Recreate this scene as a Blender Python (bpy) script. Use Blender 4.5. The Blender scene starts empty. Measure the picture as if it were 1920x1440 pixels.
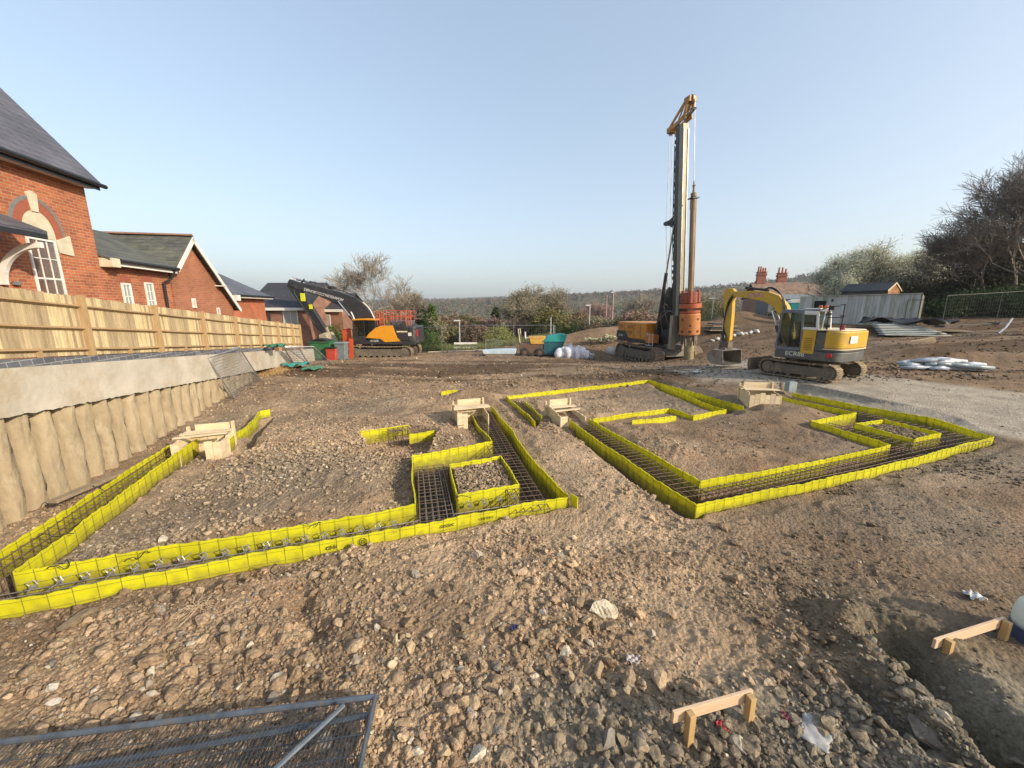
import bpy, math, random
import numpy as np
from mathutils import Vector, Matrix
SC = bpy.context.scene
COL = SC.collection
PI = math.pi
F = 721.0
PITCH = math.atan(145.0 / F)
CP, SP = math.cos(PITCH), math.sin(PITCH)
H = 3.0

def ray(u, v):
    a = (u - 960) / F
    b = (720 - v) / F
    return (a, CP + b * SP, -SP + b * CP)

def G(u, v, z=0.0):
    """ground point of the real site seen at that place of the survey photograph"""
    x, y, k = ray(u, v)
    t = (H - z) / -k
    return Vector((x * t, y * t, z))

def D(u, v, dist):
    """point at forward distance dist"""
    x, y, k = ray(u, v)
    return Vector((x / y * dist, dist, H + k / y * dist))

# ------------------------------------------------------------------ noise
_T = np.random.RandomState(7).rand(64, 256, 256).astype(np.float32)

def vn(x, y, s=0):
    xi = np.floor(x).astype(np.int64); yi = np.floor(y).astype(np.int64)
    fx = x - xi; fy = y - yi
    fx = fx * fx * (3 - 2 * fx); fy = fy * fy * (3 - 2 * fy)
    T = _T[s % 64]
    x0 = xi & 255; x1 = (xi + 1) & 255; y0 = yi & 255; y1 = (yi + 1) & 255
    a = T[x0, y0]; b = T[x1, y0]; c = T[x0, y1]; d = T[x1, y1]
    return (a + (b - a) * fx) * (1 - fy) + (c + (d - c) * fx) * fy - 0.5

def rn(x, y, sc, s=0):
    a = 0.6 + s * 1.7
    ca, sa = math.cos(a), math.sin(a)
    return vn((x * ca - y * sa) / sc + 17.3 * s, (x * sa + y * ca) / sc + 5.1 * s, s)

def fbm(x, y, sc, s=0, octv=4, g=0.5):
    r = 0; am = 1.0
    for i in range(octv):
        r = r + am * rn(x, y, sc / (2.03 ** i), s + i); am *= g
    return r

# ------------------------------------------------------------------ object helpers
def link(o, parent=None):
    COL.objects.link(o)
    if parent is not None:
        o.parent = parent
    return o

def tag(o, label=None, cat=None, group=None, kind=None):
    if label: o['label'] = label
    if cat: o['category'] = cat
    if group: o['group'] = group
    if kind: o['kind'] = kind
    return o

def empty(name, loc=(0, 0, 0), rz=0.0, label=None, cat=None, group=None):
    o = bpy.data.objects.new(name, None)
    o.location = loc
    o.rotation_euler = (0, 0, rz)
    o.empty_display_size = 0.3
    link(o)
    return tag(o, label, cat, group)

def copy_tree(o, parent=None):
    c = o.copy()
    COL.objects.link(c)
    if parent is not None:
        c.parent = parent
    for ch in list(o.children):
        copy_tree(ch, c)
    return c

class MB:
    def __init__(s):
        s.v = []; s.f = []; s.m = []; s.mi = 0
    def add(s, vs, fs):
        b = len(s.v)
        s.v += [tuple(p) for p in vs]
        for f in fs:
            s.f.append(tuple(b + i for i in f)); s.m.append(s.mi)
        return s
    def box(s, x0, x1, y0, y1, z0, z1):
        vs = [(x0,y0,z0),(x1,y0,z0),(x1,y1,z0),(x0,y1,z0),(x0,y0,z1),(x1,y0,z1),(x1,y1,z1),(x0,y1,z1)]
        return s.add(vs, [(0,3,2,1),(4,5,6,7),(0,1,5,4),(1,2,6,5),(2,3,7,6),(3,0,4,7)])
    def bar(s, p0, p1, w, h, up=(0, 0, 1)):
        p0 = Vector(p0); p1 = Vector(p1); d = (p1 - p0)
        if d.length < 1e-6: return s
        d.normalize(); up = Vector(up)
        if abs(d.dot(up)) > 0.98: up = Vector((1, 0, 0)) if abs(d.x) < .9 else Vector((0, 1, 0))
        r = d.cross(up).normalized(); q = r.cross(d)
        vs = []
        for p in (p0, p1):
            for a, b in ((-1,-1),(1,-1),(1,1),(-1,1)):
                vs.append(p + r * a * w / 2 + q * b * h / 2)
        return s.add(vs, [(0,1,2,3),(7,6,5,4),(0,4,5,1),(1,5,6,2),(2,6,7,3),(3,7,4,0)])
    def tube(s, pts, r, n=6, cap=True):
        pts = [Vector(p) for p in pts]
        rs = r if isinstance(r, (list, tuple)) else [r] * len(pts)
        rings = []; prev = None
        for i, p in enumerate(pts):
            a = pts[max(0, i - 1)]; b = pts[min(len(pts) - 1, i + 1)]
            d = (b - a).normalized()
            up = Vector((0, 0, 1)) if abs(d.z) < .9 else Vector((1, 0, 0))
            if prev is None: e1 = d.cross(up).normalized()
            else:
                e1 = prev - d * prev.dot(d)
                e1 = e1.normalized() if e1.length > 1e-6 else d.cross(up).normalized()
            prev = e1
            e2 = d.cross(e1)
            rings.append([p + (e1 * math.cos(2*PI*k/n) + e2 * math.sin(2*PI*k/n)) * rs[i] for k in range(n)])
        vs = [q for rg in rings for q in rg]; fs = []
        for i in range(len(pts) - 1):
            for k in range(n):
                fs.append((i*n+k, i*n+(k+1)%n, (i+1)*n+(k+1)%n, (i+1)*n+k))
        if cap:
            fs.append(tuple(range(n))[::-1]); fs.append(tuple((len(pts)-1)*n + k for k in range(n)))
        return s.add(vs, fs)
    def cyl(s, c, r, h, n=20, axis='z', r2=None):
        c = Vector(c); ax = {'x': Vector((1,0,0)), 'y': Vector((0,1,0)), 'z': Vector((0,0,1))}[axis]
        return s.tube([c, c + ax * h], [r, r if r2 is None else r2], n)
    def lathe(s, prof, n=20, c=(0, 0, 0)):
        vs = []; fs = []
        for (r, z) in prof:
            for k in range(n):
                a = 2 * PI * k / n
                vs.append((c[0] + r * math.cos(a), c[1] + r * math.sin(a), c[2] + z))
        for i in range(len(prof) - 1):
            for k in range(n):
                fs.append((i*n+k, i*n+(k+1)%n, (i+1)*n+(k+1)%n, (i+1)*n+k))
        fs.append(tuple(range(n))[::-1]); fs.append(tuple((len(prof)-1)*n + k for k in range(n)))
        return s.add(vs, fs)
    def prism(s, poly, a, b, plane='xz'):
        """extrude a 2d polygon between a and b along the missing axis"""
        n = len(poly)
        def mk(p, t):
            if plane == 'xz': return (p[0], t, p[1])
            if plane == 'xy': return (p[0], p[1], t)
            return (t, p[0], p[1])
        vs = [mk(p, a) for p in poly] + [mk(p, b) for p in poly]
        fs = [tuple(range(n)), tuple(range(2*n-1, n-1, -1))]
        for i in range(n):
            j = (i + 1) % n
            fs.append((i, i + n, j + n, j))
        return s.add(vs, fs)
    def build(s, name, mats, parent=None, bevel=0, smooth=False, seg=2, label=None):
        me = bpy.data.meshes.new(name)
        me.from_pydata(s.v, [], s.f)
        if not isinstance(mats, (list, tuple)): mats = [mats]
        for m in mats: me.materials.append(m)
        if len(mats) > 1: me.polygons.foreach_set('material_index', s.m)
        me.validate(); me.update()
        import bmesh
        bm = bmesh.new(); bm.from_mesh(me); bmesh.ops.recalc_face_normals(bm, faces=bm.faces); bm.to_mesh(me); bm.free()
        if smooth: me.shade_smooth()
        o = bpy.data.objects.new(name, me)
        link(o, parent)
        if bevel:
            b = o.modifiers.new('bevel', 'BEVEL'); b.width = bevel; b.segments = seg; b.limit_method = 'ANGLE'; b.angle_limit = math.radians(32)
            if not smooth:
                me.shade_smooth()
            b.harden_normals = True
        if label: o['label'] = label
        return o

def npmesh(name, v, f, mats, parent=None, smooth=False, colors=None, mi=None):
    """v (n,3); f list of (m,k) index arrays"""
    me = bpy.data.meshes.new(name)
    v = np.asarray(v, np.float32)
    if not isinstance(f, (list, tuple)): f = [f]
    f = [np.asarray(q, np.int32) for q in f if len(q)]
    me.vertices.add(len(v)); me.vertices.foreach_set('co', v.ravel())
    tot = sum(q.size for q in f); nf = sum(len(q) for q in f)
    me.loops.add(tot); me.polygons.add(nf)
    me.loops.foreach_set('vertex_index', np.concatenate([q.ravel() for q in f]))
    sizes = np.concatenate([np.full(len(q), q.shape[1], np.int32) for q in f])
    st = np.concatenate([[0], np.cumsum(sizes)[:-1]]).astype(np.int32)
    me.polygons.foreach_set('loop_start', st)
    try: me.polygons.foreach_set('loop_total', sizes)
    except Exception: pass
    if mi is not None: me.polygons.foreach_set('material_index', np.asarray(mi, np.int32))
    if not isinstance(mats, (list, tuple)): mats = [mats]
    for m in mats: me.materials.append(m)
    if colors is not None:
        ca = me.color_attributes.new('tint', 'FLOAT_COLOR', 'POINT')
        c4 = np.ones((len(v), 4), np.float32); c4[:, :3] = colors
        ca.data.foreach_set('color', c4.ravel())
    me.update(calc_edges=True)
    me.polygons.foreach_set('use_smooth', np.full(nf, smooth))
    o = bpy.data.objects.new(name, me)
    return link(o, parent)

def segs_np(p0, p1, r0, r1, n=4):
    """many tapered prisms at once -> verts, quads"""
    p0 = np.asarray(p0, float); p1 = np.asarray(p1, float)
    d = p1 - p0; L = np.linalg.norm(d, axis=1, keepdims=True); d = d / np.maximum(L, 1e-9)
    up = np.where(np.abs(d[:, 2:3]) > .9, np.array([[1., 0, 0]]), np.array([[0, 0, 1.]]))
    e1 = np.cross(d, up); e1 /= np.maximum(np.linalg.norm(e1, axis=1, keepdims=True), 1e-9)
    e2 = np.cross(d, e1)
    N = len(p0); V = np.zeros((N, 2, n, 3))
    for k in range(n):
        a = 2 * PI * k / n
        o = e1 * math.cos(a) + e2 * math.sin(a)
        V[:, 0, k] = p0 + o * np.asarray(r0).reshape(-1, 1)
        V[:, 1, k] = p1 + o * np.asarray(r1).reshape(-1, 1)
    base = (np.arange(N) * 2 * n)[:, None]
    F_ = []
    for k in range(n):
        F_.append(base + np.array([[k, (k+1) % n, n + (k+1) % n, n + k]]))
    return V.reshape(-1, 3), np.concatenate(F_)

# ------------------------------------------------------------------ materials
_M = {}
def newmat(name):
    m = bpy.data.materials.new(name); m.use_nodes = True
    nt = m.node_tree
    return m, nt, nt.nodes, nt.links, nt.nodes['Principled BSDF']

def mat(name, c1, c2=None, scale=6.0, rough=.6, metal=0.0, bump=0.0, bscale=None, c3=None, s3=1.0, t3=.55, island=0.0, stretch=None, spec=.5):
    """two-tone procedural paint or surface; c3 = dirt patches"""
    if name in _M: return _M[name]
    m, nt, N, L, B = newmat(name)
    if c2 is None: c2 = tuple(x * .78 for x in c1)
    tc = N.new('ShaderNodeTexCoord'); mp = N.new('ShaderNodeMapping')
    L.new(tc.outputs['Object'], mp.inputs['Vector'])
    if stretch: mp.inputs['Scale'].default_value = stretch
    nz = N.new('ShaderNodeTexNoise'); nz.inputs['Scale'].default_value = scale; nz.inputs['Detail'].default_value = 6; nz.inputs['Roughness'].default_value = .65
    L.new(mp.outputs[0], nz.inputs['Vector'])
    cr = N.new('ShaderNodeMapRange'); cr.inputs[1].default_value = .35; cr.inputs[2].default_value = .65
    L.new(nz.outputs['Fac'], cr.inputs[0])
    mx = N.new('ShaderNodeMix'); mx.data_type = 'RGBA'
    mx.inputs[6].default_value = (*c1, 1); mx.inputs[7].default_value = (*c2, 1)
    L.new(cr.outputs[0], mx.inputs[0]); out = mx.outputs[2]
    if c3 is not None:
        n3 = N.new('ShaderNodeTexNoise'); n3.inputs['Scale'].default_value = s3; n3.inputs['Detail'].default_value = 8; n3.inputs['Roughness'].default_value = .7
        L.new(mp.outputs[0], n3.inputs['Vector'])
        r3 = N.new('ShaderNodeMapRange'); r3.inputs[1].default_value = t3 - .08; r3.inputs[2].default_value = t3 + .12
        L.new(n3.outputs['Fac'], r3.inputs[0])
        m3 = N.new('ShaderNodeMix'); m3.data_type = 'RGBA'; m3.inputs[7].default_value = (*c3, 1)
        L.new(r3.outputs[0], m3.inputs[0]); L.new(out, m3.inputs[6]); out = m3.outputs[2]
    if island:
        g = N.new('ShaderNodeNewGeometry'); hs = N.new('ShaderNodeHueSaturation')
        mr = N.new('ShaderNodeMapRange'); mr.inputs[3].default_value = 1 - island; mr.inputs[4].default_value = 1 + island * .6
        L.new(g.outputs['Random Per Island'], mr.inputs[0]); L.new(mr.outputs[0], hs.inputs['Value'])
        mr2 = N.new('ShaderNodeMapRange'); mr2.inputs[3].default_value = .49; mr2.inputs[4].default_value = .51
        L.new(g.outputs['Random Per Island'], mr2.inputs[0]); L.new(mr2.outputs[0], hs.inputs['Hue'])
        L.new(out, hs.inputs['Color']); out = hs.outputs[0]
    L.new(out, B.inputs['Base Color'])
    B.inputs['Roughness'].default_value = rough; B.inputs['Metallic'].default_value = metal
    B.inputs['Specular IOR Level'].default_value = spec
    if bump:
        nb = N.new('ShaderNodeTexNoise'); nb.inputs['Scale'].default_value = bscale or scale * 3; nb.inputs['Detail'].default_value = 8
        L.new(mp.outputs[0], nb.inputs['Vector'])
        bp = N.new('ShaderNodeBump'); bp.inputs['Strength'].default_value = 1.0; bp.inputs['Distance'].default_value = bump
        L.new(nb.outputs['Fac'], bp.inputs['Height']); L.new(bp.outputs[0], B.inputs['Normal'])
    _M[name] = m
    return m

def brick_mat(name, a, b, mortar, bw=.225, bh=.075, ms=.012, bias=0, rough=.85, bump=.006, offset=.5, dirt=None, ushear=True):
    """coursed bricks, slates or tiles; u runs along the wall, v is height"""
    m, nt, N, L, B = newmat(name)
    tc = N.new('ShaderNodeTexCoord'); sp = N.new('ShaderNodeSeparateXYZ'); L.new(tc.outputs['Object'], sp.inputs[0])
    ad = N.new('ShaderNodeMath'); ad.operation = 'ADD'; L.new(sp.outputs[0], ad.inputs[0]); L.new(sp.outputs[1], ad.inputs[1])
    cb = N.new('ShaderNodeCombineXYZ'); L.new(ad.outputs[0], cb.inputs[0]); L.new(sp.outputs[2], cb.inputs[1])
    br = N.new('ShaderNodeTexBrick'); L.new(cb.outputs[0], br.inputs['Vector'])
    br.inputs['Color1'].default_value = (*a, 1); br.inputs['Color2'].default_value = (*b, 1); br.inputs['Mortar'].default_value = (*mortar, 1)
    br.inputs['Scale'].default_value = 1; br.inputs['Brick Width'].default_value = bw; br.inputs['Row Height'].default_value = bh
    br.inputs['Mortar Size'].default_value = ms; br.inputs['Mortar Smooth'].default_value = .2; br.inputs['Bias'].default_value = bias
    br.offset = offset
    nz = N.new('ShaderNodeTexNoise'); nz.inputs['Scale'].default_value = 1.1; nz.inputs['Detail'].default_value = 7; nz.inputs['Roughness'].default_value = .7
    L.new(tc.outputs['Object'], nz.inputs['Vector'])
    mr = N.new('ShaderNodeMapRange'); mr.inputs[1].default_value = .3; mr.inputs[2].default_value = .7; mr.inputs[3].default_value = .62; mr.inputs[4].default_value = 1.22
    L.new(nz.outputs['Fac'], mr.inputs[0])
    hs = N.new('ShaderNodeHueSaturation'); L.new(br.outputs['Color'], hs.inputs['Color']); L.new(mr.outputs[0], hs.inputs['Value'])
    out = hs.outputs[0]
    if dirt:
        n3 = N.new('ShaderNodeTexNoise'); n3.inputs['Scale'].default_value = 2.2; n3.inputs['Detail'].default_value = 9; n3.inputs['Roughness'].default_value = .75
        L.new(tc.outputs['Object'], n3.inputs['Vector'])
        r3 = N.new('ShaderNodeMapRange'); r3.inputs[1].default_value = .48; r3.inputs[2].default_value = .72
        L.new(n3.outputs['Fac'], r3.inputs[0])
        m3 = N.new('ShaderNodeMix'); m3.data_type = 'RGBA'; m3.inputs[7].default_value = (*dirt, 1)
        L.new(r3.outputs[0], m3.inputs[0]); L.new(out, m3.inputs[6]); out = m3.outputs[2]
    L.new(out, B.inputs['Base Color']); B.inputs['Roughness'].default_value = rough
    bp = N.new('ShaderNodeBump'); bp.invert = True; bp.inputs['Distance'].default_value = bump
    L.new(br.outputs['Fac'], bp.inputs['Height']); L.new(bp.outputs[0], B.inputs['Normal'])
    return m

def text_obj(txt, size, name, material, parent=None, loc=(0, 0, 0), rot=(0, 0, 0), ext=.004, label=None):
    cu = bpy.data.curves.new(name, 'FONT'); cu.body = txt; cu.size = size; cu.extrude = ext
    cu.align_x = 'CENTER'; cu.align_y = 'CENTER'; cu.resolution_u = 3
    t = bpy.data.objects.new('tmp', cu); COL.objects.link(t)
    dg = bpy.context.evaluated_depsgraph_get()
    me = bpy.data.meshes.new_from_object(t.evaluated_get(dg))
    bpy.data.objects.remove(t)
    me.materials.clear(); me.materials.append(material)
    o = bpy.data.objects.new(name, me); link(o, parent)
    o.location = loc; o.rotation_euler = rot
    return o

# ------------------------------------------------------------------ camera, light, sky
cam = bpy.data.cameras.new('camera'); cam.sensor_width = 36; cam.lens = F / 1920 * 36; cam.clip_end = 9000; cam.clip_start = .05
co = bpy.data.objects.new('camera', cam); link(co); co.location = (0, 0, H); co.rotation_euler = (PI / 2 - PITCH, 0, 0)
SC.camera = co
SUN_AZ = math.radians(120)   # clockwise from the viewing direction (+Y)
SUN_EL = math.radians(25)
sd = Vector((math.sin(SUN_AZ) * math.cos(SUN_EL), math.cos(SUN_AZ) * math.cos(SUN_EL), math.sin(SUN_EL)))
sl = bpy.data.lights.new('sun', 'SUN'); sl.energy = 3.1; sl.angle = math.radians(1.5); sl.color = (1, .87, .69)
so = bpy.data.objects.new('sun', sl); link(so); so.rotation_euler = sd.to_track_quat('Z', 'Y').to_euler()
W = bpy.data.worlds.new('World'); SC.world = W; W.use_nodes = True
wn, wl = W.node_tree.nodes, W.node_tree.links
sk = wn.new('ShaderNodeTexSky'); sk.sky_type = 'NISHITA'; sk.sun_disc = False
sk.sun_elevation = SUN_EL; sk.sun_rotation = SUN_AZ; sk.air_density = 1.0; sk.dust_density = 2.8; sk.ozone_density = 2.2; sk.altitude = 50
gm = wn.new('ShaderNodeGamma'); gm.inputs[1].default_value = .60; wl.new(sk.outputs[0], gm.inputs[0])   # gamma flattens the sky's contrast in place of thin high haze
vm = wn.new('ShaderNodeVectorMath'); vm.operation = 'MULTIPLY'; vm.inputs[1].default_value = (1.63, 1.62, 1.59); wl.new(gm.outputs[0], vm.inputs[0])
wl.new(vm.outputs[0], wn['Background'].inputs['Color']); wn['Background'].inputs['Strength'].default_value = .15
SC.view_settings.view_transform = 'Standard'; SC.view_settings.look = 'None'; SC.view_settings.exposure = 0.9; SC.view_settings.gamma = 1
SC.cycles.max_bounces = 6; SC.cycles.transparent_max_bounces = 24; SC.cycles.use_adaptive_sampling = True
# ------------------------------------------------------------------ site layout (formwork rings; their top edge is level z = 0)
def P(*a): return [G(u, v, 0).xy for u, v in a]
def isect(a, b, c, d):
    r = b - a; s = d - c
    t = ((c.x - a.x) * s.y - (c.y - a.y) * s.x) / (r.x * s.y - r.y * s.x)
    return a + r * t
fr0, fr1 = P((75, 1112), (1065, 930))
ol0, ol1 = P((0, 1030), (317, 834))
LC = isect(fr0, fr1, ol0, ol1)
L_out_front = [LC, fr1]
L_out_right = P((1066, 928), (991, 851), (955, 799), (921, 761))
L_out_left = [LC] + P((317, 834))
L_in = P((772, 854), (779, 945), (600, 977), (375, 1014), (219, 1037), (25, 1072), (137, 992), (269, 894), (372, 820))
L_in_b = P((772, 854), (923, 827), (895, 796), (877, 768))
L_isl = P((843, 869), (939, 854), (973, 906), (858, 927))
R_out_l = P((1305, 946), (1216, 888), (1138, 836), (1068, 787))
R_out_f = P((1305, 946), (1549, 896), (1689, 864), (1864, 818))
R_out_r = P((1864, 818), (1740, 781), (1611, 760), (1487, 736))
R_in_l = P((1104, 784), (1313, 901), (1549, 860), (1670, 833), (1611, 815), (1521, 788), (1606, 773), (1459, 742))
R_isl = P((1603.6, 792.5), (1658, 786), (1765, 811), (1714.6, 823))
B_out = P((1003, 790), (950, 742), (1216, 712), (1394, 761))
B_in_l = P((982, 750), (1016, 779))
B_in_r = P((1240, 722), (1340, 762), (1362, 767), (1300, 779), (1255, 765), (1112, 784))
B_low = P((1185, 787), (1268, 779))
far_strip = P((430, 822), (470, 790), (486, 771), (506, 767))
mid_a = P((675, 808), (728, 801)); mid_b = P((728, 801), (767, 796)); mid_c = P((767, 814), (814, 806))
nub = P((827, 734), (858, 730))

def poly_sd(x, y, poly):
    """signed distance, negative inside"""
    d = np.full(x.shape, 1e9); ins = np.zeros(x.shape, bool); n = len(poly)
    for i in range(n):
        ax, ay = poly[i]; bx, by = poly[(i + 1) % n]
        ex, ey = bx - ax, by - ay
        t = np.clip(((x - ax) * ex + (y - ay) * ey) / (ex * ex + ey * ey + 1e-12), 0, 1)
        d = np.minimum(d, np.hypot(x - ax - ex * t, y - ay - ey * t))
        c = ((ay > y) != (by > y)) & (x < ex * (y - ay) / (ey + 1e-12) + ax)
        ins ^= c
    return np.where(ins, -d, d)

def seg_d(x, y, pts):
    d = np.full(x.shape, 1e9)
    for a, b in zip(pts[:-1], pts[1:]):
        ex, ey = b[0] - a[0], b[1] - a[1]
        t = np.clip(((x - a[0]) * ex + (y - a[1]) * ey) / (ex * ex + ey * ey + 1e-12), 0, 1)
        d = np.minimum(d, np.hypot(x - a[0] - ex * t, y - a[1] - ey * t))
    return d

polyL = [tuple(p) for p in ([LC] + [fr1] + L_out_right[1:] + L_in_b[::-1] + L_in[1:] + [L_out_left[1]])]
polyR = [tuple(p) for p in (R_out_f + R_out_r[1:] + R_in_l[::-1] + R_out_l[::-1][:-1])]
polyB1 = [tuple(p) for p in P((1003, 790), (950, 742), (982, 750), (1016, 779))]
polyB2 = [tuple(p) for p in P((1216, 712), (1394, 761), (1350, 768), (1232, 722))]
polyFs = [tuple(p) for p in P((430, 830), (486, 775), (512, 770), (445, 850))]
polyMid = [tuple(p) for p in P((672, 806), (770, 795), (822, 803), (800, 838), (700, 848))]
isl = [[tuple(p) for p in L_isl], [tuple(p) for p in R_isl]]
polyPad = [tuple(G(u, v, .15).xy) for u, v in ((1260, 690), (1420, 672), (1700, 722), (1990, 752), (2150, 830), (1900, 803), (1700, 770), (1480, 722), (1330, 712))]

# control points of the site surface (x, y, z)
CPTS = [(0,1.5,-.1),(-3,2.5,-.12),(3,2.5,-.1),(-5.5,2.5,-.2),(0,4.6,-.2),(3,4.6,-.22),(-3,4,-.16),(7,5,-.18),(11,5.5,-.15),(16,6,0),(0,8,-.13),(-3,7,-.13),
 (-6,7,-.18),(-7.6,5.2,-.5),(-8.3,7,-.5),(-8.6,9,-.42),(-10,12,-.2),(-5,11,-.15),(0,12,-.12),(4,11,-.13),(6,8,-.12),(9,8,-.12),(13,8.6,-.1),(8,12.5,.05),(11.6,15,.27),(15.5,12,.27),
 (20,10,.35),(17,15.5,.3),(0,17,-.2),(5.5,18,-.05),(-6,17,-.25),(-11,18,0),(-5,24,-.5),(-10,31,-1),(-3,31,-.75),(3,30,-.75),(9,27,-.85),(11,29,-.85),(13,22,.05),(16,26,.5),
 (19,20.4,.45),(25,22.7,.75),(22,16.8,.35),(27,17,.5),(29,29,1.6),(22,33,1.5),(34,27,1.8),(36,18,1.5),(-16,20,-.2),(-20,32,-1.2),(-14,10,-.2),(-12,5,-.5),(-20,8,.3),
 (10,38,-.4),(0,38,-1.0),(-12,38,-1.4),(22,40,1.6),(36,38,2.2),(44,24,2.4),(30,8,.8),(42,8,1.3),(0,-6,.2),(-12,-6,0),(12,-6,.2),(30,-6,.8),(-30,20,0),(-44,30,-1),(-44,5,1)]
_c = np.array(CPTS, float)
def _tps_fit(c, lam=.02):
    n = len(c); d = np.hypot(c[:, None, 0] - c[None, :, 0], c[:, None, 1] - c[None, :, 1])
    K = np.where(d > 0, d * d * np.log(d + 1e-12), 0) + lam * np.eye(n)
    Pm = np.c_[np.ones(n), c[:, :2]]
    A = np.zeros((n + 3, n + 3)); A[:n, :n] = K; A[:n, n:] = Pm; A[n:, :n] = Pm.T
    return np.linalg.solve(A, np.r_[c[:, 2], 0, 0, 0])
_w = _tps_fit(_c)
def tps(x, y):
    x = np.clip(x, -46, 46); y = np.clip(y, -8, 42)
    r = _w[-3] + _w[-2] * x + _w[-1] * y
    for i in range(len(_c)):
        d2 = (x - _c[i, 0]) ** 2 + (y - _c[i, 1]) ** 2 + 1e-9
        r = r + _w[i] * d2 * .5 * np.log(d2)
    return r
def ss(a, b, t):
    t = np.clip((t - a) / (b - a), 0, 1); return t * t * (3 - 2 * t)
def farz(x, y):
    """valley and the hills beyond the site"""
    r = np.hypot(x, y)
    az = x / np.maximum(np.abs(y), 1)
    v = -2 - 14 * ss(45, 160, r) - 8 * ss(150, 400, r)
    v = v + (8 + 5 * np.clip(az, -.2, 1.2)) * 1.5 * ss(.55, 1.1, az) * ss(40, 120, r)
    ridge = 34 + 40 * ss(-.1, .75, az) + 5 * np.sin(az * 7 + 1)
    v = v + ridge * ss(350, 1000, r) + (30 + 12 * np.sin(az * 3.1)) * ss(1000, 2300, r)
    return v + 6 * rn(x, y, 220, 3) * ss(100, 500, r)
gouge = [tuple(G(u, v, -.1).xy) for u, v in ((1690, 1215), (1755, 1290), (1830, 1360), (1900, 1450), (1960, 1520))]
gouge2 = [tuple(G(u, v, -.1).xy) for u, v in ((1600, 1290), (1680, 1370), (1790, 1460))]
slotR = [tuple(G(u, v, -.2).xy) for u, v in ((1085, 815), (1150, 862), (1225, 915), (1290, 962))]
divot = [tuple(G(u, v, -.1).xy) for u, v in ((560, 1120), (590, 1170))]
dent = [tuple(G(u, v, -.1).xy) for u, v in ((740, 860), (745, 925))]
mounds = [(2.5, 37, 3.4, .7), (7.5, 38, 3.6, 1.1), (12, 39, 4, 1.0), (6.2, 30.5, 2.0, .6), (16.5, 35, 2.2, 1.0), (21, 36.5, 2.6, 1.1), (-1.5, 13.0, .8, .35), (0.2, 15.5, 1.2, .15)]
def rough_amp(x, y):
    a = 1 - .72 * ss(.8, -.3, poly_sd(x, y, polyPad))
    a = a * (1 - .45 * ss(6.5, 10, x) * ss(9, 6, y))
    a = a * (1 - .35 * ss(2.5, 5.5, x))
    return a
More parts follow.
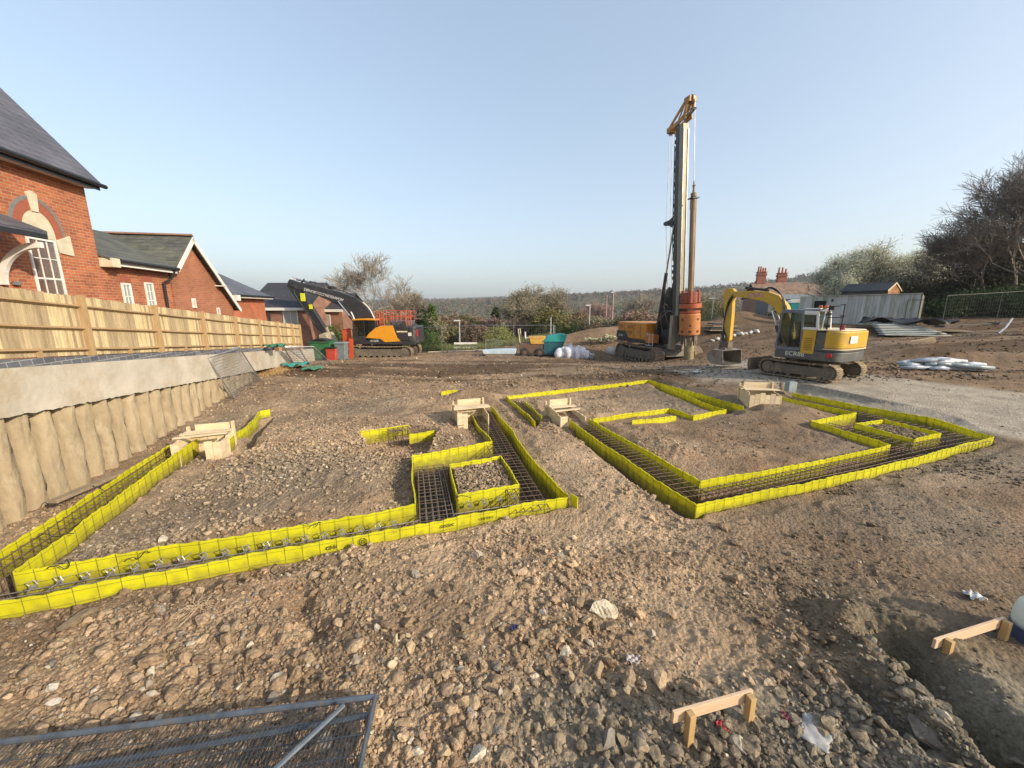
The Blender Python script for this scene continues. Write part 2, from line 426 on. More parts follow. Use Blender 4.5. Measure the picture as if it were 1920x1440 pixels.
def ground_z(x, y, fine=True):
    x = np.asarray(x, float); y = np.asarray(y, float)
    z = tps(x, y)
    amp = rough_amp(x, y)
    for (mx, my, r, h) in mounds:
        z = z + h * np.exp(-((x - mx) ** 2 / (r * r) + (y - my) ** 2 / (r * r * .45)))
    # dug bank on the right and beside the pad
    bk = ss(-.5, .5, (x - 21.5) * .35 + (y - 17.6) + .5 * rn(x, y, 1.7, 9))
    z = z + .55 * bk * ss(17, 21, x) * ss(34, 27, x + y * .0) * ss(26, 21, y)
    z = z + .13 * fbm(x, y, 2.6, 1, 3) * amp + .05 * rn(x, y, .75, 8) * amp * ss(14, 9, y)
    z = z + .07 * rn(x * .35, y * 1.9, 1.0, 5) * ss(9, 14, y) * ss(34, 26, y) * amp + .09 * rn(x * .25, y * 1.5, .8, 6) * ss(12, 15, y) * ss(26, 20, y) * amp
    if fine:
        n1 = rn(x, y, .42, 11); n2 = rn(x, y, .19, 12); n3 = rn(x, y, .085, 13); n4 = rn(x, y, .043, 14)
        cl = ss(-.15, .35, rn(x, y, .8, 20))
        z = z + amp * (.055 * n1 + (.03 + .05 * cl) * np.abs(n2) * 1.3 + (.022 + .03 * cl) * np.abs(n3) + .014 * n4)
        near = ss(9, 5, np.hypot(x, y))
        z = z + near * amp * (.022 * np.abs(rn(x, y, .06, 15)) + .010 * rn(x, y, .026, 16))
    # crevices
    d = seg_d(x, y, gouge); z = z - .34 * np.exp(-(d / .13) ** 2) + .13 * np.exp(-((d - .38) / .2) ** 2)
    d = seg_d(x, y, gouge2); z = z - .12 * np.exp(-(d / .07) ** 2) + .06 * np.exp(-((d - .18) / .1) ** 2)
    d = seg_d(x, y, divot); z = z - .16 * np.exp(-(d / .12) ** 2)
    d = seg_d(x, y, dent); z = z - .16 * np.exp(-(d / .3) ** 2)
    d = seg_d(x, y, slotR); z = z - .24 * ss(.26, .14, d)
    for (bx_, by_, r_, h_) in boxpits: z = z - h_ * np.exp(-(((x - bx_) ** 2 + (y - by_) ** 2) / (r_ * r_)) ** 1.5)
    # soil lies against the front strips in heaps
    dF = seg_d(x, y, [tuple(LC), tuple(fr1)]); z = z + (.10 * rn(x, y, .55, 22) + .05) * np.exp(-(dF / .35) ** 2)
    dF = seg_d(x, y, [tuple(p) for p in R_out_f]); z = z + (.10 * rn(x, y, .6, 23)) * np.exp(-(dF / .35) ** 2)
    dG = seg_d(x, y, gouge); kG = np.exp(-(dG / .75) ** 2)
    u_ = (x * .74 - y * .67); w_ = (x * .67 + y * .74)
    z = z + kG * (.10 * rn(u_ * .35, w_ * 1.5, .28, 26) + .05 * rn(u_ * .4, w_ * 1.4, .11, 27) + .05 * rn(x, y, .33, 28))
    # keep soil below the top of the formwork
    allr = np.minimum(poly_sd(x, y, polyL), poly_sd(x, y, polyR))
    lim = -.17 - .07 * rn(x, y, .45, 25) - .04 * rn(x, y, .15, 37)
    z = np.where(allr < .9, np.minimum(z, lim + .35 * np.clip(allr - .25, 0, 1)), z)
    dB = np.minimum.reduce([seg_d(x, y, [tuple(p) for p in q]) for q in (B_out, B_in_l, B_in_r, B_low, far_strip, nub)])
    z = np.where(dB < .8, np.minimum(z, -.15 + .05 * rn(x, y, .5, 29) + .5 * np.clip(dB - .25, 0, 1)), z)
    for q, lv, hw_ in (([tuple(LC), tuple(fr1)], -.155, .45), ([tuple(p) for p in R_out_f], -.165, .4)):
        dq = seg_d(x, y, q); z = np.where((dq < 1.1) & (allr > 0), np.minimum(z, lv + .11 * rn(x, y, .5, 35) + .04 * rn(x, y, .15, 36) + .35 * np.clip(dq - .3, 0, 1)), z)
    # trenches
    for pl, dep in ((polyL, .62), (polyR, .55), (polyB1, .5), (polyB2, .5), (polyFs, .45), (polyMid, .4)):
        sdv = poly_sd(x, y, pl)
        k = ss(.03, -.05, sdv)
        tz = -dep + .05 * rn(x, y, .3, 31)
        z = z * (1 - k) + tz * k
    for pl in isl:
        k = ss(.0, -.05, poly_sd(x, y, pl))
        z = z * (1 - k) + (-.10 + .05 * rn(x, y, .12, 33) + .03 * rn(x, y, .05, 34)) * k
    # behind the pile wall the garden is level with the coping
    wl_ = (x + 8.62) + .243 * (y - 6.7)
    k = ss(-.22, -.30, wl_) * ss(3, 3.01, y + 20) * ss(19.5, 18, y)
    z = z * (1 - k) + (wall_top(y) - .15) * k
    # valley
    k = ss(38, 50, np.maximum(np.abs(x) * .8, y))
    k = np.maximum(k, ss(39, 48, y))
    z = z * (1 - k) + farz(x, y) * k
    return z
boxpits = [tuple(G(u, v, -.3).xy) + (r_, h_) for u, v, r_, h_ in ((872, 775, .42, .45), (905, 812, .22, .2), (1020, 778, .25, .25), (1045, 800, .28, .25), (440, 850, .4, .3), (385, 885, .3, .15), (1400, 752, .3, .2))]
def wall_top(y):
    return 2.02 - .086 * (np.clip(y, 2, 26) - 6.2)

def axis(lo_fine, hi_fine, step, g, lo, hi, gf=.05, brk=45):
    pos = [hi_fine]
    while pos[-1] < hi:
        q = pos[-1] - hi_fine
        pos.append(pos[-1] + (max(step, g * (q + step / g)) if pos[-1] < brk else gf * pos[-1]))
    neg = [lo_fine]
    while neg[-1] > lo:
        q = lo_fine - neg[-1]
        neg.append(neg[-1] - (max(step, g * (q + step / g)) if -neg[-1] < brk else gf * -neg[-1]))
    mid = list(np.arange(lo_fine + step, hi_fine - step / 2, step))
    return np.array(neg[::-1] + mid + pos)
xs = axis(-3.2, 3.2, .014, .0048, -3000, 3000)
ys = [1.2]
while ys[-1] < 3400:
    y_ = ys[-1]; ys.append(y_ + (max(.010, .0048 * y_) if y_ < 44 else .035 * y_))
yn = [1.2]
while yn[-1] > -1200:
    yn.append(yn[-1] - max(.06, .12 * (1.2 - yn[-1]) + .05))
ys = np.array(yn[:0:-1] + ys)
X, Y = np.meshgrid(xs, ys)
Z = ground_z(X.ravel(), Y.ravel()).reshape(X.shape)
print('ground grid', X.shape)

# ---- soil colours
TAN = np.array([.40,.285,.178]); BRN = np.array([.20,.135,.083]); GRY = np.array([.20,.16,.115]); PALE = np.array([.37,.32,.25]); DRK = np.array([.085,.052,.03]); RED = np.array([.27,.16,.09]); GRN = np.array([.12,.105,.055])
def soil(x, y):
    def mixc(c, d, k): return c * (1 - k[..., None]) + d * k[..., None]
    n = fbm(x, y, 1.6, 40, 4, .6); nb = fbm(x, y, 5.0, 44, 3)
    c = np.broadcast_to(TAN, x.shape + (3,)).copy()
    c = mixc(c, BRN, np.clip(.30 + .75 * ss(.8, 4.5, x - .25 * (y - 4)) + .9 * n, 0, 1))
    c = mixc(c, RED, np.clip(ss(.15, .5, fbm(x, y, .9, 50, 3)) * .4, 0, 1))
    c = mixc(c, GRY, np.clip(ss(.02, .4, nb + .35 * ss(2.9, 2.2, y) * ss(0, 1.5, x)) * .8, 0, 1))
    c = mixc(c, BRN, ss(11, 15, y) * .45)
    c = mixc(c, DRK, ss(.0, .35, fbm(x * .3, y * 1.6, 2.0, 53, 3) + .15) * ss(13, 17, y) * ss(34, 24, y) * .8)
    c = mixc(c, DRK, ss(22, 30, y) * ss(-8, 2, x) * .35)
    c = mixc(c, np.array([.155, .135, .09]), np.exp(-(seg_d(x, y, gouge) / .8) ** 2) * .75)
    c = mixc(c, np.array([.20, .175, .13]), ss(2.95, 2.45, y + .35 * rn(x, y, .7, 58)) * ss(-.6, .4, x) * .7)
    c = mixc(c, PALE, ss(.5, -.3, poly_sd(x, y, polyPad) + .7 * rn(x, y, 1.3, 57)) * .85)
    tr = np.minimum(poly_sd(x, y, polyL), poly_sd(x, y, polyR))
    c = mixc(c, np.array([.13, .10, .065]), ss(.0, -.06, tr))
    c = mixc(c, GRN, ss(40, 46, np.maximum(np.abs(x) * .8, y)))
    sp = ss(.18, .4, rn(x, y, .11, 60)) * .35 + ss(.2, .45, rn(x, y, .05, 61)) * .25
    c = c * (1 + .35 * sp[..., None])
    return np.clip(c * (1 + .35 * rn(x, y, .35, 62)[..., None]), .01, 1)
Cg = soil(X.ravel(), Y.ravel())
ny, nx = X.shape
idx = np.arange(ny * nx).reshape(ny, nx)
Q = np.stack([idx[:-1, :-1], idx[:-1, 1:], idx[1:, 1:], idx[1:, :-1]], -1).reshape(-1, 4)

def soil_mat(name, bump=True):
    m, nt, N, L, B = newmat(name)
    at = N.new('ShaderNodeAttribute'); at.attribute_name = 'tint'
    g = N.new('ShaderNodeNewGeometry')
    out = at.outputs['Color']
    for sc, lo, hi in ((9, .72, 1.25), (45, .7, 1.3)):
        nz = N.new('ShaderNodeTexNoise'); nz.inputs['Scale'].default_value = sc; nz.inputs['Detail'].default_value = 6; nz.inputs['Roughness'].default_value = .7
        L.new(g.outputs['Position'], nz.inputs['Vector'])
        mr = N.new('ShaderNodeMapRange'); mr.inputs[1].default_value = .3; mr.inputs[2].default_value = .7; mr.inputs[3].default_value = lo; mr.inputs[4].default_value = hi
        L.new(nz.outputs['Fac'], mr.inputs[0])
        hs = N.new('ShaderNodeHueSaturation'); L.new(out, hs.inputs['Color']); L.new(mr.outputs[0], hs.inputs['Value']); out = hs.outputs[0]
    B.inputs['Roughness'].default_value = .95; B.inputs['Specular IOR Level'].default_value = .15
    L.new(out, B.inputs['Base Color'])
    if bump:
        vo = N.new('ShaderNodeTexVoronoi'); vo.inputs['Scale'].default_value = 26; L.new(g.outputs['Position'], vo.inputs['Vector'])
        b1 = N.new('ShaderNodeBump'); b1.invert = True; b1.inputs['Distance'].default_value = .018; L.new(vo.outputs['Distance'], b1.inputs['Height'])
        n2 = N.new('ShaderNodeTexNoise'); n2.inputs['Scale'].default_value = 60; n2.inputs['Detail'].default_value = 8; n2.inputs['Roughness'].default_value = .75; L.new(g.outputs['Position'], n2.inputs['Vector'])
        b2 = N.new('ShaderNodeBump'); b2.inputs['Distance'].default_value = .012; L.new(n2.outputs['Fac'], b2.inputs['Height']); L.new(b1.outputs[0], b2.inputs['Normal'])
        L.new(b2.outputs[0], B.inputs['Normal'])
    return m
SOIL = soil_mat('soil'); STONE = soil_mat('stone', True)
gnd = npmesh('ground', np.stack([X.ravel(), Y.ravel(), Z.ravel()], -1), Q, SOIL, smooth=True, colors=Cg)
tag(gnd, kind='structure')

def gz(x, y):
    """height of the finished ground (bilinear on the grid)"""
    x = np.asarray(x, float); y = np.asarray(y, float)
    i = np.clip(np.searchsorted(xs, x) - 1, 0, nx - 2); j = np.clip(np.searchsorted(ys, y) - 1, 0, ny - 2)
    fx = (x - xs[i]) / (xs[i + 1] - xs[i]); fy = (y - ys[j]) / (ys[j + 1] - ys[j])
    return (Z[j, i] * (1 - fx) + Z[j, i + 1] * fx) * (1 - fy) + (Z[j + 1, i] * (1 - fx) + Z[j + 1, i + 1] * fx) * fy
def gz1(x, y): return float(gz(np.array([x]), np.array([y]))[0])
def onground(u, v, z0=-.15, it=4):
    z = z0
    for _ in range(it):
        p = G(u, v, z); z = gz1(p.x, p.y)
    p = G(u, v, z); return Vector((p.x, p.y, z))

# ---- stones
def ico(sub):
    import bmesh
    bm = bmesh.new(); bmesh.ops.create_icosphere(bm, subdivisions=sub, radius=1)
    v = np.array([p.co[:] for p in bm.verts]); f = np.array([[q.index for q in p.verts] for p in bm.faces]); bm.free()
    return v, f
I1 = ico(1); I2 = ico(2)
def rock_variants(base, n, seed, amp=.35):
    rs = np.random.RandomState(seed); out = []
    for _ in range(n):
        v = base[0].copy()
        for _k in range(11):                      # cut random facets
            d = rs.normal(size=3); d /= np.linalg.norm(d); c = rs.uniform(.38, .8)
            t = v @ d
            v -= np.outer(np.clip(t - c, 0, None), d)
        v *= (1 + rs.uniform(-.1, .1, (len(v), 1)) * amp)
        out.append(v)
    return np.array(out)
def scatter(name, n, region, rmin, rmax, power, seed, base, tintf, dens=None, sink=.25):
    rs = np.random.RandomState(seed)
    px, py = region(rs, n * 3)
    keep = (np.minimum(poly_sd(px, py, polyL), poly_sd(px, py, polyR)) > .06) | (rs.rand(len(px)) < .0)
    for pl in isl: keep |= poly_sd(px, py, pl) < -.06
    keep &= ~((px + 8.62) + .243 * (py - 6.7) < .12)
    if dens is not None: keep &= rs.rand(len(px)) < dens(px, py)
    px = px[keep][:n]; py = py[keep][:n]; n = len(px)
    r = rmin + (rmax - rmin) * rs.rand(n) ** power
    var = rock_variants(base, 24, seed)
    V = var[rs.randint(0, 24, n)]
    S = np.stack([rs.uniform(.75, 1.4, n), rs.uniform(.7, 1.1, n), rs.uniform(.45, .85, n)], -1) * r[:, None]
    V = V * S[:, None, :]
    a = rs.uniform(0, 2 * PI, n); b = rs.normal(0, .3, n)
    ca, sa, cb, sb = np.cos(a), np.sin(a), np.cos(b), np.sin(b)
    x, y, z = V[..., 0], V[..., 1], V[..., 2]
    x, z = x * cb[:, None] + z * sb[:, None], -x * sb[:, None] + z * cb[:, None]
    x, y = x * ca[:, None] - y * sa[:, None], x * sa[:, None] + y * ca[:, None]
    zz = gz(px, py) + S[:, 2] * (1 - 2 * sink * rs.rand(n))* .6
    V = np.stack([x + px[:, None], y + py[:, None], z + zz[:, None]], -1)
    col = tintf(rs, px, py, n)
    nv = base[0].shape[0]
    Fc = (base[1][None] + (np.arange(n) * nv)[:, None, None]).reshape(-1, 3)
    o = npmesh(name, V.reshape(-1, 3), Fc, STONE, colors=np.repeat(col, nv, 0))
    return tag(o, kind='stuff')
def fan(y0, y1, pw=1.0):
    def f(rs, n):
        y = y0 * (y1 / y0) ** (rs.rand(n) ** pw)
        x = rs.uniform(-1.42, 1.42, n) * (y + .3)
        return x, y
    return f
def st_tint(rs, px, py, n):
    base = soil(px, py)
    k = rs.rand(n)
    cols = np.where(k[:, None] < .68, base * rs.uniform(.8, 1.35, (n, 1)), np.where(k[:, None] < .90, (base * .5 + np.array([.38, .29, .19]) * .5) * rs.uniform(.7, 1.3, (n, 1)),
            np.where(k[:, None] < .965, np.array([.27, .23, .18]) * rs.uniform(.6, 1.2, (n, 1)), np.array([.52, .45, .34]) * rs.uniform(.8, 1.1, (n, 1)))))
    w = ss(3, 8, px)[:, None]
    return cols * (1 - .3 * w)
def dens_near(x, y):
    d = .10 + .9 * ss(.0, .4, rn(x, y, 1.1, 70) + .25 * ss(1.5, -1.5, x) ) + .3 * ss(3.0, 2.3, y)
    d *= (1 - .72 * ss(1.8, 5.0, x)); d *= 1 - .9 * ss(.3, -.2, poly_sd(x, y, polyPad))
    return np.clip(d, 0, 1)
scatter('rubble', 50000, fan(1.5, 7.5), .005, .032, 3.4, 1, I1, st_tint, dens_near)
scatter('broken_stone', 1500, fan(1.6, 8.0), .028, .085, 3.0, 2, I2, st_tint, dens_near)
scatter('gravel', 26000, fan(6, 15), .010, .05, 3.0, 3, I1, st_tint, dens_near)
scatter('hardcore', 9000, fan(14, 36), .02, .10, 2.4, 4, I1, st_tint, lambda x, y: .3 + .6 * ss(0, .3, rn(x, y, 2.2, 75)))
def clod_tint(rs, px, py, n): return soil(px, py) * rs.uniform(.75, 1.45, (n, 1))
def reg_a(rs, n): return rs.uniform(-.5, 3.6, n), rs.uniform(1.75, 2.75, n) + .0
def reg_b(rs, n): return rs.uniform(-4.6, .9, n), rs.uniform(2.1, 5.2, n)
def reg_c(rs, n): return rs.uniform(-6.0, .3, n), rs.uniform(4.6, 8.6, n)
scatter('clay_clod', 900, reg_a, .015, .065, 3.0, 41, I2, clod_tint, lambda x, y: .25 + .75 * ss(-.1, .25, rn(x, y, .6, 81)))
scatter('clay_clod', 800, reg_b, .015, .075, 3.6, 42, I2, lambda rs, px, py, n: (soil(px, py) * .6 + np.array([.40, .31, .19]) * .4) * rs.uniform(.75, 1.4, (n, 1)), lambda x, y: .1 + .9 * ss(.0, .3, rn(x, y, .9, 82)))
scatter('clay_clod', 3000, reg_c, .015, .065, 3.0, 43, I1, lambda rs, px, py, n: (soil(px, py) * .5 + np.array([.42, .33, .21]) * .5) * rs.uniform(.75, 1.35, (n, 1)), lambda x, y: .15 + .85 * ss(-.1, .25, rn(x, y, 1.1, 83)))
def isl_tint(rs, px, py, n): return np.array([.36, .27, .175]) * rs.uniform(.55, 1.3, (n, 1))
for k, pl in enumerate(isl):
    ax = np.array(pl)
    def reg(rs, n, ax=ax): return rs.uniform(ax[:, 0].min(), ax[:, 0].max(), n), rs.uniform(ax[:, 1].min(), ax[:, 1].max(), n)
    scatter('infill_gravel', 1500 if k == 0 else 500, reg, .015, .04, 1.5, 30 + k, I1, isl_tint, lambda x, y, pl=pl: (poly_sd(x, y, pl) < -.05).astype(float))
for s_ in list(SC.objects):
    if s_.get('kind') == 'stuff' and 'label' not in s_:
        s_['label'] = {'rubble': 'small broken clods and pebbles covering the near ground', 'broken_stone': 'fist sized broken stones among the near rubble',
          'gravel': 'pebbles and clods over the ground between the yellow formwork', 'hardcore': 'scattered stones on the far dark soil by the machines',
          'infill_gravel': 'gravel filling the small yellow box of formwork', 'clay_clod': 'clods of clay scattered over the near soil and inside the left footing'}[s_.name.split('.')[0]]
        s_['category'] = 'gravel'
# ------------------------------------------------------------------ yellow formwork
def yellow_mat():
    m, nt, N, L, B = newmat('yellow_plastic')
    g = N.new('ShaderNodeNewGeometry'); nz = N.new('ShaderNodeTexNoise'); nz.inputs['Scale'].default_value = 3; nz.inputs['Detail'].default_value = 8; nz.inputs['Roughness'].default_value = .7
    L.new(g.outputs['Position'], nz.inputs['Vector'])
    cr = N.new('ShaderNodeValToRGB'); e = cr.color_ramp.elements
    e[0].position = .3; e[0].color = (.64, .60, .02, 1); e[1].position = .75; e[1].color = (.84, .80, .02, 1)
    L.new(nz.outputs['Fac'], cr.inputs[0])
    # mud splashed along the foot of the sheets
    sp = N.new('ShaderNodeSeparateXYZ'); L.new(g.outputs['Position'], sp.inputs[0])
    n2 = N.new('ShaderNodeTexNoise'); n2.inputs['Scale'].default_value = 9; n2.inputs['Detail'].default_value = 8; L.new(g.outputs['Position'], n2.inputs['Vector'])
    ma = N.new('ShaderNodeMath'); ma.operation = 'MULTIPLY_ADD'; ma.inputs[1].default_value = .35; L.new(n2.outputs['Fac'], ma.inputs[0]); L.new(sp.outputs[2], ma.inputs[2])
    mr = N.new('ShaderNodeMapRange'); mr.inputs[1].default_value = .10; mr.inputs[2].default_value = -.14; mr.inputs[3].default_value = 0; mr.inputs[4].default_value = .8
    L.new(ma.outputs[0], mr.inputs[0])
    mx = N.new('ShaderNodeMix'); mx.data_type = 'RGBA'; mx.inputs[7].default_value = (.24, .19, .07, 1)
    L.new(mr.outputs[0], mx.inputs[0]); L.new(cr.outputs[0], mx.inputs[6])
    n5 = N.new('ShaderNodeTexNoise'); n5.inputs['Scale'].default_value = 5.5; n5.inputs['Detail'].default_value = 10; n5.inputs['Roughness'].default_value = .78; L.new(g.outputs['Position'], n5.inputs['Vector'])
    r5 = N.new('ShaderNodeMapRange'); r5.inputs[1].default_value = .56; r5.inputs[2].default_value = .74; r5.inputs[4].default_value = .6; L.new(n5.outputs['Fac'], r5.inputs[0])
    m5 = N.new('ShaderNodeMix'); m5.data_type = 'RGBA'; m5.inputs[7].default_value = (.30, .24, .11, 1); L.new(r5.outputs[0], m5.inputs[0]); L.new(mx.outputs[2], m5.inputs[6]); mx = m5
    L.new(mx.outputs[2], B.inputs['Base Color']); B.inputs['Roughness'].default_value = .42
    b5 = N.new('ShaderNodeBump'); b5.inputs['Distance'].default_value = .006; L.new(n5.outputs['Fac'], b5.inputs['Height']); L.new(b5.outputs[0], B.inputs['Normal'])
    B.inputs['Transmission Weight'].default_value = 0.0
    tr = N.new('ShaderNodeBsdfTranslucent'); L.new(mx.outputs[2], tr.inputs['Color'])
    ms = N.new('ShaderNodeMixShader'); ms.inputs[0].default_value = .34
    L.new(B.outputs[0], ms.inputs[1]); L.new(tr.outputs[0], ms.inputs[2]); L.new(ms.outputs[0], N['Material Output'].inputs['Surface'])
    return m
YEL = yellow_mat()
WIRE = mat('formwork_wire', (.16, .14, .05), (.09, .075, .03), 20, .6, .4)
REBAR = mat('rebar_steel', (.20, .13, .085), (.11, .085, .07), 12, .75, .5, bump=.001, bscale=90)
REBARG = mat('rebar_grey', (.30, .28, .26), (.18, .16, .15), 12, .55, .6)
rng = random.Random(11)
def strip(label, runs, h=.42, group='yellow footing formwork', wires=True):
    """runs: list of polylines (2d world points at the top edge)"""
    root = empty('formwork', (runs[0][0][0], runs[0][0][1], 0), 0, label, 'formwork', group)
    ox, oy = runs[0][0][0], runs[0][0][1]
    for pts in runs:
        for a, b in zip(pts[:-1], pts[1:]):
            a = Vector((a[0] - ox, a[1] - oy)); b = Vector((b[0] - ox, b[1] - oy)); d = b - a; Ln = d.length
            if Ln < .05: continue
            d.normalize(); nrm = Vector((-d.y, d.x))
            cells = max(1, round(Ln / .2)); nu = cells * 4
            ph = rng.uniform(0, 6); vs = []
            zr = [rng.uniform(-.02, .004) for _ in range(cells + 1)]
            for sgn in (-1, 1):
                for i in range(nu + 1):
                    t = i / nu * Ln; c = i / 4
                    bul = abs(math.sin(c * PI)) ** 1.0 * .0025
                    wob = .018 * math.sin(t * 1.7 + ph) + .009 * math.sin(t * 4.9 + ph * 2)
                    edge = min(1, min(t, Ln - t) / .3); wob *= edge
                    zi = zr[int(c)] * (1 - c % 1) + zr[min(cells, int(c) + 1)] * (c % 1)
                    for q in range(4):
                        zz = -h * q / 3
                        top = (zi + .007 * math.sin(c * 2 * PI)) if q == 0 else 0
                        lean = .02 * math.sin(t * .8 + ph) * q / 3
                        o = nrm * (sgn * .008 + (bul if q in (1, 2) else bul * .5) + wob + lean)
                        p = a + d * t + o
                        vs.append((p.x, p.y, zz + top))
            W4 = 4; fs = []
            for s_ in range(2):
                base = s_ * (nu + 1) * W4
                for i in range(nu):
                    for q in range(3):
                        k = base + i * W4 + q
                        fs.append((k, k + 1, k + 1 + W4, k + W4))
            o1 = (nu + 1) * W4
            for i in range(nu): fs.append((i*W4, (i+1)*W4, o1+(i+1)*W4, o1+i*W4))
            for i in (0, nu):
                for q in range(3): fs.append((i*W4+q, i*W4+q+1, o1+i*W4+q+1, o1+i*W4+q))
            mb = MB(); mb.add(vs, fs)
            pn = mb.build('panel', YEL, root, smooth=False)
            w = MB()
            for sgn in (-1, 1):
                def at(t, z):
                    wob = (.018 * math.sin(t * 1.7 + ph) + .009 * math.sin(t * 4.9 + ph * 2)) * min(1, min(t, Ln - t) / .3)
                    off = wob + (sgn * .016 if sgn < 0 else .022 + .004)
                    p = a + d * t + nrm * off
                    return (p.x, p.y, z)
                for i in range(cells + 1):
                    t = i / cells * Ln
                    w.tube([at(t, .012 + zr[i]), at(t, -h)], .0025, 3, False)
                for z in (-.035, -.17, -.30):
                    w.tube([at(k / (cells) * Ln, z) for k in range(cells + 1)], .0022, 3, False)
            w.build('wire_mesh', WIRE, pn)
    return root
strip('long left footing formwork, outer strip along the front, left and right sides', [[tuple(L_out_left[1]), tuple(LC)], [tuple(LC), tuple(fr1)], [tuple(p) for p in L_out_right]])
strip('left footing formwork, inner strip around the rubble infill with two sharp bends', [[tuple(p) for p in L_in], [tuple(p) for p in L_in_b]])
strip('small yellow box of formwork filled with gravel at the left footing corner', [[tuple(p) for p in (L_isl + [L_isl[0]])]])
strip('right footing formwork, outer strip with its point nearest the camera', [[tuple(p) for p in R_out_l], [tuple(p) for p in R_out_f], [tuple(p) for p in R_out_r]], h=.34)
strip('right footing formwork, inner zigzag strip', [[tuple(p) for p in R_in_l]], h=.34)
strip('flat yellow box of formwork around bare soil at the far right footing corner', [[tuple(p) for p in (R_isl + [R_isl[0]])]], h=.34)
strip('back footing formwork, outer strip farthest from the camera', [[tuple(p) for p in B_out]], h=.34)
strip('short inner strip of yellow formwork left of the middle timber box', [[tuple(p) for p in B_in_l]], h=.3)
strip('bent inner strip of yellow formwork across the middle of the back footing', [[tuple(p) for p in B_in_r]], h=.26)
strip('low yellow strip half buried in soil in front of the bent strip', [[tuple(p) for p in B_low]], h=.22)
strip('lone yellow strip running away behind the leftmost timber box', [[tuple(p) for p in far_strip]], h=.34)
strip('short bright yellow strip in the pit left of the second timber box', [[tuple(p) for p in mid_a], [tuple(p) for p in mid_b]], h=.36)
strip('low yellow offcut at the right of the small pit', [[tuple(p) for p in mid_c]], h=.26)
strip('tiny yellow end strip behind the second timber box', [[tuple(p) for p in nub]], h=.3)
# loose flap at the near right corner of the left footing
fl = MB(); a = fr1; p2 = G(1082, 950, -.05)
for z0, z1 in ((-.34, .03),):
    fl.bar((a.x + .05, a.y + .02, -.16), (a.x + .14, a.y - .10, -.16), .012, .38)
o = fl.build('formwork_offcut', YEL); tag(o, 'short loose flap of yellow sheet standing at the near corner of the left footing', 'formwork')

# ---- reinforcement lying in the trenches
def cage(label, a, b, width, rows=3, pitch=.15, grey=False, z0=-.46, z1=-.075, cross=True):
    a = Vector(a); b = Vector(b); d = (b - a); Ln = d.length; d.normalize(); n = Vector((-d.y, d.x))
    root = empty('rebar_cage', (a.x, a.y, 0), 0, label, 'rebar cage', 'rebar cages in the footing trenches')
    lb = MB()
    def pt(t, s, z): q = d * t + n * s; return (q.x, q.y, z)
    for r in range(rows):
        s = (r / (rows - 1) - .5) * width
        for z in (z0, z1):
            if rows == 2: lb = MB()
            pts = [pt(t, s + rng.uniform(-.012, .012), z + rng.uniform(-.012, .012)) for t in np.linspace(0, Ln, max(2, int(Ln / 1.2) + 1))]
            lb.tube(pts, .0085, 5)
            if rows == 2: lb.build('main_bar', REBARG if grey else REBAR, root)
    if rows != 2: lb.build('main_bar', REBARG if grey else REBAR, root)
    nst = max(1, int(Ln / pitch))
    st = MB()
    for i in range(nst + 1):
        t = min(Ln, i * pitch + rng.uniform(-.015, .015)); w = width / 2 + .012
        sk_ = rng.uniform(-.02, .02)
        loop = [pt(t, -w, z0 - .01), pt(t, -w, z1 + .012), pt(t + sk_, w, z1 + .012), pt(t + sk_, w, z0 - .01), pt(t, -w, z0 - .01)]
        if nst < 12: st = MB()
        st.tube(loop, .0065, 4, False)
        if nst < 12: st.build('link', REBAR, root)
    if nst >= 12: st.build('link', REBAR, root)
    return root
def mid(p, q): return ((p[0] + q[0]) / 2, (p[1] + q[1]) / 2)
def gxy(u, v): return tuple(G(u, v, 0).xy)
c0 = mid(LC, gxy(25, 1072)); c1 = mid(gxy(317, 834), gxy(372, 820))
cage('rebar cage in the left arm trench beside the pile wall', c0, c1, .34, 3)
c2 = mid(gxy(779, 945), gxy(815, 975)); cage('grey wired rebar cage in the long front trench of the left footing', c0, gxy(786, 966), .2, 3, .24, True, z0=-.42, z1=-.16)
cage('rebar cage in the wide right trench of the left footing', gxy(1000, 950), gxy(902, 768), .52, 5, .15)
cage('dense grey rebar cage in the trench pocket left of the small yellow box', gxy(820, 966), gxy(806, 860), .5, 6, .13, True, z1=-.16)
cage('rebar cage across the trench behind the small yellow box', gxy(780, 872), gxy(960, 838), .3, 4, .2, z1=-.2)
cage('rebar cage with grey wall ties in front of the small yellow box', gxy(850, 948), gxy(1030, 920), .16, 3, .2, True, z1=-.2)
cage('rebar cage in the left arm trench of the right footing', gxy(1309, 922), gxy(1090, 788), .42, 4, .15, z0=-.42)
cage('rebar cage in the long front trench of the right footing', gxy(1320, 922), gxy(1720, 838), .36, 4, .14, z0=-.42)
cage('rebar cage in the far right corner of the right footing', gxy(1690, 842), gxy(1830, 815), .5, 4, .14, z0=-.42)
cage('rebar cage along the right trench of the right footing', gxy(1800, 812), gxy(1480, 742), .42, 4, .15, z0=-.42)
cage('rebar cage in the pocket left of the flat yellow box', gxy(1545, 790), gxy(1700, 828), .42, 4, .15, z0=-.42)
cage('rebar cage in the back left trench behind the middle timber box', gxy(1005, 782), gxy(968, 748), .3, 4, .2, z0=-.4)
cage('rebar cage in the small pit beside the short yellow strip', gxy(730, 808), gxy(770, 802), .3, 5, .12, z0=-.34, z1=.0)
cage('long thin rebar cage running from the small pit to the second timber box', gxy(767, 806), gxy(868, 792), .16, 2, .6, z0=-.12, z1=-.05)
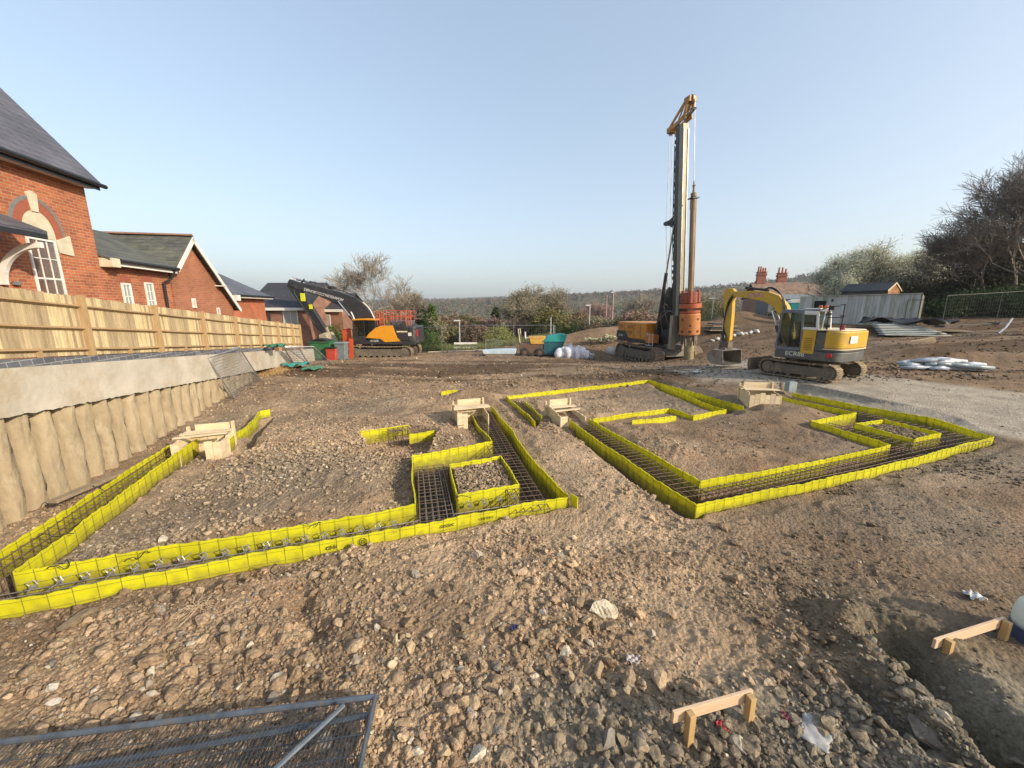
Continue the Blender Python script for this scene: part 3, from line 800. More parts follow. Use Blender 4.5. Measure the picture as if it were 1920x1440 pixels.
# tying wires and the marks sprayed on the sheets
TIE = mat('black_wire', (.03, .03, .03), None, 20, .5, .3)
def tangle(label, u, v, z, n=14, r=.09, seed=0):
    rr = random.Random(seed); p = G(u, v, z); pts = []
    x = y = 0.0; ang = rr.uniform(0, 6)
    for i in range(n):
        pts.append((p.x + x, p.y + y, z + .03 * math.sin(i) + rr.uniform(-.02, .03)))
        ang += rr.uniform(-1.1, 1.1); x += r * .45 * math.cos(ang); y += r * .18 * math.sin(ang)
    m = MB(); 
    # smooth
    q = []
    for i in range(len(pts) - 1):
        a, b = Vector(pts[i]), Vector(pts[i + 1]); q += [a, a.lerp(b, .5)]
    q = [q[0]] + [(q[i-1] + q[i] * 2 + q[i+1]) / 4 for i in range(1, len(q) - 1)] + [q[-1]]
    m.tube(q, .006, 4)
    o = m.build('tying_wire', TIE); o['group'] = 'twists of black tying wire'
    return tag(o, label, 'wire')
for i, (lab, u, v, z) in enumerate([('black wire twist on the front strip of the left footing near its left corner', 88, 1068, .02), ('black wire twist lying over the front trench', 232, 1052, -.02),
     ('black wire twist hanging on the outer front strip', 520, 1062, .02), ('black wire twist on the left arm inner strip', 140, 1002, .02), ('black wire twist on the left arm outer strip', 178, 915, .02),
     ('black wire twist at the front strip above the tie row', 560, 985, .02), ('black wire twist behind the small yellow box', 905, 860, .02), ('black wire twist on the front edge of the small yellow box', 868, 925, .02),
     ('black wire twist at the far left strip', 118, 950, .03)]):
    tangle(lab, u, v, z, 12, .12, i + 3)
CLIP = mat('grey_clip', (.45, .44, .42), (.25, .24, .22), 20, .5, .6)
def clips(u0, v0, u1, v1, n, z):
    a, b = G(u0, v0, z), G(u1, v1, z)
    for i in range(n):
        p = a.lerp(b, i / (n - 1))
        m = MB(); m.box(-.03, .03, -.012, .012, -.02, .02); m.tube([(-.03, 0, .02), (-.05, 0, .06), (.01, .01, .07), (.04, 0, .02)], .006, 4)
        m.tube([(0, -.12, 0), (0, .18, .01)], .006, 4)
        o = m.build('wall_tie', CLIP); o.location = p; o.rotation_euler = (0, 0, .35 + rng.uniform(-.3, .3))
        tag(o, 'small grey tie clip spanning the front trench of the left footing', 'wall tie', 'grey tie clips in the front trench')
clips(62, 1100, 740, 985, 18, -.16)
clips(880, 948, 965, 934, 4, -.16)
# paint marks (scrawls) on the outer front strip
MARK = mat('black_paint', (.02, .02, .02), None, 10, .8)
def scrawl(name, lab, u, v, strokes, size):
    p = G(u, v, 0); d = (fr1 - LC).normalized(); nn = Vector((d.y, -d.x))
    m = MB()
    t0 = (p.xy - LC).dot(d); b0 = LC + d * t0 + nn * .03
    for st in strokes:
        m.tube([(b0.x + d.x * sx * size, b0.y + d.y * sx * size, -.10 + sz * size) for sx, sz in st], .005, 4)
    o = m.build(name, MARK); tag(o, lab, 'paint mark'); return o
circ = [[(math.cos(a) * r, math.sin(a) * r) for a in np.linspace(0, 6.3, 12)] for r in (1, .45)]
scrawl('painted_mark', 'double ring painted in black on the front yellow strip', 679, 1020, circ, .05)
def word(seed, n):
    rr = random.Random(seed); out = []
    x = 0
    for i in range(n):
        k = rr.randint(0, 2)
        if k == 0: out.append([(x + .5 * math.cos(a), .5 * math.sin(a)) for a in np.linspace(.5, 5.6, 8)])
        elif k == 1: out.append([(x - .4, -.6), (x - .2, .9), (x + .1, -.5), (x + .5, .4)])
        else: out.append([(x - .4, .5), (x, -.5), (x + .4, .5)])
        x += 1.15
    return out
scrawl('painted_mark', 'scrawled black word on the front yellow strip left of the small box', 832, 988, word(2, 5), .036)
scrawl('painted_mark', 'scrawled black word on the front yellow strip below the small box', 905, 966, word(5, 5), .036)
scrawl('painted_mark', 'scrawled black squiggle on the front yellow strip at its middle', 610, 1034, word(8, 3), .04)
# ------------------------------------------------------------------ retaining wall of piles, coping, fence
PILE = mat('pile_concrete', (.40, .32, .21), (.26, .20, .125), 2.5, .95, bump=.045, bscale=6, c3=(.44, .37, .26), s3=2.6, t3=.60, island=.2, stretch=(1, 1, .45), spec=.1)
CONC = mat('cast_concrete', (.52, .47, .39), (.40, .36, .29), 1.2, .9, bump=.012, bscale=9, c3=(.36, .29, .19), s3=.9, t3=.55, spec=.15)
RAGD = mat('shaded_gap_earth', (.07, .05, .03), (.04, .03, .02), 3, .95)
BLUE = brick_mat('blue_brick', (.075, .08, .10), (.12, .125, .14), (.30, .29, .27), .225, .11, .008)
WOOD = mat('new_fence_board', (.60, .48, .30), (.46, .36, .21), 3, .75, bump=.003, bscale=30, c3=(.36, .30, .15), s3=2.5, t3=.58, island=.35, stretch=(6, 6, .8), spec=.2)
POST = mat('new_fence_post', (.42, .29, .15), (.33, .22, .11), 3, .75, bump=.003, bscale=30, stretch=(5, 5, .7), spec=.2)
PINE = mat('pale_pine', (.70, .58, .40), (.58, .45, .28), 2.5, .7, bump=.002, bscale=30, c3=(.42, .29, .17), s3=2, t3=.6, island=.2, stretch=(1, 1, 5), spec=.2)
WROT = math.atan2(.972, -.236)
wroot = empty('retaining_wall', (-8.62, 6.7, 0), WROT, 'wall of muddy round concrete piles with pale concrete beam and blue brick coping below the fence', 'retaining wall')
def wtop(x): return wall_top(6.7 + .972 * x)
k = 0; x = -4.4
rr = random.Random(4)
while x < 9.0:
    w = rr.uniform(.38, .47)
    top = wtop(x) - .80 + rr.uniform(-.03, .03)
    n = 14; m = MB(); vs = []; zs = np.linspace(-1.0, top, 9)
    out = rr.uniform(.0, .06)
    for iz, z in enumerate(zs):
        for q in range(n + 1):
            a = PI + PI * q / n
            # cast against corrugated earth: nearly flat face with sharp return
            ca = math.cos(a); sa = math.sin(a)
            rx = w / 2 * .86 * math.copysign(abs(ca) ** .85, ca); ry = (.30 + out) * math.copysign(abs(sa) ** .8, sa)
            ry -= .035 * rr.uniform(-1, 1) * (1 if 0 < q < n else 0); rx += .006 * math.sin(z * 3 + k)
            vs.append((x + w / 2 + rx, ry + .16 + .008 * math.sin(z * 5 + k * 2), z))
    fs = []
    for iz in range(len(zs) - 1):
        for q in range(n): fs.append((iz*(n+1)+q, iz*(n+1)+q+1, (iz+1)*(n+1)+q+1, (iz+1)*(n+1)+q))
    fs.append(tuple((len(zs)-1)*(n+1)+q for q in range(n+1)))
    m.add(vs, fs); m.build('pile', PILE, wroot, smooth=True)
    x += w; k += 1
def beam(m, x0, x1, y0, y1, zt, zb, n=40, jz=.0, seed=1):
    r_ = random.Random(seed); vs = []; 
    for i in range(n + 1):
        xx = x0 + (x1 - x0) * i / n; a = wtop(xx) + zt; b = wtop(xx) + zb - jz * r_.uniform(-.5, 1)
        vs += [(xx, y0, b), (xx, y0 + .01, a), (xx, y1, a), (xx, y1, b)]
    fs = []
    for i in range(n):
        for q in range(4): fs.append((i*4+q, i*4+(q+1)%4, (i+1)*4+(q+1)%4, (i+1)*4+q))
    fs += [(0, 1, 2, 3), (n*4+3, n*4+2, n*4+1, n*4)]
    m.add(vs, fs)
m = MB(); m.box(-4.9, 9.3, .16, .2, -1, 1.0); m.build('earth_face', RAGD, wroot)  # thin sheet behind the piles, coloured dark for the shade in the gaps
m = MB(); beam(m, -5, 11.6, -.24, .5, -.012, -.80, 260, .022); m.build('capping_beam', CONC, wroot)
m = MB(); beam(m, -5, 11.4, -.14, .24, .12, -.008, 60); m.build('coping', BLUE, wroot)
m = MB(); beam(m, 11.6, 19, -.1, .4, -.1, -1.3, 40, .05); m.build('capping_beam', CONC, wroot)
RAGG = mat('earth_bank', (.42, .27, .12), (.30, .19, .085), 3, .95, bump=.05, bscale=5)
# fence
froot = empty('timber_fence', (-8.62, 6.7, 0), WROT, 'new pale closeboard timber fence with square posts standing on the wall beside the brick houses', 'fence')
def ftop(x): return wtop(x) + 1.45
FY = .44
px0 = (8.77 - 6.7) / .972
posts = [px0 + 2.44 * i for i in range(-4, 7)] + [px0 + 2.44 * 6 + 1.5]
for i, xp in enumerate(posts):
    zb = wtop(xp) - .05
    m = MB(); w = .055; m.prism([(xp - w, zb - .1), (xp + w, zb - .1), (xp + w, ftop(xp) + .0), (xp - w, ftop(xp) + .0)], FY - .10, FY + .02); m.build('post', POST, froot, bevel=.006)
    if i + 1 < len(posts):
        x2 = posts[i + 1]
        for h in (.26, .72, 1.20):
            m = MB()
            a = (xp + w, FY - .035, wtop(xp) + h); b = (x2 - w, FY - .035, wtop(x2) + h)
            sag = rr.uniform(-.02, .0)
            mid_ = ((a[0]+b[0])/2, a[1], (a[2]+b[2])/2 + sag)
            # arris rail: triangular section
            vs = []
            for p in (a, mid_, b):
                vs += [(p[0], p[1] - .03, p[2]), (p[0], p[1] + .035, p[2] + .04), (p[0], p[1] + .035, p[2] - .04)]
            fs = [(0, 1, 2), (6, 8, 7)]
            for s_ in (0, 3):
                for q in range(3): fs.append((s_+q, s_+(q+1)%3, s_+3+(q+1)%3, s_+3+q))
            m.add(vs, fs); m.build('rail', POST, froot)
        m = MB(); xx = xp
        while xx < x2:
            bw = .098; t = rr.uniform(-.012, .012); tl = rr.uniform(-.004, .004)
            z0 = wtop(xx) + .13; z1 = ftop(xx) - .03 + t
            y0 = FY + .006
            m.add([(xx, y0, z0), (xx + bw, y0 + .014, z0), (xx + bw, y0 + .026, z0), (xx, y0 + .03, z0), (xx + tl, y0, z1), (xx + bw + tl, y0 + .014, z1), (xx + bw + tl, y0 + .026, z1), (xx + tl, y0 + .03, z1)],
                  [(0,3,2,1),(4,5,6,7),(0,1,5,4),(1,2,6,5),(2,3,7,6),(3,0,4,7)])
            xx += .088
        m.build('board_panel', WOOD, froot)
        m = MB(); xm = (xp + x2) / 2; m.box(xm - .03, xm + .03, FY - .06, FY + .005, wtop(xm) + .12, wtop(xm) + .26); m.build('cleat', POST, froot)
# long plank lying at the foot of the piles
def plank(label, a, b, w, t, material, name='plank', cat='plank', group=None):
    m = MB(); a = Vector(a); b = Vector(b); c = (a + b) / 2
    m.bar(a - c, b - c, w, t); o = m.build(name, material, bevel=.004); o.location = c
    return tag(o, label, cat, group)
OLDW = mat('weathered_wood', (.30, .23, .15), (.20, .15, .095), 3, .9, bump=.004, bscale=25, stretch=(1, 4, 4))
p0 = G(100, 945, -.32); p1 = G(232, 888, -.32)
plank('dirty grey-brown plank lying at the foot of the pile wall', (p0.x, p0.y, -.28), (p1.x, p1.y, -.28), .14, .06, OLDW)

# ------------------------------------------------------------------ brick houses on the left
BRK = brick_mat('red_brick', (.47, .145, .055), (.30, .085, .04), (.42, .25, .15), .235, .084, .010, 0, dirt=None)
BRK2 = brick_mat('orange_brick', (.42, .145, .065), (.29, .09, .045), (.38, .23, .14), .235, .084, .010, -.1, dirt=(.22, .10, .06))
BRK3 = brick_mat('brown_brick', (.30, .14, .085), (.24, .105, .065), (.33, .22, .16), .235, .084, .010)
SLATE = brick_mat('slate', (.125, .12, .135), (.095, .095, .11), (.055, .055, .065), .30, .17, .008, rough=.55, bump=.01)
OSLATE = brick_mat('mossy_slate', (.115, .115, .10), (.085, .09, .08), (.05, .05, .045), .30, .15, .008, rough=.8, bump=.01, dirt=(.14, .145, .09))
DSLATE = brick_mat('dark_tile', (.05, .05, .055), (.038, .038, .043), (.02, .02, .022), .33, .2, .008, rough=.7, bump=.01)
WHT = mat('white_paint', (.74, .72, .66), (.62, .60, .54), 3, .5)
CRM = mat('cream_stone', (.60, .54, .40), (.50, .44, .31), 4, .85, bump=.004, c3=(.40, .36, .26), s3=3, t3=.6)
BLK = mat('black_plastic', (.02, .02, .022), None, 10, .4)
GRYB = mat('grey_brick_arch', (.20, .19, .18), (.14, .14, .135), 14, .85, bump=.004)
REDB = mat('red_brick_arch', (.33, .10, .055), (.26, .075, .04), 14, .85, bump=.004)
def glass_mat(name, c, rough=.08):
    m, nt, N, L, B = newmat(name)
    B.inputs['Base Color'].default_value = (*c, 1); B.inputs['Roughness'].default_value = rough; B.inputs['Specular IOR Level'].default_value = .9; B.inputs['Coat Weight'].default_value = .6
    return m
GLS = glass_mat('window_glass', (.30, .31, .29)); DGL = glass_mat('dark_glass', (.02, .025, .03))
HC = Vector((-12.875, 12.5, 0)); HROT = math.atan2(.982, -.19)
def win(parent, x0, x1, z0, z1, y, cols, rows, glass=GLS, fr=.055, name='window'):
    """sash window in a wall whose outer face is at -y"""
    m = MB(); 
    m.box(x0, x1, y - .02, y + .05, z1 - fr, z1); m.box(x0, x1, y - .03, y + .05, z0, z0 + fr)
    m.box(x0, x0 + fr, y - .02, y + .05, z0 + fr, z1 - fr); m.box(x1 - fr, x1, y - .02, y + .05, z0 + fr, z1 - fr)
    for i in range(1, cols):
        xx = x0 + (x1 - x0) * i / cols; m.box(xx - .011, xx + .011, y - .008, y + .03, z0 + fr, z1 - fr)
    for i in range(1, rows):
        zz = z0 + (z1 - z0) * i / rows; w_ = .022 if i == rows // 2 and rows > 2 else .011; m.box(x0 + fr, x1 - fr, y - .010, y + .03, zz - w_, zz + w_)
    o = m.build(name, WHT, parent)
    g = MB(); g.box(x0 + fr, x1 - fr, y + .012, y + .022, z0 + fr, z1 - fr); g.build('pane', glass, o)
    return o
def gutter(parent, a, b):
    m = MB(); m.tube([a, b], .065, 8); m.build('gutter', BLK, parent)
# --- tall house
h1 = empty('brick_house', HC, HROT, 'tall red brick house with steep slate roof and pointed arch window', 'house')
m = MB(); m.box(-9, 0, 0, 7, -.5, 6.65); m.build('wall', BRK, h1)
th = []; yr = 3.6; zr = 6.65 + 3.95 * 1.2
m = MB(); m.prism([(-.38, 6.62), (-.38, 6.70), (yr, zr + .1), (7.38, 6.70), (7.38, 6.62), (yr, zr)], -9.3, .10, 'yz'); m.build('roof', SLATE, h1)
m = MB(); m.prism([(0, 6.66), (yr, zr - .15), (7, 6.66)], -8.9, 0 - .001, 'yz'); m.build('gable_wall', BRK, h1)
m = MB(); m.box(-9.3, .08, -.36, -.335, 6.46, 6.62); m.build('fascia', BLK, h1)
m = MB(); m.box(-9.3, .07, -.33, -.003, 6.50, 6.53); m.build('soffit', WHT, h1)
gutter(h1, (-9.3, -.43, 6.60), (.20, -.43, 6.60))
wx0, wx1 = -2.20, -1.30; wc = (wx0 + wx1) / 2
win(h1, wx0 + .05, wx1 - .05, 2.7, 4.78, -.012, 3, 4)
hw = (wx1 - wx0) / 2
def arch_pts(hw, rise, n=10):
    pts = []
    for i in range(n + 1):      # left arc
        t = i / n; pts.append((-hw + hw * (1 - math.cos(t * PI / 2 * .92)) * 1.0 / (1 - math.cos(PI / 2 * .92)), rise * math.sin(t * PI / 2) ** .9))
    return pts
def arch_ring(hw0, r0, hw1, r1, z, y0, y1, name, material, parent, cx):
    n = 10; A = arch_pts(hw0, r0, n); Bp = arch_pts(hw1, r1, n); m = MB()
    for sx in (1, -1):
        for i in range(n):
            q = [A[i], A[i+1], Bp[i+1], Bp[i]]
            m.prism([(cx + sx * p[0], z + p[1]) for p in q], y0, y1, 'xz')
    return m.build(name, material, parent)
tp = arch_pts(hw, .68); m = MB(); m.prism([(wc + p[0], 4.8 + p[1]) for p in tp] + [(wc - p[0], 4.8 + p[1]) for p in tp[::-1][1:]], -.012, .04); m.build('tympanum', CRM, h1)
arch_ring(hw, .68, hw + .22, .93, 4.8, -.018, .03, 'arch', REDB, h1, wc)
arch_ring(hw + .22, .93, hw + .30, 1.02, 4.8, -.022, .03, 'hood_mould', GRYB, h1, wc)
m = MB(); m.prism([(wc - .09, 5.44), (wc + .09, 5.44), (wc + .14, 5.90), (wc, 5.96), (wc - .14, 5.90)], -.045, .02); m.build('keystone', CRM, h1, bevel=.01)
m = MB(); m.prism([(wx1 - .02, 4.80), (wx1 + .42, 4.98), (wx1 + .44, 4.42), (wx1 + .03, 4.46)][::-1], -.04, .02); m.build('impost_stone', CRM, h1, bevel=.01)
m = MB(); m.prism([(-1.05, 4.72), (-1.05, 4.80), (.0, 5.26), (.0, 5.16)], -6, -2.86, 'yz'); m.build('porch_roof', SLATE, h1)
m = MB(); m.box(-6, -2.88, -1.06, -1.02, 4.60, 4.72); m.build('porch_fascia', BLK, h1)
m = MB()
for k in range(12):
    a0 = PI / 2 * k / 12; a1 = PI / 2 * (k + 1) / 12
    m.prism([(-1.0 + r_ * math.cos(a_), 3.52 + r_ * math.sin(a_)) for a_, r_ in ((a0, 1.0), (a1, 1.0), (a1, .87), (a0, .87))], -3.05, -2.96, 'yz')
m.build('porch_bracket', WHT, h1)
m = MB(); m.box(-2.78, -2.62, -.10, -.02, 3.52, 3.62); m.build('wall_lamp', GRYB, h1, bevel=.02)
# --- low wing with cross gable
h2 = empty('brick_house', HC, HROT, 'single storey brick wing with mossy slate roof and white edged gable behind the fence', 'house')
m = MB(); m.box(.004, 3.25, .02, 6, -.8, 4.54); m.build('wall', BRK, h2)
m = MB(); m.prism([(-.30, 4.42), (-.30, 4.50), (2.75, 5.95), (6.0, 4.5), (6.0, 4.4), (2.75, 5.85)], .006, 3.27, 'yz'); m.prism([(.05, 4.58), (.05, 4.66), (2.75, 5.95), (6.0, 4.5), (6.0, 4.4), (2.75, 5.85)], 3.272, 4.6, 'yz'); m.build('roof', OSLATE, h2)
m = MB(); m.box(.35, 3.22, -.31, -.285, 4.28, 4.40); m.build('fascia', WHT, h2)
m = MB(); m.box(.01, .34, -.36, .02, 4.22, 4.50); m.build('eave_corbel', CRM, h2, bevel=.02)
gutter(h2, (.35, -.37, 4.44), (3.22, -.37, 4.44))
gx0, gxp, gx1 = 3.28, 4.63, 8.0; zp, zr_ = 5.80, 2.80
m = MB(); m.prism([(gx0, -.8), (gx1 - .25, -.8), (gx1 - .25, zr_ + .25), (gxp, zp - .05), (gx0, 4.50)], -.03, 5.9); m.build('gable_wall', BRK2, h2)
m = MB(); m.prism([(gx0 + .04, 4.48), (gxp, zp), (gx1, zr_), (gx1, zr_ + .09), (gxp, zp + .11), (gx0 + .02, 4.56)], -.28, 6.0); m.build('gable_roof', OSLATE, h2)
def barge(parent, p, q, w=.17):
    m = MB(); d = Vector((q[0] - p[0], q[1] - p[1])).normalized(); n = Vector((-d.y, d.x)); 
    if n.y > 0: n = -n
    m.prism([(p[0], p[1]), (q[0], q[1]), (q[0] + n.x * w, q[1] + n.y * w), (p[0] + n.x * w, p[1] + n.y * w)], -.325, -.285); m.build('bargeboard', WHT, parent)
barge(h2, (gx0 - .06, 4.46), (gxp, zp + .07)); barge(h2, (gxp, zp + .07), (gx1, zr_ + .06))
m = MB(); m.prism([(gxp - .1, zp + .12), (gxp, zp + .2), (gxp + .1, zp + .1)], -.3, 5.9); m.build('ridge', BRK3, h2)
win(h2, .72, 1.12, 2.9, 3.78, .0, 2, 2); win(h2, 1.80, 2.22, 2.9, 3.86, .0, 2, 3)
win(h2, 4.35, 4.62, 2.95, 3.35, -.04, 2, 1, DGL); win(h2, 6.2, 6.45, 2.5, 2.95, -.04, 1, 1, DGL)
for (a_, b_) in ((.66, 1.2), (1.74, 2.28)):
    m = MB(); cc = (a_ + b_) / 2
    zt = 3.78 if a_ < 1 else 3.86
    m.prism([(a_, zt), (a_ + .02, zt + .20), (cc, zt + .30), (b_ - .02, zt + .20), (b_, zt), (cc, zt + .07)], .004, .05); m.build('arch', REDB, h2)
m = MB(); m.tube([(3.0, -.36, 4.40), (2.95, -.2, 4.05), (2.72, -.08, 3.9), (2.70, -.08, 1.5)], .045, 8); m.build('downpipe', BLK, h2)
m = MB(); m.box(6.35, 6.75, -.36, -.03, 3.95, 3.99); m.build('vent_pipe', WHT, h2)
# --- small hipped extension
h3 = empty('brick_house', HC, HROT, 'small orange brick house with hipped slate roof beyond the white edged gable', 'house')
m = MB(); m.box(8.35, 12.45, .3, 6.2, -1.5, 3.56); m.build('wall', brick_mat('fresh_brick', (.50, .15, .06), (.44, .12, .05), (.42, .20, .12), .235, .084, .008), h3)
m = MB(); ez = 3.62; m.add([(7.2, -.05, ez), (12.85, -.05, ez), (12.85, 6.5, ez), (7.2, 6.5, ez), (7.2, 3.1, 5.45), (10.9, 3.1, 5.45)], [(0,1,5,4),(1,2,5),(2,3,4,5),(0,4,3),(0,3,2,1)]); m.build('roof', SLATE, h3)
m = MB(); m.box(8.2, 12.85, -.07, -.05, ez - .16, ez + .01); m.box(12.852, 12.87, -.05, 6.4, ez - .16, ez + .01); m.build('fascia', WHT, h3)
gutter(h3, (8.2, -.12, ez - .02), (12.9, -.12, ez - .02))
m = MB(); m.box(8.0, 8.32, -.2, .28, 3.3, 3.6); m.build('eave_corbel', WHT, h3)
# --- dark roofed houses further on
def far_house(label, x0, x1, y0, y1, z0, ze, zr, wallm, roofm, wins, fasc=WHT, over=.3, cat='house', rot=0):
    c = Vector(((x0 + x1) / 2, y0, 0)); r = empty('brick_house', c, rot, label, cat); w2 = (x1 - x0) / 2
    m = MB(); m.box(-w2, w2, 0, y1 - y0, z0, ze - .02); m.build('wall', wallm, r)
    yr = (y1 - y0) / 2
    m = MB(); m.prism([(-over, ze - .05), (-over, ze + .04), (yr, zr + .08), (y1 - y0 + over, ze + .04), (y1 - y0 + over, ze - .05), (yr, zr - .02)], -w2 - .2, w2 + .2, 'yz'); m.build('roof', roofm, r)
    m = MB(); m.prism([(.02, ze), (yr, zr - .08), (y1 - y0 - .02, ze)], -w2 + .01, w2 - .01, 'yz'); m.build('gable_wall', wallm, r)
    m = MB(); m.box(-w2 - .2, w2 + .2, -over - .03, -over - .004, ze - .2, ze + .02); m.build('fascia', fasc, r)
    for (a, b, c_, d, g) in wins: win(r, a, b, c_, d, -.03, 2, 1, g)
    return r
h4 = far_house('brown brick house with black tiled roof right behind the end of the fence', -21.5, -16.6, 32, 38.5, -2.5, 2.9, 5.0, BRK3, DSLATE, [(-2.35, -1.6, 1.3, 2.55, DGL), (.3, 1.5, 1.5, 2.7, GLS)])
m = MB(); m.box(.2, 1.6, -.05, -.02, .2, 1.45); m.build('grey_panel', mat('grey_render', (.24, .23, .22), None, 3, .8), h4)
m = MB(); m.tube([(-.9, -.2, 2.8), (-.75, -.1, 2.3), (-.75, -.1, -1)], .05, 6); m.build('downpipe', BLK, h4)
h5 = far_house('low brown brick house partly hidden behind the black excavator boom', -17.6, -15.2, 35, 41, -2.5, 2.75, 4.2, BRK3, DSLATE, [(-.9, .1, 1.0, 2.3, GLS)])
# ------------------------------------------------------------------ timber boxes, batter boards, loose things
def ply_box(label, base, ang, w, l, hb, hf, zg=-.45, rail=True, name='timber_box', front=()):
    """vertical-board shutter round a column position: x across (width w), y back (length l)"""
    r = empty(name, (base[0], base[1], zg), ang, label, 'timber shutter', 'timber boxes at the ends of the footings')
    rr = random.Random(int(w * 100 + l * 10 + hb * 7))
    def panel(nm, p0, p1, h0, h1, n):
        m = MB(); p0 = Vector(p0); p1 = Vector(p1); d = (p1 - p0)
        for i in range(n):
            a = p0 + d * (i / n) + d.normalized() * .003; b = p0 + d * ((i + 1) / n) - d.normalized() * .003
            h = h0 + (h1 - h0) * (i + .5) / n + rr.uniform(-.015, .015)
            mid_ = (a + b) / 2; nn = Vector((-d.y, d.x, 0)).normalized() * .012
            m.add([a - nn, b - nn, b + nn, a + nn, a - nn + Vector((0,0,h)), b - nn + Vector((0,0,h)), b + nn + Vector((0,0,h)), a + nn + Vector((0,0,h))],
                  [(0,3,2,1),(4,5,6,7),(0,1,5,4),(1,2,6,5),(2,3,7,6),(3,0,4,7)])
        m.build(nm, PINE, r)
    panel('side_panel', (-w/2, 0, 0), (-w/2, l, 0), hf, hb, max(2, int(l / .2)))
    panel('side_panel', (w/2, 0, 0), (w/2, l, 0), hf * .9, hf, max(2, int(l / .2)))
    panel('end_panel', (-w/2, l, 0), (w/2, l, 0), hf + .02, hf + .02, max(3, int(w / .15)))
    if rail:
        m = MB(); m.box(-w/2 + .10, w/2 + .02, l + .03, l + .055, hf - .05, hb + .10); m.build('top_board', PINE, r)
        for k_, (ya, yb) in enumerate(((l - .06, l - .10), (l - .26, l - .22), (l * .35, l * .42))):
            m = MB(); m.bar((-w/2 - rr.uniform(.02, .12), ya, hf + .045 + .012 * k_), (w/2 + rr.uniform(.0, .14), yb, hf + .03 + .02 * k_), .11, .022); m.build('cross_board', PINE, r)
        m = MB(); m.box(-w/2 - .05, -w/2 - .005, l - .02, l + .07, 0, hb + .07); m.build('upright', PINE, r); m = MB(); m.box(w/2 + .0, w/2 + .05, l - .02, l + .07, 0, hb + .12); m.build('upright', PINE, r)
        for fx0, fx1 in front:
            panel('front_panel', (fx0 * w, 0, 0), (fx1 * w, 0, 0), hf + .03, hf - .02, max(1, int(abs(fx1 - fx0) * w / .13)))
    return r
ang = math.radians(17)
def gp(u, v, z=-.3): p = G(u, v, z); return (p.x, p.y)
ply_box('timber box on the left arm nearest the pile wall', gp(374, 866, -.3), math.radians(20), .82, .85, .66, .58, front=((.16, .52), (-.56, -.38)))
ply_box('timber box at the top end of the wide left trench, second from the left', gp(889, 812, -.3), ang, .80, .75, .80, .70, front=((-.55, -.2),))
ply_box('timber box on the right footing with long side panel, between the two yellow footings', gp(1075, 806, -.3), ang, .72, 1.05, .66, .54, front=((-.55, -.25),))
bx = ply_box('tallest timber box of many upright planks, nearest the yellow excavator', gp(1431, 774, -.25), math.radians(-10), .92, .7, .78, .66, zg=-.3)
m = MB()
for i in range(6):
    xx = -.44 + i * .145; m.box(xx, xx + .138, -.025, .0, 0, .60 + .10 * ((i * 7) % 5) / 5)
m.build('front_panel', PINE, bx)
GRYP = mat('grey_plastic_duct', (.32, .36, .38), (.22, .26, .28), 5, .4)
p = onground(1480, 742); m = MB(); m.box(-.14, .14, -.12, .12, 0, .34); m.box(-.10, .10, -.08, .08, .342, .36)
o = m.build('duct_box', GRYP, bevel=.02); o.location = (p.x, p.y, 0); tag(o, 'grey plastic box standing at the right of the tallest timber box', 'box')
# batter boards
def batter(label, u0, v0, u1, v1, h=.26):
    a = onground(u0, v0); b = onground(u1, v1); c = (a + b) / 2; d = (b - a); L_ = d.xy.length; an = math.atan2(d.y, d.x)
    r = empty('batter_board', (c.x, c.y, min(a.z, b.z)), an, label, 'batter board', 'batter boards knocked into the near ground')
    for s in (-1, 1):
        m = MB(); m.box(s * L_ / 2 - .026, s * L_ / 2 + .026, -.026, .026, -.25, h * (1 if s < 0 else .96)); m.build('stake', POST if False else STK, r, bevel=.004)
    m = MB(); m.bar((-L_/2 - .12, .042, h - .045), (L_/2 + .05, .042, h - .055), .024, .095); m.build('rail', PINE2, r, bevel=.003)
    return r
STK = mat('stake_wood', (.50, .33, .14), (.40, .25, .10), 4, .7, bump=.002, bscale=30, stretch=(4, 4, .8))
PINE2 = mat('sawn_pine', (.66, .47, .31), (.56, .38, .23), 3, .65, bump=.001, bscale=40, stretch=(1, 6, 6))
batter('pale batter board on two stakes at the bottom right, nearest the camera', 1290, 1392, 1402, 1352)
batter('smaller batter board on two stakes near the right edge of the photo', 1775, 1225, 1880, 1198, .2)
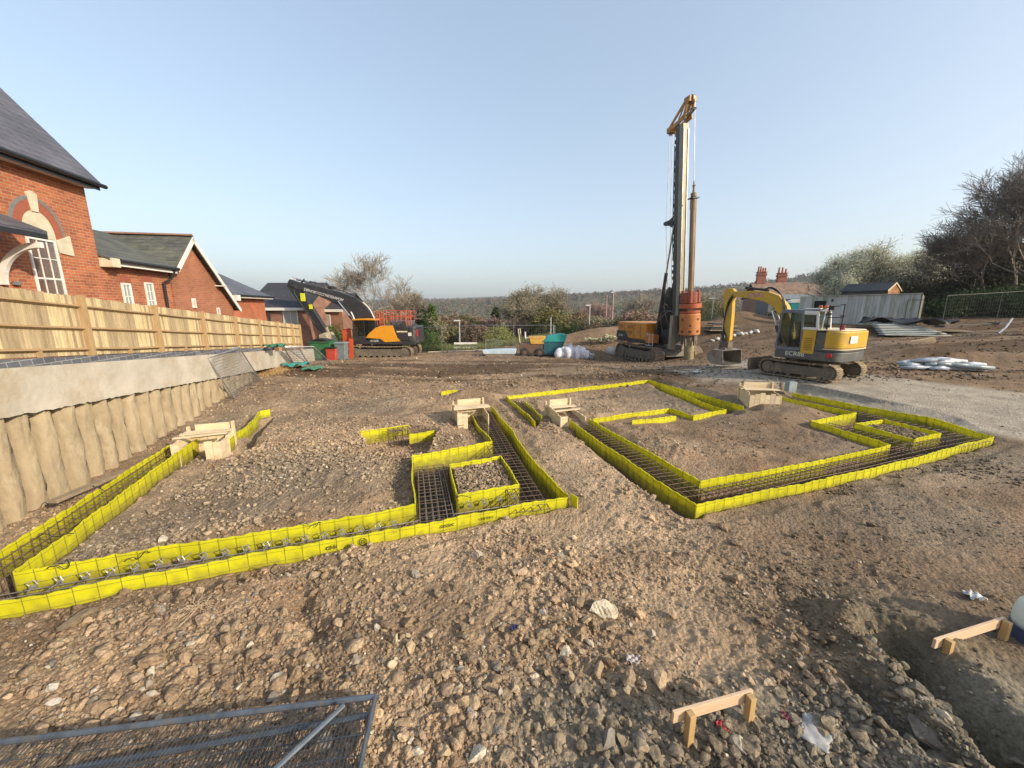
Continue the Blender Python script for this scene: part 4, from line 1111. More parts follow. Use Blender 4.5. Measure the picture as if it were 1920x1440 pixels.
# loose stones worth naming
def boulder(label, u, v, r, col, sq=(1, .8, .6), seed=0, name='rock', yaw=0):
    p = onground(u, v); rs = np.random.RandomState(seed); V = rock_variants(ico(3), 1, seed, .1)[0]
    V = V * (1 + .05 * rs.normal(size=(len(V), 1))) * np.array(sq) * r
    o = npmesh(name, V, I3F, mat('rock_%d' % seed, col, tuple(c * .6 for c in col), 14, .95, bump=.012, bscale=18), smooth=False)
    o.location = (p.x, p.y, p.z + r * sq[2] * .35); o.rotation_euler = (rs.uniform(-.3, .3), rs.uniform(-.3, .3), yaw)
    return tag(o, label, 'rock')
I3F = ico(3)[1]
for i, a in enumerate([('round pale sandstone boulder at the bottom edge of the photo', 832, 1412, .075, (.50, .38, .22)), ('pale angular stone leaning on the left of the stone cluster', 706, 1180, .06, (.42, .36, .29), (.9, .6, 1)),
    ('long upright yellow stone in the middle of the stone cluster', 742, 1205, .07, (.55, .45, .28), (.5, .5, 1.2)), ('stubby yellow stone at the right foot of the stone cluster', 738, 1245, .06, (.52, .42, .27)),
    ('flat grey-tan stone left of the stone cluster', 668, 1240, .07, (.42, .33, .23), (1.2, .8, .4)), ('small pale stone right of the stone cluster', 765, 1192, .04, (.52, .42, .26)),
    ('round pale stone in the soil left of the blue rag', 885, 1165, .06, (.38, .28, .19)), ('white angular stone at far left of the near rubble', 98, 1290, .06, (.52, .47, .38)), ('second white stone just below it at far left', 102, 1320, .055, (.5, .45, .37), (1, .8, .6)),
    ('pale pointed stone on the rubble at lower left', 286, 1262, .05, (.52, .46, .33), (.9, .7, .9)), ('pale pointed stone near the divot in the front soil', 468, 1213, .05, (.54, .48, .36), (.7, .6, .8)),
    ('large brown clod left of the dark divot', 145, 1165, .15, (.30, .22, .13), (1.3, .8, .5)), ('pale stone against the front yellow strip', 893, 1043, .12, (.52, .42, .29), (1, .8, .7)),
    ('grey clod near the batter board at the bottom', 1140, 1392, .09, (.24, .21, .17)), ('ochre clod between the near batter board and the bottom edge', 1175, 1400, .08, (.34, .26, .15), (1.2, .8, .6)),
    ('large grey clay lump in the dark crevice at lower right', 1690, 1345, .13, (.23, .19, .14), (1.3, .9, .55)), ('second grey clay lump further down the crevice', 1745, 1392, .13, (.22, .18, .14), (1.2, .9, .6)),
    ('tan stone at the lower edge of the bottom right clods', 1400, 1404, .09, (.32, .25, .16)), ('reddish stone on the brown soil right of centre', 1045, 1215, .035, (.42, .22, .12)), ('pale flat stone above the blue rag', 1017, 1148, .055, (.46, .38, .31), (1.2, .9, .35)),
    ('thin slab of pale stone at the bottom centre', 938, 1305, .09, (.42, .36, .31), (.35, .2, 1.2)), ('small pale triangular slab at the bottom centre', 885, 1338, .06, (.5, .44, .38), (1.1, .6, .3))]):
    boulder(*a[:5], **({'sq': a[5]} if len(a) > 5 else {}), seed=100 + i, yaw=i * 1.3)
# broken pale concrete lump
p = onground(1130, 1150); rs = np.random.RandomState(77); V = rock_variants(ico(4), 1, 77, .1)[0] * np.array((.165, .10, .115))
V[:, 1] -= .010 * np.abs(np.sin(V[:, 0] * 70 + 3 * V[:, 2] * 10)) * (V[:, 1] < 0); V[:, 2] += .008 * np.sin(V[:, 0] * 45) ; V += rs.normal(0, .0022, V.shape)
o = npmesh('concrete_lump', V, ico(4)[1], mat('white_concrete', (.60, .53, .39), (.36, .29, .19), 9, .9, bump=.01, bscale=20)); o.location = (p.x, p.y, p.z + .02); o.rotation_euler = (-.35, .1, .1)
tag(o, 'cream grooved lump of broken concrete in the middle of the near soil', 'concrete')
# rags, sheet scraps, roots
def rag(label, u, v, s, col, seed, name='rag', flat=.4, cat='rag', rough=.8):
    p = onground(u, v); rs = np.random.RandomState(seed); n = 12; V = []; 
    for i in range(n):
        for j in range(n):
            V.append(((i / (n-1) - .5) * s * (1 + .3 * rs.rand()), (j / (n-1) - .5) * s * .8 * (1 + .3 * rs.rand()), s * flat * (.35 * math.sin(i * 1.1 + seed) * math.cos(j * .9) + .25 * rs.rand()) + s * .18))
    m = MB(); m.add(V, [(i*n+j, i*n+j+1, (i+1)*n+j+1, (i+1)*n+j) for i in range(n-1) for j in range(n-1)])
    o = m.build(name, mat('rag_%d' % seed, col, tuple(c * .6 for c in col), 10, rough), smooth=True)
    so_ = o.modifiers.new('thick', 'SOLIDIFY'); so_.thickness = .004
    o.location = p; o.rotation_euler = (0, 0, seed); return tag(o, label, cat)
rag('small crumpled dark blue rag on the soil right of the stone cluster', 965, 1180, .07, (.03, .035, .11), 1)
rag('blue rag at the foot of the pile wall', 300, 812, .22, (.10, .25, .62), 2)
rag('white plastic scrap on the mud at the upper right of the near soil', 1825, 1120, .13, (.62, .62, .60), 3)
rag('teal netting heap at the foot of the far left fence panels', 556, 690, .95, (.05, .30, .27), 4, 'debris_netting', .22, 'netting')
rag('green netting spread flat beside the teal heap', 588, 696, .9, (.08, .26, .15), 5, 'debris_netting', .12, 'netting')
rag('pale scrap of torn paper by the right soil', 1187, 1240, .10, (.55, .47, .42), 6)
rag('grey sheet of torn metal at the bottom right', 1528, 1380, .20, (.40, .39, .37), 7, 'metal_scrap', .12, 'scrap')
rag('red netting scrap under the near batter board', 1352, 1365, .07, (.42, .05, .05), 8)
rag('dark red rag lying in the mud at the bottom right', 1475, 1345, .07, (.22, .05, .06), 9)
rag('white scrap on the dark soil beyond the back footing', 1305, 700, .35, (.70, .68, .64), 10)
rag('orange-red patch of cloth on the pile wall foot', 386, 750, .16, (.5, .12, .08), 11)
nt_ = rag('green netting draped over the wall beam at its far end', 516, 655, .7, (.04, .22, .13), 12, 'debris_netting', .3, 'netting'); pw = D(516, 652, 17.0); nt_.location = (pw.x, pw.y, pw.z - .05)
# dry roots
rt = random.Random(9); p = onground(372, 1140); m = MB()
for i in range(34):
    a = rt.uniform(0, 6.3); x = rt.uniform(-.05, .05); y = rt.uniform(-.05, .05); pts = []; z = .03
    for k in range(6):
        pts.append((x, y, z)); a += rt.uniform(-.6, .6); x += .035 * math.cos(a); y += .035 * math.sin(a) ; z = .03 + .03 * math.sin(k * .8 + i)
    m.tube(pts, .0022, 4)
m.tube([(0, .02, .02), (.03, -.12, .03), (.02, -.28, .02)], [.008, .006, .003], 5)
o = m.build('dry_roots', mat('dry_root', (.52, .40, .26), (.40, .29, .18), 20, .9)); o.location = p; tag(o, 'tangle of dry pale roots on the front rubble', 'roots')
# water jug at the right edge
p = onground(1945, 1200); r = empty('water_jug', (p.x, p.y, p.z - .04), 0, 'white plastic barrel with blue base cut off by the right edge of the photo', 'barrel')
m = MB(); m.lathe([(.17, 0), (.19, .03), (.19, .16)], 28); m.build('base', mat('blue_base', (.06, .075, .14), None, 4, .5), r, smooth=False)
m = MB(); m.lathe([(.178, .16), (.182, .2), (.18, .30), (.165, .38), (.13, .44), (.09, .47), (.0, .475)], 28); m.build('body', mat('white_jug', (.68, .74, .66), (.60, .68, .58), 3, .4), r, smooth=True)
# ------------------------------------------------------------------ mesh fence panels
GALV = mat('galvanised', (.50, .50, .49), (.36, .36, .36), 8, .42, .75, c3=(.34, .27, .2), s3=4, t3=.62)
GALD = mat('galvanised_dark', (.17, .20, .24), (.10, .12, .145), 8, .45, .6, c3=(.22, .19, .15), s3=6, t3=.6)
GALM = mat('galvanised_dull', (.17, .17, .155), (.11, .11, .10), 8, .6, .4)
def heras(label, c00, c10, c11, c01, nu, nv, material=GALV, tr=.02, wr=.0025, brace=None, group=None, slack=0):
    """c00-c10 bottom edge, c01-c11 top edge"""
    c = [Vector(q) for q in (c00, c10, c11, c01)]; o0 = c[0].copy(); c = [q - o0 for q in c]
    r = empty('mesh_fence_panel', o0, 0, label, 'fence panel', group)
    m = MB(); m.tube([c[0], c[1], c[2], c[3], c[0]], tr, 8); m.build('frame', material, r)
    if brace: 
        a, b = brace; m = MB(); m.tube([c[0].lerp(c[1], a), c[3].lerp(c[2], a)], tr * .8, 8); m.build('brace', material, r)
    P0 = []; P1 = []
    for i in range(1, nu):
        t = i / nu; P0.append(c[0].lerp(c[1], t)); P1.append(c[3].lerp(c[2], t))
    for j in range(1, nv):
        t = j / nv; P0.append(c[0].lerp(c[3], t)); P1.append(c[1].lerp(c[2], t))
    v, f = segs_np(P0, P1, np.full(len(P0), wr), np.full(len(P0), wr), 3)
    npmesh('wire_mesh', v, f, material, r)
    return r
G1 = 'mesh fence panels round the site'
a = G(444, 752, -.25); b = G(494, 722, -.25)
heras('leaning mesh fence panel propped against the pile wall, nearest of the fallen ones', a, b, D(449, 652, 14.2), D(388, 672, 12.2), 34, 18, GALV, .028, .0055)
a2 = G(437, 749, -.25); heras('second mesh panel just behind the nearest leaning one', a2 + Vector((-.12, .1, 0)), b + Vector((-.12, .1, 0)), D(444, 651, 14.5), D(384, 675, 12.5), 12, 6, GALV, .028, .005)
heras('mesh fence panel leaning by the green skip', G(592, 692, -.4), G(628, 688, -.4), D(588, 650, 19.5), D(534, 650, 18.5), 16, 12, GALV, .03, .007)
heras('mesh fence panel leaning left of the green skip, lower one', G(556, 690, -.4), G(584, 690, -.4), D(560, 652, 19.8), D(532, 652, 18.8), 10, 10, GALV, .03, .007)
def upright(label, x0, y0, x1, y1, h=2.05, lift=.05, material=GALV):
    z0 = gz1(x0, y0) + lift; z1 = gz1(x1, y1) + lift
    rt_ = heras(label, (x0, y0, z0), (x1, y1, z1), (x1, y1, z1 + h), (x0, y0, z0 + h), 22, 8, material, .022, .0025, group=G1)
    for (x, y, z) in ((x0, y0, z0),):
        m = MB(); m.box(-.12, .12, -.33, .33, -.10, .06); m.build('foot_block', mat('foot_block', (.12, .11, .10), None, 4, .9), rt_, bevel=.02)
    return rt_
pts = [(-9.6, 36.0), (-6.3, 34.6), (-3.1, 33.4), (.15, 33.0), (3.45, 32.6)]
for i in range(4):
    upright(['upright mesh panel behind the orange excavator', 'upright mesh panel between the orange excavator and the tall lamp pole', 'upright mesh panel behind the pale blue pallet', 'upright mesh panel behind the yellow dumper'][i], *pts[i], *pts[i + 1], h=2.25)
upright('mesh panel at right angles in front of the teal bin', 3.45, 32.4, 3.3, 29.8, 2.2)
upright('small mesh barrier standing behind the pale blue pallet', -2.1, 30.6, -.75, 30.6, 1.05)
for i, (x0, y0, x1, y1, l) in enumerate([(30.5, 27.6, 33.8, 27.2, 'mesh panel right of the whitewashed hoarding'), (33.8, 27.2, 37.1, 26.6, 'second mesh panel right of the whitewashed hoarding'), (37.1, 26.6, 40.2, 25.8, 'mesh panel in front of the dark hedge at the right edge'),
        (13.5, 37.5, 16.9, 38, 'distant mesh panel just right of the piling rig'), (16.9, 38, 20.3, 38.4, 'distant mesh panel behind the yellow excavator arm')]):
    upright(l, x0, y0, x1, y1, 2.1, material=GALM)
# near folded panels at the bottom left
K = G(704, 1306, .03); e1 = (G(0, 1392, .03) - K).normalized(); e2 = Vector((e1.y, -e1.x, 0)) * -1
if e2.y > 0: e2 = -e2
G2 = 'galvanised panels stacked flat at the camera'
def flat(label, k, e1, e2, dz, w=3.45, h=1.2, br=None):
    q = [k, k + e1 * w + Vector((0, 0, dz[0])), k + e1 * w + e2 * h + Vector((0, 0, dz[1])), k + e2 * h + Vector((0, 0, dz[2]))]
    return heras(label, q[0], q[1], q[2], q[3], 120, 9, GALD, .021, .0034, br, G2)
flat('top grey mesh fence panel lying flat at the bottom left corner', K, e1, e2, (0, 0, 0))
e1b = (e1 + Vector((0, -.05, 0))).normalized(); flat('lower grey mesh fence panel under the top one at the bottom left', K + Vector((.0, -.095, -.05)), e1b, e2, (-.03, 0, 0))
m = MB(); a = G(645, 1322, .075); b = G(505, 1452, .075); m.tube([a - a, b - a], .019, 8); o = m.build('brace_pole', GALD); o.location = a; tag(o, 'grey scaffold pole lying across the mesh panels at the bottom left', 'pole')
# ------------------------------------------------------------------ machines
YEL2 = mat('machine_yellow', (.60, .36, .02), (.50, .29, .025), 3, .42, c3=(.36, .26, .12), s3=2.2, t3=.56, spec=.5)
ORG = mat('machine_orange', (.72, .31, .015), (.66, .27, .015), 3, .38, c3=(.36, .19, .06), s3=2.5, t3=.66)
ORG2 = mat('rig_orange', (.60, .24, .02), (.50, .19, .02), 3, .5, c3=(.30, .15, .05), s3=2, t3=.58)
RIGR = mat('rotary_red', (.30, .065, .025), (.19, .045, .022), 5, .5, c3=(.22, .07, .03), s3=3, t3=.55)
RIGO = mat('rotary_orange', (.50, .19, .05), (.38, .135, .04), 4, .5, c3=(.38, .16, .06), s3=3, t3=.6)
DGR = mat('machine_grey', (.085, .09, .09), (.065, .068, .068), 3, .5, c3=(.16, .14, .11), s3=2.5, t3=.58)
CHA = mat('charcoal_paint', (.038, .037, .04), (.028, .028, .03), 3, .42, c3=(.11, .09, .07), s3=2, t3=.62)
BLK2 = mat('black_steel', (.018, .018, .02), (.03, .028, .028), 6, .5, c3=(.09, .075, .06), s3=3, t3=.62)
TRK = mat('muddy_track', (.30, .23, .145), (.19, .145, .095), 6, .9, .1, bump=.01, bscale=20, c3=(.12, .09, .065), s3=3, t3=.55, island=.15)
TRF = mat('muddy_frame', (.14, .12, .095), (.10, .085, .065), 4, .85, .1, c3=(.21, .165, .11), s3=3, t3=.5)
WHM = mat('white_machine', (.72, .70, .64), (.62, .60, .55), 4, .45, c3=(.45, .40, .32), s3=3, t3=.65)
CREAM = mat('dusty_sunlit_cream', (.70, .60, .40), (.62, .50, .30), 4, .55, c3=(.45, .38, .26), s3=3, t3=.62)
BLUG = mat('cab_blue_grey', (.16, .17, .21), (.12, .125, .16), 4, .45, c3=(.24, .22, .2), s3=3, t3=.62)
STL = mat('bare_steel', (.34, .32, .28), (.24, .22, .19), 5, .45, .6, c3=(.20, .15, .10), s3=2, t3=.55)
MAST = mat('mast_steel', (.32, .30, .225), (.19, .18, .135), 2.5, .55, .25, c3=(.22, .19, .13), s3=1.5, t3=.56, stretch=(3, 3, .5))
KEL = mat('kelly_rust', (.34, .24, .155), (.25, .165, .10), 3, .65, .25, c3=(.17, .10, .06), s3=2, t3=.52, stretch=(3, 3, .35))
CHR = mat('chrome_rod', (.62, .62, .60), (.5, .5, .5), 5, .2, .9)
DUSTB = mat('dusty_bucket', (.44, .38, .25), (.34, .29, .19), 4, .85, .1, bump=.004, c3=(.26, .21, .14), s3=3, t3=.55)
REDM = mat('red_barrier', (.62, .10, .035), (.50, .075, .03), 4, .45)
def cab_glass(name):
    m, nt, N, L, B = newmat(name)
    B.inputs['Base Color'].default_value = (.02, .028, .028, 1); B.inputs['Roughness'].default_value = .05; B.inputs['Coat Weight'].default_value = 1
    t = N.new('ShaderNodeBsdfTransparent'); t.inputs[0].default_value = (.72, .80, .76, 1); ms = N.new('ShaderNodeMixShader'); ms.inputs[0].default_value = .28
    L.new(t.outputs[0], ms.inputs[1]); L.new(B.outputs[0], ms.inputs[2]); L.new(ms.outputs[0], N['Material Output'].inputs['Surface']); return m
CGL = cab_glass('cab_glass')
def track(parent, L_, Hh, W_, xc, yc, n, side, sag=.02):
    t = bpy.data.objects.new('track', None); link(t, parent); t.location = (xc, yc, 0)
    R_ = Hh / 2 - .03; S = L_ - 2 * Hh / 2; per = 2 * S + 2 * PI * R_; th = .045
    def pos(s):
        s %= per
        if s < S: return (-S/2 + s, Hh - .03 - sag * math.sin(PI * s / S), 1, 0)
        s -= S
        if s < PI * R_:
            a = PI / 2 - s / R_; return (S/2 + R_ * math.cos(a), Hh/2 + R_ * math.sin(a), math.sin(a), -math.cos(a))
        s -= PI * R_
        if s < S: return (S/2 - s, .03, -1, 0)
        s -= S
        a = -PI / 2 - s / R_; return (-S/2 + R_ * math.cos(a), Hh/2 + R_ * math.sin(a), math.sin(a), -math.cos(a))
    m = MB(); pw = per / n
    for i in range(n):
        x, z, tx, tz = pos(i * pw); nx_, nz_ = -tz, tx
        h = pw * .46
        # plate plus grouser rib
        for (a, b, o0, o1) in ((-h, h, -.02, .012), (-h * .35, -h * .0, .012, .045)):
            q = [(x + tx*a + nx_*o0, z + tz*a + nz_*o0), (x + tx*b + nx_*o0, z + tz*b + nz_*o0), (x + tx*b + nx_*o1, z + tz*b + nz_*o1), (x + tx*a + nx_*o1, z + tz*a + nz_*o1)]
            m.prism(q, -W_/2, W_/2, 'xz')
    m.build('shoe_belt', TRK, t)
    m = MB(); fz0, fz1 = Hh * .22, Hh * .70
    m.prism([(-S/2 - .02, fz0), (S/2 + .02, fz0), (S/2, fz1), (S/2 - .3, fz1 + .04), (-S/2 + .3, fz1 + .04), (-S/2, fz1)], -W_*.30, W_*.30, 'xz')
    m.build('track_frame', TRF, t, bevel=.02)
    for xx, rr_ in ((-S/2, R_ - .06), (S/2, R_ - .06)):
        m = MB(); m.cyl((xx, -W_*.36, Hh/2), rr_, W_*.72, 24, 'y'); m.cyl((xx, -W_*.36 - .03, Hh/2), rr_ * .5, W_*.72 + .06, 16, 'y')
        m.build('sprocket' if xx < 0 else 'idler', TRF, t, bevel=.015)
    nr = max(3, int(S / .42))
    for i in range(nr):
        xx = -S/2 + S * (i + .5) / nr; m = MB(); m.cyl((xx, -W_*.32, .03 + Hh*.14), Hh*.11, W_*.64, 12, 'y'); m.build('roller', TRF, t)
    for xx in (-S*.2, S*.22):
        m = MB(); m.cyl((xx, -W_*.28, Hh - .03 - Hh*.09 - .03), Hh*.06, W_*.56, 10, 'y'); m.build('carrier_roller', TRF, t)
    return t
def hose(parent, pts, r=.018, material=BLK2, name='hose'):
    m = MB(); P_ = [Vector(p) for p in pts]; q = []
    for i in range(len(P_) - 1):
        for k in range(5):
            t = k / 5; p0 = P_[max(0, i-1)]; p1 = P_[i]; p2 = P_[i+1]; p3 = P_[min(len(P_)-1, i+2)]
            q.append(.5 * ((2*p1) + (-p0+p2)*t + (2*p0-5*p1+4*p2-p3)*t*t + (-p0+3*p1-3*p2+p3)*t**3))
    q.append(P_[-1]); m.tube(q, r, 6); return m.build(name, material, parent)
def ram(parent, a, b, r=.05, f=.55):
    a = Vector(a); b = Vector(b); c = a.lerp(b, f)
    m = MB(); m.tube([a, c], r, 12); o = m.build('hydraulic_ram', BLK2 if r < .09 else CHA, parent, smooth=False)
    m = MB(); m.tube([c, b], r * .5, 10); m.build('rod', CHR, o); return o

# ---- compact yellow and grey excavator (right)
EX = Vector((11.98, 15.25)); ez_ = gz1(11.6, 15.3)
e = empty('excavator', (EX.x, EX.y, ez_), math.radians(118), 'compact yellow and grey excavator with folded yellow arm on the pale haul road', 'excavator')
track(e, 2.75, .66, .45, 0, .94, 40, 1); track(e, 2.75, .66, .45, 0, -.94, 40, -1)
m = MB(); m.box(-.7, .8, -.72, .72, .28, .56); m.cyl((0, 0, .56), .5, .16, 28); m.build('undercarriage', TRF, e, bevel=.02)
bl = MB(); bl.prism([(1.72, .08), (1.80, .05), (1.86, .3), (1.84, .55), (1.76, .60), (1.74, .3)], -1.15, 1.15, 'xz'); o = bl.build('dozer_blade', TRF, e, bevel=.01)
bl = MB(); bl.bar((.7, .45, .35), (1.74, .55, .3), .1, .14); bl.bar((.7, -.45, .35), (1.74, -.55, .3), .1, .14); bl.build('blade_arm', TRF, o)
def plan(xf, xr, w, r, n=10):
    """rounded-tail footprint"""
    pts = [(xf, -w), (xf, w)]
    for i in range(n + 1):
        a = PI / 2 + PI * i / n; pts.append((xr + r + r * math.cos(a) * 1.0, w * math.sin(a)))
    return pts
def shell(name, xf, xr, w, z0, z1, material, parent, r=.62, bev=.04, ex=3.6):
    n = 22; pts = [(xf, -w), (xf, w)]
    for i in range(n + 1):
        a = PI / 2 + PI * i / n; c, s_ = math.cos(a), math.sin(a)
        pts.append((xr + r + r * math.copysign(abs(c) ** (2/ex), c), w * math.copysign(abs(s_) ** (2/ex), s_)))
    m = MB(); m.prism(pts, z0, z1, 'xy'); return m.build(name, material, parent, bevel=bev, seg=3)
shell('lower_body', .86, -1.36, 1.10, .74, 1.10, DGR, e)
sk_ = shell('engine_cover', -.10, -1.34, 1.08, 1.102, 1.80, DGR, e)
cw = shell('counterweight', -.78, -1.38, 1.10, 1.22, 1.86, YEL2, e, r=.5, bev=.06)
m = MB()
for s_ in (1,):
    m.prism([(-.80, 1.20), (-1.32, 1.20), (-1.32, 1.24), (-.80, 1.24)], 1.09, 1.105, 'xz')
shell('cream_line', -.76, -1.385, 1.105, 1.185, 1.218, CREAM, e, r=.5, bev=.01)
shell('top_cover', -.12, -1.33, 1.07, 1.862, 1.90, CREAM, e, bev=.02)  # cream colour carries the sunlit paleness of the top
m = MB(); m.box(-.50, -.06, 1.082, 1.13, .98, 1.86); o = m.build('vent_panel', YEL2, e, bevel=.03)
for k in range(7):
    m = MB(); m.box(-.42, -.16, 1.128, 1.138, 1.12 + k * .07, 1.15 + k * .07); m.build('louvre', mat('louvre_dark', (.22, .11, .01), None, 9, .6), o)
m = MB(); m.box(-1.02, -.9, -.0, .0, 0, 0)
# notice plate on the tail, red dot, decals
o = MB(); o.box(-.24, .24, -.004, .004, -.13, .13); o = o.build('notice_plate', mat('plate_white', (.72, .72, .64), (.60, .62, .52), 20, .5), e); o.location = (-1.392, .42, 1.56); o.rotation_euler = (0, 0, math.radians(88))
m = MB(); m.cyl((-1.0, 1.085, .98), .085, .03, 20, 'y'); m.build('red_reflector', mat('red_plastic', (.50, .02, .03), None, 5, .4), e)
text_obj('ECR88', .24, 'lettering', WHM, e, (.12, 1.112, .93), (PI / 2, 0, PI))
# cab
cab = bpy.data.objects.new('cab', None); link(cab, e)
z0, z1 = 1.10, 2.58
def pill(p, q, w=.07, d=.07, material=BLUG, nm='pillar'):
    m = MB(); m.bar(p, q, w, d); return m.build(nm, material, cab, bevel=.012)
for y in (.16, 1.06):
    pill((.86, y, z0), (.76, y, z1 - .04)); pill((.42, y, z0), (.42, y, z1 - .05), .06, .05, BLK2); pill((-.04, y, z0), (.03, y, z1 - .04)); pill((-.50, y, 1.88), (-.44, y, z1 - .05), .07, .07, WHM)
    pill((.86, y, z0 + .03), (-.04, y, z0 + .03), .06, .10)
    pill((.78, y, z1 - .07), (.0, y, z1 - .05), .06, .08); pill((.0, y, z1 - .07), (-.46, y, z1 - .09), .06, .14, WHM); pill((-.02, y, 1.92), (-.48, y, 1.92), .06, .1, WHM)
m = MB(); m.box(-.48, 0.79, .14, 1.08, z1 - .04, z1 + .04); m.build('cab_roof', BLUG, cab, bevel=.035)
m = MB(); m.box(-.50, .05, .18, 1.04, z1 + .041, z1 + .09); m.build('rear_roof', WHM, cab, bevel=.02)
m = MB(); m.box(.02, .84, 1.06, 1.075, z0 + .06, z1 - .1); m.build('door_glass', CGL, cab)
m = MB(); m.box(-.44, -.02, 1.06, 1.07, 1.97, z1 - .16); m.build('side_glass', CGL, cab)
m = MB(); m.add([(.85, .18, z0 + .08), (.85, 1.04, z0 + .08), (.76, 1.04, z1 - .08), (.76, .18, z1 - .08)], [(0, 1, 2, 3)]); m.build('windscreen', CGL, cab)
m = MB(); m.add([(.84, .15, z0 + .08), (0, .15, z0 + .08), (0, .15, z1 - .08), (.76, .15, z1 - .08)], [(0, 1, 2, 3)]); m.build('side_glass', CGL, cab)
m = MB(); m.add([(-.47, .2, 1.96), (-.47, 1.02, 1.96), (-.45, 1.02, z1 - .1), (-.45, .2, z1 - .1)], [(0, 1, 2, 3)]); m.build('rear_glass', CGL, cab)
m = MB(); m.box(.1, .6, .4, .85, 1.3, 1.45); m.box(.1, .22, .4, .85, 1.45, 2.05); m.box(.6, .68, .45, .55, 1.1, 1.7); m.build('seat', BLK2, cab, bevel=.05)
m = MB(); m.box(-.02, .82, .2, 1.04, z0 - .02, z0 + .05); m.build('cab_floor', BLK2, cab)
m = MB(); m.bar((.3, 1.09, 1.75), (.3, 1.09, 2.0), .03, .03); m.build('door_handle', BLK2, cab)
for x in (-.2, -.38):
    m = MB(); m.cyl((x, .4, z1 + .09), .06, .10, 12); m.build('beacon', mat('amber_lens', (.55, .12, .03), None, 5, .3), cab, bevel=.02)
m = MB(); m.tube([(-.45, .9, z1 + .05), (-.75, .95, z1 + .12), (-.7, 1.0, z1 + .02)], .022, 6); m.box(-.86, -.7, .88, .96, z1 + .02, z1 + .16); m.build('mirror', BLK2, e)
# handrail frame over the engine
m = MB(); R4 = .016
for x in (-.72, -1.16): m.tube([(x, .95, 1.88), (x - .01, .95, 2.78)], R4, 6)
m.tube([(-.70, .95, 2.34), (-1.20, .95, 2.34)], R4, 6); m.tube([(-.72, .95, 2.74), (-1.02, .95, 2.74)], R4, 6); m.tube([(-1.02, .95, 2.78), (-1.2, .95, 2.80)], R4, 6)
m.box(-.80, -.66, .9, .99, 2.42, 2.5); m.box(-1.22, -1.08, .9, .99, 2.38, 2.42); m.box(-.82, -.66, .9, .99, 1.98, 2.08)
m.build('handrail', BLK2, e)
m = MB(); m.tube([(-.55, .9, 1.9), (-.62, 1.0, 2.2), (-.6, .9, 2.55)], .02, 6); m.build('grab_rail', WHM, e)
m = MB(); m.cyl((-1.02, .5, 1.90), .08, .16, 14); m.build('fuel_cap', mat('dark_red', (.22, .02, .03), None, 5, .5), e)
m = MB(); m.cyl((-.75, .9, 1.90), .035, .15, 10); m.build('exhaust', CREAM, e)
# right-hand deck
m = MB(); m.box(-.05, .80, -1.06, -.25, 1.102, 1.55); m.build('tool_box', YEL2, e, bevel=.04)
# boom, arm, bucket (plane y = -.12)
def plate(name, poly, w, material, parent, yc=-.12, bev=.02):
    m = MB(); m.prism(poly, yc - w / 2, yc + w / 2, 'xz'); return m.build(name, material, parent, bevel=bev)
boom = plate('boom', [(.70, 1.15), (.95, 1.05), (1.20, 1.55), (1.42, 2.30), (1.72, 2.72), (2.15, 2.95), (2.9, 3.10), (3.62, 3.20), (3.66, 3.34), (3.55, 3.42), (2.8, 3.42), (2.0, 3.36), (1.55, 3.18), (1.18, 2.75), (.92, 2.0)], .26, YEL2, e)
arm = plate('dipper_arm', [(3.50, 3.42), (3.66, 3.56), (3.92, 3.60), (4.05, 3.35), (3.98, 2.7), (3.72, 1.10), (3.60, 1.06), (3.50, 1.16), (3.52, 2.3), (3.56, 3.0)], .24, YEL2, e)
m = MB(); m.box(2.2, 2.9, .012, .016, 3.15, 3.32); m.build('decal', mat('decal_pale', (.55, .36, .20), (.35, .12, .08), 12, .5), e)
ram(e, (2.05, -.12, 3.42), (3.72, -.12, 3.66), .055, .62)
ram(e, (1.15, .08, 1.20), (1.72, .08, 2.55), .06, .55); ram(e, (1.15, -.32, 1.20), (1.72, -.32, 2.55), .06, .55)
ram(e, (4.02, -.12, 3.15), (3.98, -.12, 1.55), .05, .6)
m = MB(); m.bar((3.98, -.12, 1.55), (3.85, -.12, .95), .12, .06); m.bar((3.98, -.12, 1.55), (3.62, -.12, 1.35), .16, .06); m.build('bucket_link', BLK2, e)
m = MB(); m.box(3.50, 3.95, -.30, .06, .78, 1.08); m.cyl((3.72, -.32, .95), .11, .42, 14, 'y'); m.box(3.55, 3.9, -.42, .18, .66, .80); m.build('quick_hitch', TRF, e, bevel=.015)
for k in range(4):
    hose(e, [(1.2, -.02 + .03*k, 2.2), (1.35 + .02*k, 0.03*k, 3.05 + .04*k), (1.9, -.02, 3.48 + .02*k), (2.3, -.1, 3.44)], .015)
for k in range(4): hose(e, [(3.55, -.0, 3.3 - .05*k), (3.75, .05, 2.9 - .1*k), (3.85, .03, 1.9), (3.6 + .06*k, .05, 1.2), (3.7, .0, .9)], .016)
bk = MB()
W2 = .72; yb = -.12
prof = [(3.38, .70), (3.95, .72), (4.18, .45), (4.14, .20), (3.90, .04), (3.30, .02)]
# open bucket: back skin plus two cheeks
n = len(prof); vs = []; 
for y in (yb - W2, yb + W2):
    vs += [(p[0], y, p[1]) for p in prof]
bk.add(vs, [(i, i + 1, n + i + 1, n + i) for i in range(n - 1)] + [tuple(range(n))[::-1], tuple(range(n, 2 * n))])
o = bk.build('bucket', STL, e); sm = o.modifiers.new('t', 'SOLIDIFY'); sm.thickness = .025
m = MB(); m.box(3.24, 3.36, yb - W2, yb + W2, .015, .045); m.build('cutting_edge', CHR, o)

